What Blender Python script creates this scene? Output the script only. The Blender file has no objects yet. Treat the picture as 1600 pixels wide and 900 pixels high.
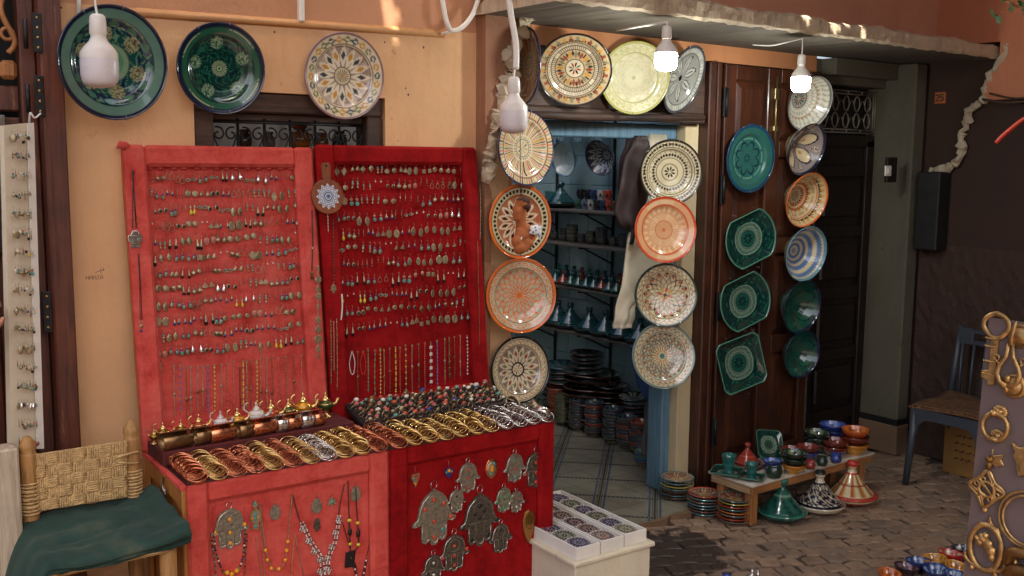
import bpy, math, random
import numpy as np
from mathutils import Matrix, Vector, Euler
random.seed(7)
RNG = np.random.default_rng(11)
PI = math.pi
sc = bpy.context.scene
COL = sc.collection

# ------------------------------------------------------------------ camera
CAM = Vector((0.0, 0.0, 1.75))
LENS, FPX = 35.0, 1600 * 35.0 / 36.0
PITCH, ROLL, YAW = math.radians(7.18), math.radians(-0.49), math.radians(36.46)
fwd = Vector((math.sin(YAW) * math.cos(PITCH), math.cos(YAW) * math.cos(PITCH), -math.sin(PITCH)))
rgt = Vector((math.cos(YAW), -math.sin(YAW), 0.0))
dwn = fwd.cross(rgt)
rgt, dwn = rgt * math.cos(ROLL) + dwn * math.sin(ROLL), dwn * math.cos(ROLL) - rgt * math.sin(ROLL)
cam_data = bpy.data.cameras.new('camera')
cam_data.lens, cam_data.sensor_width, cam_data.clip_start, cam_data.clip_end = LENS, 36.0, 0.05, 500.0
cam = bpy.data.objects.new('camera', cam_data)
COL.objects.link(cam)
cam.matrix_world = Matrix.Translation(CAM) @ Matrix((rgt, -dwn, -fwd)).transposed().to_4x4()
sc.camera = cam

# ------------------------------------------------------------------ sky, sun, exposure
SUN_EL, SUN_AZ = math.radians(58), math.radians(196)      # azimuth from +Y towards +X
SUN = Vector((math.sin(SUN_AZ) * math.cos(SUN_EL), math.cos(SUN_AZ) * math.cos(SUN_EL), math.sin(SUN_EL)))
world = bpy.data.worlds.new('World')
sc.world = world
world.use_nodes = True
wn = world.node_tree.nodes
sky = wn.new('ShaderNodeTexSky')
sky.sky_type = 'NISHITA'
sky.sun_disc = False
sky.sun_elevation, sky.sun_rotation = SUN_EL, SUN_AZ
sky.air_density, sky.dust_density, sky.ozone_density = 0.8, 6.0, 0.1
wn['Background'].inputs[1].default_value = 0.13
world.node_tree.links.new(sky.outputs[0], wn['Background'].inputs[0])
sun_data = bpy.data.lights.new('sun', 'SUN')
sun_data.energy, sun_data.angle, sun_data.color = 4.0, math.radians(0.5), (1.0, 0.94, 0.86)
sun = bpy.data.objects.new('sun', sun_data)
COL.objects.link(sun)
sun.matrix_world = SUN.to_track_quat('Z', 'Y').to_matrix().to_4x4()
sc.view_settings.view_transform = 'Standard'
sc.view_settings.look = 'None'
sc.view_settings.exposure = 1.5
sc.view_settings.gamma = 1.0
sc.cycles.use_denoising = True
sc.cycles.max_bounces = 7
sc.cycles.diffuse_bounces = 4
sc.cycles.glossy_bounces = 3
sc.cycles.caustics_reflective = False
sc.cycles.caustics_refractive = False
sc.cycles.sample_clamp_indirect = 4.0

# ------------------------------------------------------------------ picking points of known planes
def ray(x, y):
    return rgt * ((x - 800) / FPX) + dwn * ((y - 450) / FPX) + fwd
def onz(x, y, z=0.0):
    d = ray(x, y); return CAM + d * ((z - CAM.z) / d.z)
def ony(x, y, Y):
    d = ray(x, y); return CAM + d * (Y / d.y)
def onx(x, y, X):
    d = ray(x, y); return CAM + d * (X / d.x)
def onp(x, y, P, n):
    d = ray(x, y); return CAM + d * ((Vector(P) - CAM).dot(n) / d.dot(n))
def depth(p):
    return (Vector(p) - CAM).dot(fwd)

# ------------------------------------------------------------------ materials
def S(r, g, b):
    f = lambda c: (c / 255 / 12.92) if c / 255 <= 0.04045 else ((c / 255 + 0.055) / 1.055) ** 2.4
    return (f(r), f(g), f(b))
def c4(c): return (c[0], c[1], c[2], 1.0)
MATS = {}
def nt(name):
    m = bpy.data.materials.new(name); m.use_nodes = True
    t = m.node_tree
    return m, t, t.nodes['Principled BSDF']
def node(t, kind, **kw):
    n = t.nodes.new('ShaderNode' + kind)
    for k, v in kw.items():
        if k.startswith('i_'):
            key = k[2:]
            n.inputs[int(key) if key.isdigit() else key.replace('_', ' ')].default_value = v
        else: setattr(n, k, v)
    return n
def coords(t, world=False, scale=(1, 1, 1), jitter=True):
    if world:
        out = node(t, 'NewGeometry').outputs['Position']
    else:
        out = node(t, 'TexCoord').outputs['Object']
        if jitter:
            oi = node(t, 'ObjectInfo')
            sc_ = node(t, 'VectorMath', operation='SCALE'); sc_.inputs['Scale'].default_value = 37.0
            t.links.new(oi.outputs['Random'], sc_.inputs[0])
            ad = node(t, 'VectorMath', operation='ADD')
            t.links.new(out, ad.inputs[0]); t.links.new(sc_.outputs[0], ad.inputs[1]); out = ad.outputs[0]
    mp = node(t, 'Mapping'); mp.inputs['Scale'].default_value = scale
    t.links.new(out, mp.inputs['Vector'])
    return mp.outputs[0]
def noise(t, vec, scale, detail=5.0, rough=0.6, lac=2.0, dist=0.0):
    n = node(t, 'TexNoise'); n.inputs['Scale'].default_value = scale
    n.inputs['Detail'].default_value = detail; n.inputs['Roughness'].default_value = rough
    n.inputs['Distortion'].default_value = dist
    t.links.new(vec, n.inputs['Vector']); return n.outputs['Fac']
def ramp(t, fac, stops):
    r = node(t, 'ValToRGB'); el = r.color_ramp.elements
    while len(el) < len(stops): el.new(0.5)
    for e, (p, c) in zip(el, stops):
        e.position = p; e.color = c4(c) if not isinstance(c, (int, float)) else (c, c, c, 1)
    t.links.new(fac, r.inputs[0]); return r.outputs[0]
def mix(t, fac, a, b, mode='MIX'):
    n = node(t, 'Mix', data_type='RGBA', blend_type=mode)
    for k, v in ((0, fac), (6, a), (7, b)):
        if isinstance(v, (int, float)): n.inputs[k].default_value = v
        elif isinstance(v, tuple): n.inputs[k].default_value = c4(v)
        else: t.links.new(v, n.inputs[k])
    return n.outputs[2]
def mathn(t, op, a, b=None, c=None):
    n = node(t, 'Math', operation=op)
    for i, v in enumerate((a, b, c)):
        if v is None: continue
        if isinstance(v, (int, float)): n.inputs[i].default_value = v
        else: t.links.new(v, n.inputs[i])
    return n.outputs[0]
def bump(t, b, h, strength=0.3, dist=0.01):
    n = node(t, 'Bump'); n.inputs['Strength'].default_value = strength; n.inputs['Distance'].default_value = dist
    t.links.new(h, n.inputs['Height']); t.links.new(n.outputs[0], b.inputs['Normal'])
def dk(c, k): return tuple(x * k for x in c)
def mat(name, col, rough=0.6, metal=0.0, var=0.25, scale=9.0, bmp=0.15, bscale=60.0, coat=0.0, col2=None, world=False, bdist=0.004, sheen=0.0, spec=0.5, stretch=(1, 1, 1)):
    if name in MATS: return MATS[name]
    m, t, b = nt(name)
    v = coords(t, world, stretch)
    n = noise(t, v, scale, 6)
    c = ramp(t, n, [(0.3, dk(col, 1 - var)), (0.55, col), (0.75, col2 if col2 else tuple(min(1, x * (1 + var)) for x in col))])
    t.links.new(c, b.inputs['Base Color'])
    r = ramp(t, noise(t, v, scale * 2.3, 4), [(0.3, max(0, rough - 0.1)), (0.7, min(1, rough + 0.1))])
    t.links.new(r, b.inputs['Roughness'])
    b.inputs['Metallic'].default_value = metal
    b.inputs['Coat Weight'].default_value = coat
    b.inputs['Coat Roughness'].default_value = 0.08
    b.inputs['Specular IOR Level'].default_value = spec
    if sheen:
        b.inputs['Sheen Weight'].default_value = sheen; b.inputs['Sheen Roughness'].default_value = 0.4
        b.inputs['Sheen Tint'].default_value = c4(tuple(min(1, x * 1.6 + 0.1) for x in col))
    if bmp: bump(t, b, noise(t, v, bscale, 5), bmp, bdist)
    MATS[name] = m
    return m
def glow(name, col, strength):
    m, t, b = nt(name)
    b.inputs['Base Color'].default_value = c4((0.9, 0.9, 0.88)); b.inputs['Emission Color'].default_value = c4(col)
    b.inputs['Emission Strength'].default_value = strength
    MATS[name] = m; return m
def wood(name, col, dark, rough=0.45, axis=2, scale=6.0, bmp=0.25, coat=0.0, world=False, wear=None):
    if name in MATS: return MATS[name]
    m, t, b = nt(name)
    st = [9.0, 9.0, 9.0]; st[axis] = 0.7
    v = coords(t, world, tuple(st))
    n = noise(t, v, scale, 7, 0.65, dist=0.6)
    c = ramp(t, n, [(0.28, dark), (0.5, col), (0.72, tuple(min(1, x * 1.35) for x in col))])
    v2 = coords(t, world)
    n2 = noise(t, v2, 4.0, 5)
    c = mix(t, ramp(t, n2, [(0.35, 0.0), (0.75, 0.7)]), c, dark)
    if wear:
        w = ramp(t, noise(t, v, 2.2, 8, 0.75), [(0.62, 0.0), (0.7, 1.0)])
        c = mix(t, w, c, wear)
    t.links.new(c, b.inputs['Base Color'])
    t.links.new(ramp(t, n, [(0.3, rough + 0.15), (0.7, rough - 0.1)]), b.inputs['Roughness'])
    b.inputs['Coat Weight'].default_value = coat; b.inputs['Coat Roughness'].default_value = 0.15
    bump(t, b, n, bmp, 0.004)
    MATS[name] = m
    return m
def plaster(name, col, stain, stain2, top=None, topz=None, amount=0.4, rough=0.85, fine=0.35, world=True, scale=2.0):
    m, t, b = nt(name)
    v = coords(t, world)
    big = noise(t, v, scale, 7, 0.6)
    c = ramp(t, big, [(0.3, dk(col, 0.86)), (0.52, col), (0.75, tuple(min(1, x * 1.08) for x in col))])
    if top is not None:
        sep = node(t, 'SeparateXYZ'); t.links.new(v, sep.inputs[0])
        z = mathn(t, 'ADD', sep.outputs[2], mathn(t, 'MULTIPLY', sep.outputs[0], -0.022))
        c = mix(t, mathn(t, 'GREATER_THAN', z, topz), c, mix(t, ramp(t, big, [(0.35, 0.0), (0.7, 1.0)]), top, dk(top, 0.8)))
    vs = coords(t, world, (5.0, 5.0, 0.8))
    s1 = ramp(t, noise(t, vs, 1.7, 7, 0.7), [(0.52, 0.0), (0.78, amount)])
    c = mix(t, s1, c, stain)
    s2 = ramp(t, noise(t, v, 14.0, 8, 0.72), [(0.63, 0.0), (0.72, amount * 0.9)])
    c = mix(t, s2, c, stain2)
    t.links.new(c, b.inputs['Base Color'])
    b.inputs['Roughness'].default_value = rough
    h = mathn(t, 'ADD', noise(t, v, 24.0, 8, 0.65), mathn(t, 'MULTIPLY', noise(t, v, 160.0, 4), 0.25))
    bump(t, b, h, fine, 0.012)
    MATS[name] = m
    return m

# ------------------------------------------------------------------ mesh collector
def T(x=0, y=0, z=0): return Matrix.Translation((x, y, z))
def RX(a): return Matrix.Rotation(a, 4, 'X')
def RY(a): return Matrix.Rotation(a, 4, 'Y')
def RZ(a): return Matrix.Rotation(a, 4, 'Z')
def SC(x, y=None, z=None): return Matrix.Diagonal((x, x if y is None else y, x if z is None else z, 1.0))
class MB:
    def __init__(s):
        s.v, s.f, s.m, s.s = [], [], [], []
    def add(s, vs, fs, m=0, smooth=False, M=None):
        o = len(s.v)
        if M is not None: vs = [M @ Vector(p) for p in vs]
        s.v.extend(tuple(p) for p in vs)
        for k, f in enumerate(fs):
            s.f.append(tuple(i + o for i in f))
            s.m.append(m[k] if isinstance(m, list) else m); s.s.append(smooth)
        return s
    def box(s, lo, hi, m=0, b=0.0, M=None):
        x0, y0, z0 = lo; x1, y1, z1 = hi
        if b <= 0:
            vs = [(x0,y0,z0),(x1,y0,z0),(x1,y1,z0),(x0,y1,z0),(x0,y0,z1),(x1,y0,z1),(x1,y1,z1),(x0,y1,z1)]
            return s.add(vs, [(0,3,2,1),(4,5,6,7),(0,1,5,4),(1,2,6,5),(2,3,7,6),(3,0,4,7)], m, False, M)
        b = min(b, (x1-x0)*0.45, (y1-y0)*0.45, (z1-z0)*0.45)
        vs = []
        for sz in (0, 1):
            for (sx, sy) in ((0,0),(1,0),(1,1),(0,1)):
                X = x1 if sx else x0; Y = y1 if sy else y0; Z = z1 if sz else z0
                dx = -b if sx else b; dy = -b if sy else b; dz = -b if sz else b
                vs += [(X, Y+dy, Z+dz), (X+dx, Y, Z+dz), (X+dx, Y+dy, Z)]
        c = lambda k, a: k * 3 + a
        fs = [(c(0,2),c(3,2),c(2,2),c(1,2)), (c(4,2),c(5,2),c(6,2),c(7,2)),
              (c(0,1),c(1,1),c(5,1),c(4,1)), (c(1,0),c(2,0),c(6,0),c(5,0)), (c(2,1),c(3,1),c(7,1),c(6,1)), (c(3,0),c(0,0),c(4,0),c(7,0))]
        for a, bb, ax in ((0,1,1),(2,3,1)):
            fs.append((c(a,2),c(bb,2),c(bb,1),c(a,1)) if ax == 1 else ())
            fs.append((c(a+4,1),c(bb+4,1),c(bb+4,2),c(a+4,2)))
        for a, bb in ((1,2),(3,0)):
            fs.append((c(a,2),c(bb,2),c(bb,0),c(a,0))); fs.append((c(a+4,0),c(bb+4,0),c(bb+4,2),c(a+4,2)))
        for k in range(4): 
            fs.append((c(k,0),c(k,1),c(k+4,1),c(k+4,0)) if k % 2 else (c(k,1),c(k,0),c(k+4,0),c(k+4,1)))
        for k in range(8): fs.append((c(k,0),c(k,1),c(k,2)))
        return s.add(vs, fs, m, False, M)
    def lathe(s, prof, seg=16, m=0, M=None, smooth=True, sq=None):
        vs, fs, ms = [], [], []
        n = len(prof)
        for i in range(seg):
            a = 2 * PI * i / seg
            k = 1.0 if sq is None else sq(a)
            for r, z in prof: vs.append((r * k * math.cos(a), r * k * math.sin(a), z))
        for i in range(seg):
            j = (i + 1) % seg
            for q in range(n - 1):
                if prof[q][0] < 1e-6 and prof[q+1][0] < 1e-6: continue
                fs.append((i*n+q, j*n+q, j*n+q+1, i*n+q+1)); ms.append(m[q] if isinstance(m, list) else m)
        return s.add(vs, fs, ms, smooth, M)
    def tube(s, pts, r=0.005, seg=6, m=0, closed=False, M=None, flat=1.0):
        pts = [Vector(p) for p in pts]; n = len(pts)
        rs = r if isinstance(r, (list, tuple)) else [r] * n
        vs, fs = [], []
        up = None
        for i, p in enumerate(pts):
            a = pts[(i - 1) % n] if (closed or i > 0) else p
            b = pts[(i + 1) % n] if (closed or i < n - 1) else p
            d = (b - a)
            d = d.normalized() if d.length > 1e-9 else Vector((0, 0, 1))
            if up is None:
                up = Vector((0, 0, 1)) if abs(d.z) < 0.9 else Vector((0, 1, 0))
            x = d.cross(up)
            if x.length < 1e-6: x = d.cross(Vector((1, 0, 0)))
            x.normalize(); y = x.cross(d).normalized(); up = y
            for k in range(seg):
                t_ = 2 * PI * k / seg
                vs.append(p + x * (math.cos(t_) * rs[i]) + y * (math.sin(t_) * rs[i] * flat))
        for i in range(n if closed else n - 1):
            j = (i + 1) % n
            for k in range(seg):
                l = (k + 1) % seg
                fs.append((i*seg+k, i*seg+l, j*seg+l, j*seg+k))
        if not closed:
            fs.append(tuple(range(seg - 1, -1, -1))); fs.append(tuple((n-1)*seg + k for k in range(seg)))
        return s.add(vs, fs, m, True, M)
    def ring(s, R, r, seg=20, ts=6, m=0, M=None, flat=1.0, a0=0, a1=2*PI):
        full = abs(a1 - a0 - 2*PI) < 1e-6
        k = seg if full else seg + 1
        pts = [(R*math.cos(a0+(a1-a0)*i/seg), R*math.sin(a0+(a1-a0)*i/seg), 0) for i in range(k)]
        return s.tube(pts, r, ts, m, full, M, flat)
    def ball(s, c, r, seg=10, rings=6, m=0, M=None):
        rx, ry, rz = r if isinstance(r, (tuple, list)) else (r, r, r)
        prof = [(math.sin(PI*i/rings), -math.cos(PI*i/rings)) for i in range(rings + 1)]
        prof[0] = (0.0, -1.0); prof[-1] = (0.0, 1.0)
        MM = T(*c) @ SC(rx, ry, rz)
        return s.lathe(prof, seg, m, MM if M is None else M @ MM)
    def prism(s, out, z0, z1, m=0, M=None, smooth=False, bev=0.0):
        n = len(out)
        if bev > 0:
            cx = sum(p[0] for p in out)/n; cy = sum(p[1] for p in out)/n
            inn = []
            for p in out:
                d = math.hypot(p[0]-cx, p[1]-cy) + 1e-9
                k = max(0.3, 1 - bev/d); inn.append((cx+(p[0]-cx)*k, cy+(p[1]-cy)*k))
            vs = [(x, y, z0) for x, y in out] + [(x, y, z1-bev*0.7) for x, y in out] + [(x, y, z1) for x, y in inn]
            fs = [tuple(range(n-1, -1, -1)), tuple(range(2*n, 3*n))]
            for i in range(n):
                j = (i+1) % n; fs += [(i, j, n+j, n+i), (n+i, n+j, 2*n+j, 2*n+i)]
        else:
            vs = [(x, y, z0) for x, y in out] + [(x, y, z1) for x, y in out]
            fs = [tuple(range(n-1, -1, -1)), tuple(range(n, 2*n))] + [(i, (i+1) % n, n+(i+1) % n, n+i) for i in range(n)]
        return s.add(vs, fs, m, smooth, M)
    def mesh(s, name, mats):
        me = bpy.data.meshes.new(name)
        me.from_pydata(s.v, [], s.f)
        for mm in mats: me.materials.append(mm)
        me.polygons.foreach_set('material_index', s.m)
        me.polygons.foreach_set('use_smooth', s.s)
        me.update()
        return me
def aslist(m): return m if isinstance(m, (list, tuple)) else [m]
WM = {}
LABELS = {}
def tag(o, label, cat, group=None, kind=None):
    if label:
        o['label'] = label
        LABELS.setdefault(label, []).append(o)
    if cat: o['category'] = cat
    if group: o['group'] = group
    if kind: o['kind'] = kind
    return o
def thing(name, label, cat, M=None, group=None, kind=None):
    o = bpy.data.objects.new(name, None); COL.objects.link(o)
    o.empty_display_size = 0.1
    M = M or Matrix(); o.matrix_world = M; WM[o.name] = M.copy()
    return tag(o, label, cat, group, kind)
def link(name, me, parent=None, M=None):
    """M: local matrix of the new object (world matrix when it has no parent)."""
    o = bpy.data.objects.new(name, me); COL.objects.link(o)
    M = M or Matrix()
    if parent is not None:
        o.parent = parent; o.matrix_local = M; WM[o.name] = WM[parent.name] @ M
    else:
        o.matrix_world = M; WM[o.name] = M.copy()
    return o
def part(name, mb, mats, parent=None, M=None, world=False):
    if world and parent is not None:
        inv = WM[parent.name].inverted()
        mb.v = [tuple(inv @ Vector(p)) for p in mb.v]
    return link(name, mb.mesh(name, aslist(mats)), parent, M)
def solo(name, mb, mats, label, cat, M=None, group=None, kind=None):
    return tag(part(name, mb, mats, None, M), label, cat, group, kind)
def struct(name, mb, mats, parent=None, world=True):
    o = part(name, mb, mats, parent, None, world)
    if parent is None: o['kind'] = 'structure'
    return o
def spline(pts, n=8, closed=False):
    pts = [Vector(p) for p in pts]; out = []; k = len(pts)
    rng = range(k) if closed else range(k - 1)
    for i in rng:
        p0 = pts[(i-1) % k] if closed or i > 0 else pts[i]
        p1 = pts[i]; p2 = pts[(i+1) % k]
        p3 = pts[(i+2) % k] if closed or i < k-2 else p2
        for j in range(n):
            t_ = j / n
            out.append(0.5*((2*p1) + (p2-p0)*t_ + (2*p0-5*p1+4*p2-p3)*t_*t_ + (3*p1-p0-3*p2+p3)*t_**3))
    if not closed: out.append(pts[-1])
    return out
ORD = ['zeroth','first','second','third','fourth','fifth','sixth','seventh','eighth','ninth','tenth','eleventh','twelfth','thirteenth','fourteenth','fifteenth','sixteenth','seventeenth','eighteenth','nineteenth','twentieth']
def ordn(i):
    if i < len(ORD): return ORD[i]
    return {2:'twenty-',3:'thirty-',4:'forty-',5:'fifty-'}[i//10] + ORD[i % 10] if i % 10 else {3:'thirtieth',4:'fortieth',5:'fiftieth'}[i//10]
# ================================================================== base materials
GZ = -0.025                                   # top of the street paving
M_yellow = plaster('yellow_plaster', S(224, 176, 128), S(204, 144, 96), S(150, 98, 64), top=S(202, 146, 108), topz=2.236, amount=0.55)
M_orange = plaster('orange_plaster', S(212, 152, 122), S(180, 118, 92), S(144, 98, 80), amount=0.4)
M_orange2 = plaster('deep_orange_plaster', S(200, 126, 90), S(166, 98, 70), S(130, 80, 60), amount=0.45)
M_inner = plaster('inner_orange_plaster', S(206, 136, 88), S(170, 104, 70), S(130, 84, 60), amount=0.3)
M_stone = plaster('pillar_stone', S(150, 104, 76), S(180, 146, 110), S(96, 48, 38), amount=0.95, fine=0.7, scale=5.0)
M_conc = plaster('canopy_concrete', S(204, 184, 154), S(136, 110, 88), S(104, 74, 56), amount=0.8, fine=0.8, scale=6.0)
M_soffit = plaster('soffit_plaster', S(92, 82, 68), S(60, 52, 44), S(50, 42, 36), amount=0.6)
M_lip = plaster('broken_plaster_edge', S(196, 178, 150), S(140, 118, 96), S(110, 86, 68), amount=0.6, fine=0.8, scale=9.0)
M_grey = plaster('grey_render', S(94, 88, 72), S(70, 64, 51), S(48, 44, 36), amount=0.6, fine=0.6, scale=4.0)
M_base = plaster('pillar_base_render', S(128, 100, 74), S(100, 76, 58), S(80, 60, 46), amount=0.5, fine=0.6)
M_dark = plaster('dark_brown_wall', S(58, 37, 26), S(42, 27, 20), S(76, 52, 38), amount=0.6, fine=0.5)
M_rough = plaster('rough_brown_wall', S(66, 45, 34), S(38, 26, 20), S(98, 72, 58), amount=0.9, fine=1.0, scale=12.0)
M_far = plaster('opposite_plaster', S(214, 176, 136), S(190, 150, 112), S(150, 116, 90), amount=0.3)
M_white = mat('white_paint', S(226, 222, 212), 0.5, var=0.08, bmp=0.08)
M_plast = mat('white_plastic', S(232, 226, 214), 0.35, var=0.06, bmp=0.03)
M_black = mat('black_iron', (0.012, 0.011, 0.011), 0.5, metal=0.3, var=0.3, bmp=0.3)
M_blackp = mat('black_paint', (0.012, 0.011, 0.010), 0.55, var=0.2)
M_wood = wood('brown_door_wood', S(80, 42, 25), S(30, 16, 11), rough=0.36, coat=0.25)
M_woodd = wood('dark_door_wood', S(32, 22, 17), S(13, 9, 7), rough=0.4, coat=0.15)
M_woodb = wood('lintel_wood', S(78, 54, 40), S(36, 25, 19), rough=0.6, axis=0)
M_woodr = wood('red_brown_wood', S(104, 54, 35), S(54, 27, 19), rough=0.5, wear=S(170, 120, 84))
M_pine = wood('pine_wood', S(176, 118, 66), S(128, 80, 42), rough=0.6)
M_pineh = wood('pine_wood_along', S(178, 122, 70), S(128, 82, 44), rough=0.6, axis=0)
M_grout = mat('grout', S(70, 66, 60), 0.9, var=0.2)
M_blue = wood('worn_blue_paint', S(100, 134, 152), S(76, 106, 124), rough=0.6, wear=S(206, 192, 160))
M_cream = plaster('chipped_cream_paint', S(206, 186, 146), S(166, 130, 88), S(140, 100, 66), amount=0.5)
M_steel = mat('dull_steel', S(150, 150, 148), 0.35, metal=1.0, var=0.15)
M_ink = mat('dark_ink', S(70, 50, 70), 0.9, var=0.1, bmp=0)

# ================================================================== ground
def paver_material():
    m, t, b = nt('paving_stone')
    w = coords(t, True)
    v = coords(t, False)
    oi = node(t, 'ObjectInfo')
    c = ramp(t, oi.outputs['Random'], [(0.0, S(138, 114, 94)), (0.35, S(158, 130, 106)), (0.7, S(148, 124, 104)), (1.0, S(126, 108, 92))])
    c = mix(t, 1.0, c, ramp(t, noise(t, w, 26.0, 8, 0.7), [(0.3, (0.72, 0.7, 0.68)), (0.6, (1.05, 1.03, 1.0))]), 'MULTIPLY')
    c = mix(t, ramp(t, noise(t, w, 7.0, 6, 0.7), [(0.5, 0.0), (0.66, 0.5)]), c, S(92, 74, 62))
    def spot(cx, cy, rx, ry, lo, hi):
        s = node(t, 'SeparateXYZ'); t.links.new(w, s.inputs[0])
        dx = mathn(t, 'DIVIDE', mathn(t, 'SUBTRACT', s.outputs[0], cx), rx)
        dy = mathn(t, 'DIVIDE', mathn(t, 'SUBTRACT', s.outputs[1], cy), ry)
        d = mathn(t, 'SQRT', mathn(t, 'ADD', mathn(t, 'MULTIPLY', dx, dx), mathn(t, 'MULTIPLY', dy, dy)))
        d = mathn(t, 'ADD', d, mathn(t, 'MULTIPLY', mathn(t, 'SUBTRACT', noise(t, w, 9.0, 6, 0.65), 0.5), 1.5))
        return ramp(t, d, [(lo, 1.0), (hi, 0.0)])
    wet = spot(3.2, 3.1, 0.36, 0.3, 0.8, 0.92)
    c = mix(t, wet, c, S(66, 53, 44))
    t.links.new(c, b.inputs['Base Color'])
    t.links.new(mix(t, wet, (0.8, 0.8, 0.8), (0.4, 0.4, 0.4)), b.inputs['Roughness'])
    bump(t, b, noise(t, w, 55.0, 7, 0.7), 0.6, 0.006)
    return m
M_paver = paver_material()
M_dirt = mat('joint_dirt', S(78, 63, 52), 0.95, var=0.35, scale=14, world=True, bmp=0.5)
g = MB(); g.box((-40, -40, GZ - 0.4), (40, 40, GZ - 0.014))
street = struct('street', g, M_dirt)
pav_meshes = []
for k in range(6):
    r = random.Random(k)
    w, h = 0.102, 0.086
    out = []
    for (x, y) in ((-.5,-.5),(0,-.5),(.5,-.5),(.5,0),(.5,.5),(0,.5),(-.5,.5),(-.5,0)):
        out.append(((x * w) + r.uniform(-.006, .006), (y * h) + r.uniform(-.006, .006) + 0.010 * math.sin(x * 6 + k)))
    mb = MB(); mb.prism(out, -0.03, 0.0, 0, bev=0.007)
    pav_meshes.append(mb.mesh('paver', [M_paver]))
ax, ay = Vector((math.cos(YAW - 0.2), -math.sin(YAW - 0.2), 0)), Vector((math.sin(YAW - 0.2), math.cos(YAW - 0.2), 0))
spots = []
for j in range(-30, 75):
    for i in range(-70, 70):
        p = ax * ((i + 0.5 * (j % 2)) * 0.108) + ay * (j * 0.0925)
        if p.y > 3.40 and p.x < 4.75 or p.y > 3.6 or p.x > 5.6 or p.y < -0.5 or p.x < -0.5: continue
        d = p - CAM; dz = d.dot(fwd)
        if dz < 0.5: continue
        u = 800 + FPX * d.dot(rgt) / dz; vv = 450 + FPX * d.dot(dwn) / dz
        inside = 985 < u < 1540 and 700 < vv < 915
        spots.append((0 if inside else 1, dz, p))
spots.sort(key=lambda s: s[0] * 100 + s[1])
rest = MB()
for k, (a, dz, p) in enumerate(spots):
    r = random.Random(k * 3 + 1)
    M = T(p.x + r.uniform(-.007, .007), p.y + r.uniform(-.007, .007), GZ + r.uniform(-0.008, 0.002)) @ RZ(-YAW + 0.2 + r.uniform(-.14, .14) + (PI if r.random() < .5 else 0)) @ SC(r.uniform(.9, 1.08), r.uniform(.9, 1.08), 1) @ RX(r.uniform(-.02, .02)) @ RY(r.uniform(-.02, .02))
    me = pav_meshes[r.randrange(6)]
    if a == 0 and k < 300: link('paver', me, street, M)
    elif a == 0 or p.y < 3.5:
        rest.add([v.co[:] for v in me.vertices], [tuple(f.vertices) for f in me.polygons], 0, False, M)
o = part('paving', rest, M_paver, street); o['kind'] = 'stuff'

# ================================================================== tiled shop floor (a grid at 45 degrees)
def floor_tile_material():
    m, t, b = nt('patterned_floor_tile')
    v = coords(t, False, jitter=False)
    sp = node(t, 'SeparateXYZ'); t.links.new(v, sp.inputs[0])
    X, Y = sp.outputs[0], sp.outputs[1]
    ab = lambda a: mathn(t, 'ABSOLUTE', a)
    lt = lambda a, k: mathn(t, 'LESS_THAN', a, k)
    gt = lambda a, k: mathn(t, 'GREATER_THAN', a, k)
    c = mix(t, noise(t, coords(t, True), 5.0, 6), S(158, 150, 128), S(128, 122, 104))
    h = 0.1423
    dx, dy = mathn(t, 'SUBTRACT', h, ab(X)), mathn(t, 'SUBTRACT', h, ab(Y))     # distance from tile edges
    # blue and ochre strip along the x edges, dark chain along the y edges
    c = mix(t, lt(dx, 0.030), c, S(150, 140, 112))
    c = mix(t, mathn(t, 'MULTIPLY', lt(dx, 0.030), gt(dx, 0.019)), c, S(66, 84, 108))
    c = mix(t, lt(dx, 0.012), c, S(74, 66, 56))
    saw = mathn(t, 'FRACT', mathn(t, 'MULTIPLY', Y, 60.0))
    c = mix(t, mathn(t, 'MULTIPLY', lt(dx, 0.008), lt(saw, 0.45)), c, S(160, 152, 128))
    band = lt(dy, 0.012)
    c = mix(t, band, c, S(56, 56, 54))
    saw2 = mathn(t, 'FRACT', mathn(t, 'MULTIPLY', X, 44.0))
    c = mix(t, mathn(t, 'MULTIPLY', lt(dy, 0.006), lt(saw2, 0.5)), c, S(150, 146, 130))
    diag = mathn(t, 'MINIMUM', ab(mathn(t, 'ADD', X, Y)), ab(mathn(t, 'SUBTRACT', X, Y)))
    inner = mathn(t, 'MULTIPLY', gt(dx, 0.03), gt(dy, 0.012))
    c = mix(t, mathn(t, 'MULTIPLY', lt(diag, 0.0022), inner), c, S(70, 64, 58))
    c = mix(t, ramp(t, noise(t, coords(t, True), 3.0, 8, 0.7), [(0.5, 0.0), (0.75, 0.55)]), c, S(84, 76, 66))
    t.links.new(c, b.inputs['Base Color'])
    t.links.new(ramp(t, noise(t, coords(t, True), 12, 4), [(0.3, 0.28), (0.7, 0.5)]), b.inputs['Roughness'])
    bump(t, b, noise(t, coords(t, True), 40.0, 5), 0.1, 0.004)
    return m
M_ftile = floor_tile_material()
SXL, SXR, SYB = 2.46, 4.5, 6.6                # the shop room: left wall, right wall, back wall
fl = MB(); fl.box((SXL, 3.4, -0.2), (3.79, 3.803, -0.006)); fl.box((SXL, 3.803, -0.2), (SXR + 0.02, SYB, -0.006))
floor = struct('shop_floor', fl, M_grout)
import bmesh
def clip_poly(poly, x0, x1, y0, y1):
    def cut(P, f, k):
        out = []
        for i in range(len(P)):
            a, b2 = P[i], P[(i + 1) % len(P)]
            fa, fb = f(a), f(b2)
            if fa >= 0: out.append(a)
            if (fa >= 0) != (fb >= 0):
                s = fa / (fa - fb); out.append((a[0] + (b2[0]-a[0])*s, a[1] + (b2[1]-a[1])*s))
        return out
    for f in (lambda p: p[0]-x0, lambda p: x1-p[0], lambda p: p[1]-y0, lambda p: y1-p[1]):
        poly = cut(poly, f, 0)
        if len(poly) < 3: return []
    return poly
R45 = 2 ** -0.5
hh = 0.1410
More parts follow.
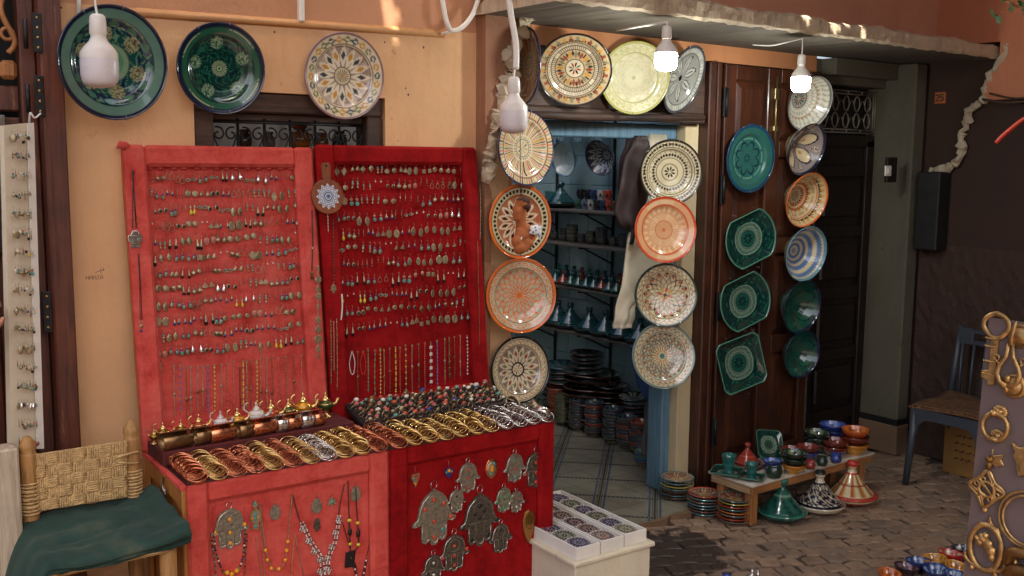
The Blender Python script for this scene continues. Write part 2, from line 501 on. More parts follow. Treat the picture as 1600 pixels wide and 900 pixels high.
full_tile = MB(); full_tile.prism([(-hh,-hh),(hh,-hh),(hh,hh),(-hh,hh)], -0.006, 0.0, 0)
full_tile = full_tile.mesh('floor_tile', [M_ftile])
for a in range(-3, 14):
    for c in range(-11, 8):
        u, vv = 5.115 + 0.2845 * (a + 0.5), -0.288 + 0.2905 * (c + 0.5)
        x, y = (u + vv) * R45, (u - vv) * R45
        M = T(x, y, 0) @ RZ(-PI / 4)
        cs = [M @ Vector((sx * hh, sy * hh, 0)) for sx, sy in ((-1,-1),(1,-1),(1,1),(-1,1))]
        xr = 3.79 if y < 3.80 else SXR
        poly = clip_poly([(q.x, q.y) for q in cs], SXL, xr, 3.405, 5.9)
        if len(poly) < 3: continue
        if all(SXL <= q.x <= xr and 3.405 <= q.y <= 5.9 for q in cs):
            link('floor_tile', full_tile, floor, M)
        else:
            mi = M.inverted(); mb = MB()
            mb.prism([tuple((mi @ Vector((q[0], q[1], 0)))[:2]) for q in poly], -0.006, 0.0, 0)
            part('floor_tile', mb, M_ftile, floor, M)
st = MB()
pts = [(2.5, 3.40)]
for k in range(30):
    pts.append((2.5 + k * 0.044, 3.385 + 0.012 * math.sin(k * 1.7) + 0.008 * math.sin(k * 3.1)))
pts += [(3.8, 3.40)]
out = [(p[0], p[1]) for p in pts[1:-1]] + [(3.78, 3.404), (2.5, 3.404)]
st.prism(out, GZ - 0.02, -0.003, 0, bev=0.004)
struct('door_step', st, M_base)

# ================================================================== the yellow plastered shop front with its barred window
WX0, WX1, WZ0, WZ1 = 1.215, 1.985, 1.25, 2.0
yb = thing('plastered_shop_front', 'ochre yellow plastered shop front with a small barred window behind the red display panels', 'building', T(1.6, 3.55, GZ))
w = MB()
w.box((0.775, 3.55, GZ), (WX0, 3.8, 3.4)); w.box((WX1, 3.55, GZ), (2.6, 3.8, 3.4))
w.box((WX0, 3.55, GZ), (WX1, 3.8, WZ0)); w.box((WX0, 3.55, WZ1), (WX1, 3.8, 3.4))
part('wall', w, M_yellow, yb, world=True)
bk = MB()
bk.box((0.775, 3.802, GZ), (0.80, 4.6, 3.0)); bk.box((2.40, 3.802, GZ), (2.42, 4.6, 3.0)); bk.box((0.8, 4.6, GZ), (2.4, 4.62, 3.0))  # ceiling left out so sky light reaches the curtain
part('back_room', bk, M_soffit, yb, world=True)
wf = MB()
fw_ = 0.075
wf.box((WX0 + .002, 3.562, WZ1 - fw_), (WX1 - .002, 3.66, WZ1 - .002), b=.006)
wf.box((WX0 + .002, 3.562, WZ0), (WX0 + fw_, 3.66, WZ1 - fw_), b=.006); wf.box((WX1 - fw_, 3.562, WZ0), (WX1 - .002, 3.66, WZ1 - fw_), b=.006)
wf.box((WX0 + fw_, 3.562, WZ0), (WX1 - fw_, 3.66, WZ0 + fw_), b=.006)
wf.box((WX0 + fw_, 3.60, WZ1 - fw_ - .03), (WX1 - fw_, 3.65, WZ1 - fw_), b=.004)
win = part('window_frame', wf, M_woodb, yb, world=True)
gr = MB()
xs = [WX0 + fw_ + (WX1 - WX0 - 2 * fw_) * k / 6 for k in range(7)]
for x in xs: gr.tube([(x, 3.60, WZ0 + .05), (x, 3.60, WZ1 - fw_ - .02)], 0.006, 6)
gr.tube([(xs[0], 3.60, WZ1 - fw_ - .035), (xs[-1], 3.60, WZ1 - fw_ - .035)], 0.006, 6)
def scroll(cx, cz, r, sgn, y=3.595):
    return [(cx + sgn * (r * (1 - k / 26)) * math.cos(k * 0.33 + 1.2), y, cz + (r * (1 - k / 26)) * math.sin(k * 0.33 + 1.2)) for k in range(22)]
for k in range(6):
    xm = (xs[k] + xs[k + 1]) / 2; q = (xs[1] - xs[0]) / 2
    for sg in (-1, 1):
        gr.tube(scroll(xm + sg * q * .5, 1.845, q * .52, sg), 0.0034, 5)
        gr.tube(spline([(xm + sg * q * .9, 3.592, 1.86), (xm + sg * q * .55, 3.592, 1.80), (xm - sg * q * .8, 3.592, 1.68)], 5), 0.003, 5)
part('grille', gr, M_black, yb, world=True)
sh = MB(); sh.box((WX0 + .03, 3.70, 1.785), (WX1 - .03, 3.9, 1.80), b=.003)
part('shelf', sh, M_pineh, yb, world=True)
cu = MB()
npt = 60
vs, fs = [], []
for k in range(npt + 1):
    x = WX0 - .3 + (WX1 - WX0 + .7) * k / npt
    for z in (WZ0 - .1, 2.15): vs.append((x, 4.35 + 0.02 * math.sin(k * 1.1) + .008 * math.sin(k * 2.7), z))
fs = [(2*k, 2*k+2, 2*k+3, 2*k+1) for k in range(npt)]
cu.add(vs, fs, 0, True)
part('curtain', cu, mat('pale_curtain', S(196, 208, 214), 0.8, var=0.1), yb, world=True)
# trunking and painted-over cable cover
tk = MB(); a, b_ = ony(212, 19, 3.545), ony(694, 53, 3.545)
tk.tube([a, b_], 0.011, 4, flat=1.4)
solo('cable_trunking', tk, mat('trunking_paint', S(214, 158, 104), 0.6, var=0.1), 'long sloping cable trunking painted ochre like the wall', 'trunking')
tk = MB(); tk.box((ony(470, 30, 3.54).x - .011, 3.525, ony(470, 34, 3.54).z), (ony(470, 30, 3.54).x + .011, 3.55, 2.62), b=.003)
solo('cable_trunking', tk, M_plast, 'short white vertical cable trunking rising out of the frame top', 'trunking')
tk = MB(); tk.tube([ony(122, 30, 3.53), ony(124, -30, 3.53)], 0.008, 8); tk.tube([ony(122, 30, 3.53), ony(115, 55, 3.53)], 0.008, 8)
solo('cable', tk, M_plast, 'white cable running up behind the biggest green plate', 'cable')
cb = MB(); cb.tube(spline([ony(688, -30, 3.52), ony(692, 5, 3.51), ony(699, 38, 3.5), ony(708, 48, 3.5), ony(725, 40, 3.5), ony(742, 15, 3.5), ony(754, -30, 3.5)], 6), 0.0105, 8)
cb.tube([ony(690, 53, 3.53), ony(704, 49, 3.5)], .006, 6)
solo('cable', cb, M_plast, 'thick white cable sagging in a loop beside the stone pillar', 'cable')
# pencilled word on the plaster
gf = MB()
def stroke(pts, r=0.0007): gf.tube([ony(x, y, 3.5497) for x, y in pts], r, 4)
def letters(word, x0, y0, w, h, slope=0.0):
    G = {'H': [[(0,0),(0,1)],[(1,0),(1,1)],[(0,.5),(1,.5)]], 'A': [[(0,1),(.1,.1),(.9,0),(1,1)],[(0,.55),(1,.5)]], 'M': [[(0,1),(0.05,0),(.5,.6),(.95,0),(1,1)]], 'Z': [[(0,0),(1,0),(0,1),(1,1)]]}
    for k, ch in enumerate(word):
        for st_ in G[ch]:
            stroke([(x0 + k * w * 1.32 + p[0] * w, y0 + p[1] * h - slope * k * w) for p in st_])
letters('HAMZA', 134.5, 431, 4.2, 6.0, 0.05)
stroke([(149, 426), (156, 423), (163, 421)]); stroke([(157, 420), (158, 428)]); stroke([(160, 418), (163, 421), (160, 424)])
solo('pencilled_word', gf, M_ink, 'word HAMZA and a small arrow scribbled on the ochre plaster', 'writing')

for x_, y_, r_ in ((429, 50, .0035), (601, 66, .003), (662, 74, .004), (96, 12, .003), (634, 138, .003), (638, 148, .004), (622, 220, .002), (92, 352, .003)):
    q_ = ony(x_, y_, 3.55); h_ = MB(); h_.ball(tuple(q_), (r_, .0012, r_ * 1.3), 8, 4); part('nail_hole', h_, M_ink, yb, world=True)
# far left doorway of the yellow building: carved wooden door with black strap hinges
dl = thing('carved_door', 'red brown carved wooden door with black hinges beside the ochre wall', 'door', T(0.6, 3.52, GZ))
d = MB(); d.box((0.705, 3.47, GZ), (0.772, 3.62, 3.0), b=.006)
part('frame', d, M_woodr, dl, world=True)
d = MB(); d.box((0.655, 3.53, GZ), (0.703, 3.60, 3.0), b=.005); d.box((0.30, 3.55, GZ), (0.56, 3.60, 3.0), b=.005); d.box((0.56, 3.56, 1.9), (0.655, 3.595, 1.98), b=.005)
d.box((0.56, 3.56, GZ), (0.655, 3.595, 1.88), b=.005)
part('leaf', d, M_woodr, dl, world=True)
d = MB()
d.box((0.60, 3.548, 2.0), (0.652, 3.58, 2.06), b=.012)
d.tube(spline([(0.628, 3.55, 2.62), (0.60, 3.54, 2.45), (0.648, 3.54, 2.33), (0.61, 3.54, 2.22), (0.645, 3.54, 2.12), (.625, 3.54, 2.08)], 8), 0.009, 6)
d.ring(0.018, 0.006, 14, 6, 0, T(.628, 3.54, 2.30) @ RX(PI/2)); d.ring(0.018, 0.006, 14, 6, 0, T(.625, 3.54, 2.14) @ RX(PI/2))
part('carving', d, M_pine, dl, world=True)
for zt, zb in ((20, 82), (118, 182), (455, 520)):
    zc = (zt + zb) / 2
    p = ony(55 + (zc) * 0.035, zt, 3.465); q = ony(55 + zc * 0.035, zb, 3.465)
    h = MB(); h.box((p.x - .014, 3.462, q.z), (p.x + .014, 3.4695, p.z), b=.002)
    hi = part('hinge', h, M_black, dl, world=True)
    h = MB(); h.tube([(p.x - .034, 3.466, q.z + .01), (p.x - .034, 3.466, q.z + .1)], .007, 8); part('pin', h, M_black, hi, world=True)
    for k in range(4):
        h = MB(); h.ball((p.x, 3.461, q.z + (p.z - q.z) * (k + .5) / 4), (.0045, .002, .0045), 8, 4); part('screw', h, mat('brass_screw', S(190, 150, 90), .35, 1.0), hi, world=True)
dk_ = MB(); dk_.box((-3.5, 3.75, GZ), (0.77, 3.80, 3.4))  # black sheet standing in for the unlit room behind the door
part('unlit_room_sheet', dk_, M_blackp, dl, world=True)

# ================================================================== the pottery shop front: pillar, lintels, canopy
pb = thing('pottery_shop_front', 'worn orange shop front with stone pillar, broken concrete canopy and open tiled pottery room', 'building', T(3.6, 3.6, GZ))
FY = 3.60
DX0, DX1 = 2.655, 3.80                         # the door opening
w = MB()
w.box((2.602, FY, GZ), (DX0, 3.80, 2.39)); 
part('left_jamb', w, M_inner, pb, world=True)
w = MB(); w.box((2.602, FY, 2.275), (4.60, 3.80, 2.39)); w.box((4.60, FY + .01, 2.27), (4.80, 3.80, 2.39))
part('lintel_band', w, M_inner, pb, world=True)
w = MB(); w.box((2.602, 3.35, 2.44), (5.62, 3.62, 8.0))  # carried far above view to keep sun out of the ceiling opening
part('upper_wall', w, M_orange, pb, world=True)
w = MB(); w.box((DX0, 3.61, 2.00), (3.90, 3.78, 2.275), b=.01); w.box((DX0 + .0, 3.585, 1.955), (3.88, 3.62, 2.005), b=.008)
lin = part('wooden_lintel', w, M_woodb, pb, world=True)
w = MB(); w.tube([(2.7, 3.59, 1.965), (3.0, 3.575, 1.962), (3.3, 3.58, 1.97), (3.86, 3.58, 1.985)], [.016, .02, .019, .012], 8)
part('rough_pole', w, M_woodb, lin, world=True)
# stone pillar coat with a ragged edge
LIP = [(836,-40),(836,0),(832,19),(817,26),(812,48),(800,72),(793,90),(799,110),(788,129),(782,148),(780,174),(771,196),(767,225),(762,251),(762,280)]
lp = [ony(x, y, 3.48) for x, y in LIP]
out = [(2.424, GZ), (2.424, 3.0)] + [(lp[0].x, 3.0)] + [(p.x, p.z) for p in lp] + [(2.46, lp[-1].z - .06), (2.45, GZ)]
w = MB(); w.prism(out[::-1], 0, 0.119, 0, T(0, 3.599, 0) @ RX(PI/2))
part('stone_pillar', w, M_stone, pb, world=True)
def lip_mesh(pts, r, nrm, seed):
    rr = random.Random(seed); P = spline(pts, 7)
    rs = [r * (0.55 + 0.8 * rr.random()) for _ in P]
    P = [p + Vector((rr.uniform(-.6, .6) * r, rr.uniform(-.6, .6) * r, rr.uniform(-.5, .5) * r)) for p in P]
    mb = MB(); mb.tube(P, rs, 9)
    mb.v = [tuple(c + rr.uniform(-.14, .14) * r for c in v_) for v_ in mb.v]; mb.s = [False] * len(mb.f); return mb
part('broken_edge', lip_mesh([Vector((2.43, 3.0, 2.40)), Vector((2.5, 3.15, 2.40)), Vector((2.6, 3.35, 2.40))] + [p + Vector((.004, -.004, 0)) for p in lp[2:]], 0.026, None, 3), M_lip, pb, world=True)
# canopy: a ragged concrete slab
rr = random.Random(5)
n = 90; vs, fs = [], []
X0, X1 = 2.41, 5.60
CF, CB, CZ0, CZ1 = 2.985, 3.60, 2.352, 2.432
for k in range(n + 1):
    x = X0 + (X1 - X0) * k / n
    j1, j2, j3 = [rr.uniform(-1, 1) for _ in range(3)]
    dip = 0.012 * math.sin(k * .35) + 0.006 * math.sin(k * 1.3)
    vs += [(x, CB, CZ0 + .008), (x, CF + .012 + .006*j1, CZ0 + .004*j2), (x, CF + .004*j1, CZ0 + .012 + .004*j3), (x, CF + .003*j3, (CZ0+CZ1)/2 + .004*j2),
           (x, CF + .006*j2, CZ1 - .014 + .5*dip), (x, CF + .02 + .008*j3, CZ1 + .004*j1 + .5*dip), (x, 3.40, CZ1 + .012)]
    if k < n:
        for q in range(6): fs.append((k*7+q, (k+1)*7+q, (k+1)*7+q+1, k*7+q+1))
fs += [tuple(range(6, -1, -1)), tuple(n*7+q for q in range(7))]
mi = [0] * len(fs)
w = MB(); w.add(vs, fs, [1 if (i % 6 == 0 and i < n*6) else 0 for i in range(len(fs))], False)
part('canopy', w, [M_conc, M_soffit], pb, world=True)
# blue door lining and chipped jamb
w = MB(); w.box((DX0, 3.70, 1.875), (3.80, 3.80, 1.95), b=.006); w.box((3.728, 3.69, 0.002), (3.79, 3.80, 1.875), b=.006); w.box((DX0, 3.70, 0.002), (DX0 + .05, 3.80, 1.875), b=.006)
part('blue_door_lining', w, M_blue, pb, world=True)
w = MB(); w.box((3.792, 3.64, 0.0), (3.89, 3.80, 1.955), b=.004)
part('chipped_jamb', w, M_cream, pb, world=True)
w = MB(); w.box((3.892, 3.575, GZ), (3.985, 3.70, 2.272), b=.006); w.box((3.935, 3.56, GZ), (3.965, 3.58, 2.272), b=.004)
part('door_post', w, M_wood, pb, world=True)
w = MB(); w.box((4.775, 3.62, GZ), (4.862, 3.80, 2.352))
part('grey_reveal', w, M_grey, pb, world=True)
w = MB(); w.box((3.985, 3.66, GZ), (4.775, 3.80, 2.352))
part('wall_behind_door', w, M_soffit, pb, world=True)
# room walls
w = MB(); w.box((SXL - .05, 3.80, -.2), (SXL, SYB, 2.5)); w.box((SXL, SYB, -.2), (SXR + .1, SYB + .1, 2.5)); w.box((SXL - .05, 3.802, 2.46), (SXR + .1, 4.3, 2.5)); w.box((SXL - .05, 5.9, 2.46), (SXR + .1, SYB, 2.5)); w.box((SXL - .05, 4.3, 2.46), (3.0, 5.9, 2.5)); w.box((4.15, 4.3, 2.46), (SXR + .1, 5.9, 2.5)); w.box((SXR + .012, 3.802, -.2), (SXR + .1, SYB, 2.46))  # ceiling opening added so sky light brightens the room
part('room_shell', w, mat('room_paint', S(160, 176, 180), 0.7), pb, world=True)
M_wtile = mat('wall_tile', S(160, 192, 196), 0.22, var=0.06, scale=4, bmp=0.04, bscale=12)
tl = MB(); tl.box((-.006, -.0985, -.0985), (.006, .0985, .0985), b=.003); tl = tl.mesh('wall_tile', [M_wtile])
inv = WM[pb.name].inverted()
for j in range(13):
    for i in range(12):
        y, z = 3.91 + .2 * i, .1 + .2 * j
        if z < 2.45 and y < 6.3: link('wall_tile', tl, pb, inv @ T(SXR + .006, y, z))

# brown open door leaf, flat against the front, with raised panels, hinges and a bolt
dr = thing('panelled_door', 'open brown wooden door hung with green plates and painted bowls', 'door', T(4.38, 3.56, GZ))
LX0, LX1, LZ1 = 3.995, 4.772, 2.265
w = MB(); w.box((LX0, 3.585, GZ + .02), (LX1, 3.62, LZ1))
for (x0, x1) in ((LX0, LX0 + .085), (4.335, 4.445), (LX1 - .075, LX1)): w.box((x0, 3.562, GZ + .02), (x1, 3.585, LZ1), b=.004)
rails = [GZ + .02, .16, .70, .80, 1.26, 1.35, 1.79, 1.88, 2.19, LZ1]
for k in range(0, 10, 2):
    for (x0, x1) in ((LX0 + .085, 4.335), (4.445, LX1 - .075)): w.box((x0, 3.564, rails[k]), (x1, 3.585, rails[k + 1]), b=.004)
leaf = part('leaf', w, M_wood, dr, world=True)
for k in range(1, 9, 2):
    for (x0, x1) in ((LX0 + .085, 4.335), (4.445, LX1 - .075)):
        p = MB(); x0 += .004; x1 -= .004; z0, z1 = rails[k] + .004, rails[k + 1] - .004
        vs = [(x0, 3.584, z0), (x1, 3.584, z0), (x1, 3.584, z1), (x0, 3.584, z1)]
        i1, i2 = .018, .04
        vs += [(x0+i1, 3.576, z0+i1), (x1-i1, 3.576, z0+i1), (x1-i1, 3.576, z1-i1), (x0+i1, 3.576, z1-i1)]
        vs += [(x0+i2, 3.568, z0+i2), (x1-i2, 3.568, z0+i2), (x1-i2, 3.568, z1-i2), (x0+i2, 3.568, z1-i2)]
        fs = [(8, 9, 10, 11)] + [(a, (a+1) % 4, 4+(a+1) % 4, 4+a) for a in range(4)] + [(4+a, 4+(a+1) % 4, 8+(a+1) % 4, 8+a) for a in range(4)]
        p.add(vs, fs)
        part('panel', p, M_wood, leaf, world=True)
for zc in (2.07, 1.62, 1.0, 0.32):
    p = MB(); p.box((3.972, 3.548, zc - .075), (3.984, 3.562, zc + .075), b=.002); p.box((3.996, 3.548, zc - .075), (4.008, 3.562, zc + .075), b=.002); p.tube([(3.99, 3.548, zc - .07), (3.99, 3.548, zc + .07)], .007, 8)
    part('hinge', p, M_black, dr, world=True)
p = MB(); p.tube([(4.39, 3.552, 1.85), (4.39, 3.552, 2.22)], .007, 8); p.box((4.372, 3.545, 2.10), (4.408, 3.562, 2.16), b=.003); p.box((4.372, 3.545, 1.93), (4.408, 3.562, 1.96), b=.003)
part('bolt', p, mat('old_brass', S(168, 150, 104), .4, .9, var=.3), dr, world=True)

# neighbouring dark doorway, grey pillar and the brown side wall
nb = thing('side_building', 'dark brown side wall with orange upper plaster, grey pillar and shadowed doorway', 'building', T(5.62, 3.4, GZ))
w = MB(); w.box((4.862, 3.60, 2.215), (5.48, 3.8, 2.352)); w.box((4.862, 3.52, 2.26), (5.62, 3.60, 2.352))
part('doorway_lintel', w, M_grey, nb, world=True)
w = MB(); w.box((5.465, 3.40, 0.19), (5.58, 3.80, 2.352), b=.008)
part('pillar', w, M_grey, nb, world=True)
w = MB(); w.box((5.452, 3.388, GZ), (5.58, 3.80, 0.16), b=.006)
part('pillar_base', w, M_base, nb, world=True)
w = MB(); w.box((5.456, 3.392, 0.16), (5.58, 3.80, 0.19))
part('black_band', w, M_blackp, nb, world=True)
w = MB(); w.box((5.62, -6.0, GZ), (5.95, 3.9, 4.2)); w.box((5.58, 3.45, GZ), (5.62, 3.8, 2.352))
part('side_wall', w, M_dark, nb, world=True)
w = MB()
rr = random.Random(9); ny, nz = 60, 24; vs, fs = [], []
for a in range(ny + 1):
    for c in range(nz + 1):
        vs.append((5.612 - rr.random() * .012, 1.2 + 2.2 * a / ny, GZ + (1.28 - GZ) * c / nz))
for a in range(ny):
    for c in range(nz): fs.append((a*(nz+1)+c, (a+1)*(nz+1)+c, (a+1)*(nz+1)+c+1, a*(nz+1)+c+1))
w.add(vs, fs); part('rough_dado', w, M_rough, nb, world=True)
OL = [(2.944,2.375),(3.026,2.239),(3.039,2.15)]
out = [(-6, 2.11), (3.03, 2.125), (3.039, 2.15), (3.026, 2.239), (2.965, 2.345), (2.965, 2.445), (3.349, 2.445), (3.349, 4.2), (-6, 4.2)]
w = MB(); w.prism([(y, z) for y, z in out], 0, 0.05, 0, Matrix(((0,0,-1,5.62),(1,0,0,0),(0,1,0,0),(0,0,0,1))))
part('orange_coat', w, M_orange2, nb, world=True)
LR = [Vector((5.585, y, z)) for y, z in ((2.93,2.42),(2.944,2.375),(3.026,2.239),(3.039,2.15),(3.11,2.081),(3.159,1.954),(3.158,1.824),(3.224,1.742),(3.344,1.718))]
part('broken_edge', lip_mesh(LR, 0.022, None, 8), M_lip, nb, world=True)
w = MB(); w.tube(spline([(5.56, 3.04, 2.13), (5.55, 2.9, 2.105), (5.56, 2.7, 2.11), (5.56, 2.2, 2.12)], 5), .008, 6); w.tube(spline([(5.555, 3.0, 2.16), (5.545, 2.85, 2.125), (5.555, 2.7, 2.135), (5.555, 2.2, 2.15)], 5), .006, 6)
part('old_cable', w, M_woodb, nb, world=True)
dd = thing('dark_door', 'very dark panelled wooden door in the deep doorway beside the grey pillar', 'door', T(5.17, 3.69, GZ))
w = MB(); w.box((4.864, 3.68, GZ), (5.464, 3.72, 1.90)); w.box((4.864, 3.655, GZ), (4.95, 3.68, 1.90), b=.004); w.box((5.39, 3.655, GZ), (5.464, 3.68, 1.90), b=.004); w.box((4.864, 3.655, 1.86), (5.464, 3.70, 1.93), b=.004)
for z in (.18, .56, .94, 1.32, 1.68): w.box((4.95, 3.66, z), (5.39, 3.68, z + .07), b=.004)
lf = part('leaf', w, M_woodd, dd, world=True)
for z in (.25, .63, 1.01, 1.39):
    p = MB(); p.box((4.99, 3.655, z + .05), (5.35, 3.68, z + .27), b=.02); part('panel', p, M_woodd, lf, world=True)
w = MB()
gx0, gx1, gz0, gz1 = 4.90, 5.455, 1.945, 2.19
for z in (gz0, gz0 + .018, gz1 - .018, gz1): w.tube([(gx0, 3.66, z), (gx1, 3.66, z)], .005, 6)
for k in range(5): x = gx0 + .002 + (gx1 - gx0 - .004) * k / 4; w.tube([(x, 3.66, gz0), (x, 3.66, gz0 + .018)], .005, 6); w.tube([(x, 3.66, gz1 - .018), (x, 3.66, gz1)], .005, 6)
for x in (gx0, gx1, gx1 - .02): w.tube([(x, 3.66, gz0), (x, 3.66, gz1)], .005, 6)
for i in range(5):
    for j in range(2):
        w.ring(.036, .0045, 18, 5, 0, T(gx0 + .055 + .105 * i, 3.66, gz0 + .072 + .1 * j) @ RX(PI/2) @ SC(.75, 1.2, 1))
        for sg in (-1, 1): w.tube([(gx0 + .055 + .105*i + sg*.012, 3.658, gz0 + .03 + .1*j), (gx0 + .055 + .105*i + sg*.045, 3.658, gz0 + .09 + .1*j)], .003, 5)
part('grille', w, mat('grey_iron', S(140, 132, 118), .5, .4), dd, world=True)
w = MB(); w.box((4.864, 3.72, 1.93), (5.464, 3.74, 2.22)); part('back_panel', w, M_blackp, dd, world=True)
# bell push, meter box and house number
sw = thing('bell_switch', 'white square bell switch on a dark plate on the grey pillar', 'switch', T(5.52, 3.39, 1.7))
c_ = ony(1391, 266, 3.395)
w = MB(); w.box((c_.x - .052, 3.38, c_.z - .07), (c_.x + .047, 3.399, c_.z + .075), b=.003); part('back_plate', w, M_woodd, sw, world=True)
c2 = ony(1387, 267, 3.375)
w = MB(); w.box((c2.x - .03, 3.368, c2.z - .03), (c2.x + .03, 3.379, c2.z + .03), b=.004); part('switch_plate', w, M_plast, sw, world=True)
w = MB(); w.box((c2.x - .015, 3.362, c2.z - .015), (c2.x + .015, 3.368, c2.z + .015), b=.003); part('button', w, M_plast, sw, world=True)
a, b_ = onx(1424, 268, 5.55), onx(1456, 390, 5.55)
w = MB(); w.box((5.49, 3.23, b_.z), (5.618, 3.37, a.z), b=.006)
mbx = solo('meter_box', w, M_blackp, 'black meter box fixed beside the grey pillar under the broken plaster edge', 'box')
pn = onx(1470, 153, 5.617)
hn = thing('house_number', 'small orange house number plate reading 25 on the dark side wall', 'sign', T(*pn))
w = MB(); w.box((5.606, pn.y - .034, pn.z - .034), (5.6195, pn.y + .034, pn.z + .034), b=.003); part('plate', w, mat('orange_enamel', S(176, 100, 52), .45), hn, world=True)
w = MB()
def digit(pts, oy, r=.0036): w.tube([(5.604, pn.y - oy - (px_ - .5) * .022, pn.z + (.5 - py_) * .036) for px_, py_ in pts], r, 5)
digit([(0,.2),(.3,0),(.8,.05),(.95,.3),(.6,.6),(0,1),(1,1)], -.014); digit([(.95,0),(.1,0),(.05,.45),(.6,.4),(1,.65),(.7,1),(0,.95)], .014)
part('digits', w, M_blackp, hn, world=True)

# ================================================================== out of view: added sun shades, an added light-blocking wall, the far lane wall
def holes_sheet(x0, x1, y0, y1, z, holes, step=0.02):
    mb = MB(); nx, ny_ = int((x1-x0)/step), int((y1-y0)/step)
    vs = [(x0 + i*step, y0 + j*step, z + .04*math.sin(i*step*1.7)*math.sin(j*step*1.3)) for i in range(nx+1) for j in range(ny_+1)]
    fs = []
    for i in range(nx):
        for j in range(ny_):
            x, y = x0 + (i+.5)*step, y0 + (j+.5)*step
            if any(((x-hx)/rx)**2 + ((y-hy)/ry)**2 < 1 + .5*math.sin(hx*50 + 5*math.atan2(y-hy, x-hx)) for hx, hy, rx, ry in holes): continue
            fs.append((i*(ny_+1)+j, (i+1)*(ny_+1)+j, (i+1)*(ny_+1)+j+1, i*(ny_+1)+j+1))
    return mb.add(vs, fs)
def sun_hole(p, z, rx=.03, ry=.03):
    s = (z - p.z) / SUN.z; q = p + SUN * s; return (q.x, q.y, rx, ry)
RZ_, LZ_ = 4.0, 5.0
rh = [sun_hole(ony(x, y, CF), RZ_, a, b2) for x, y, a, b2 in ((1262, 28, .03, .03), (1303, 40, .02, .04), (1309, 52, .02, .02), (1325, 34, .035, .018), (1348, 56, .02, .035))]
M_reed = mat('reed_mat', S(120, 96, 64), 0.85, var=0.35, scale=20)
solo('added_reed_roof', holes_sheet(2.5, 6.6, -4.5, 3.34, RZ_, rh), M_reed, 'unseen reed mat roof added to shade the lane before the pottery shop', 'roof')  # added overhead shade, holes placed so sun flecks land on the canopy
lh = [sun_hole(ony(x, y, 3.545), LZ_, a, b2) for x, y, a, b2 in ((609, 6, .03, .03), (611, 20, .026, .04), (621, 46, .02, .02))]
solo('added_sun_sheet', holes_sheet(-2.6, 2.7, -1.9, 2.35, LZ_, lh, .025), mat('sun_sheet_cloth', S(196, 172, 136), 0.9), 'unseen pale cloth sheet added high over the lane to block the sun', 'awning')  # added sheet keeping direct sun off the yellow wall, holes for flecks
w = MB(); w.box((2.5, -3.4, GZ), (9, -3.0, 3.3), b=.02)
solo('added_block_wall', w, M_dark, 'unseen dark wall added across the lane to block light on the pottery shop', 'wall')  # added out of view to cut front light on the pottery side
w = MB(); w.box((-8, -7.2, GZ), (9, -6.8, 2.6), b=.02)
solo('lane_wall', w, M_far, 'low plastered wall along the far side of the lane', 'wall')
# ================================================================== glazed and painted pottery
def glaze_material(name, rough=0.1, coat=1.0):
    m, t, b = nt(name)
    at = node(t, 'VertexColor'); at.layer_name = 'Col'
    n = noise(t, coords(t, False), 22.0, 5)
    c = mix(t, 1.0, at.outputs[0], ramp(t, n, [(0.3, (0.86, 0.82, 0.75)), (0.7, (1.0, 0.97, 0.90))]), 'MULTIPLY')
    t.links.new(c, b.inputs['Base Color'])
    t.links.new(ramp(t, noise(t, coords(t, False), 9.0, 4), [(0.3, rough), (0.75, rough + 0.14)]), b.inputs['Roughness'])
    b.inputs['Coat Weight'].default_value = coat; b.inputs['Coat Roughness'].default_value = 0.04
    bump(t, b, noise(t, coords(t, False), 30.0, 3), 0.06, 0.004)
    return m
M_glaze = glaze_material('painted_glaze')
M_clay = mat('raw_clay', S(150, 96, 66), 0.85)
A = lambda *c: np.array(S(*c))
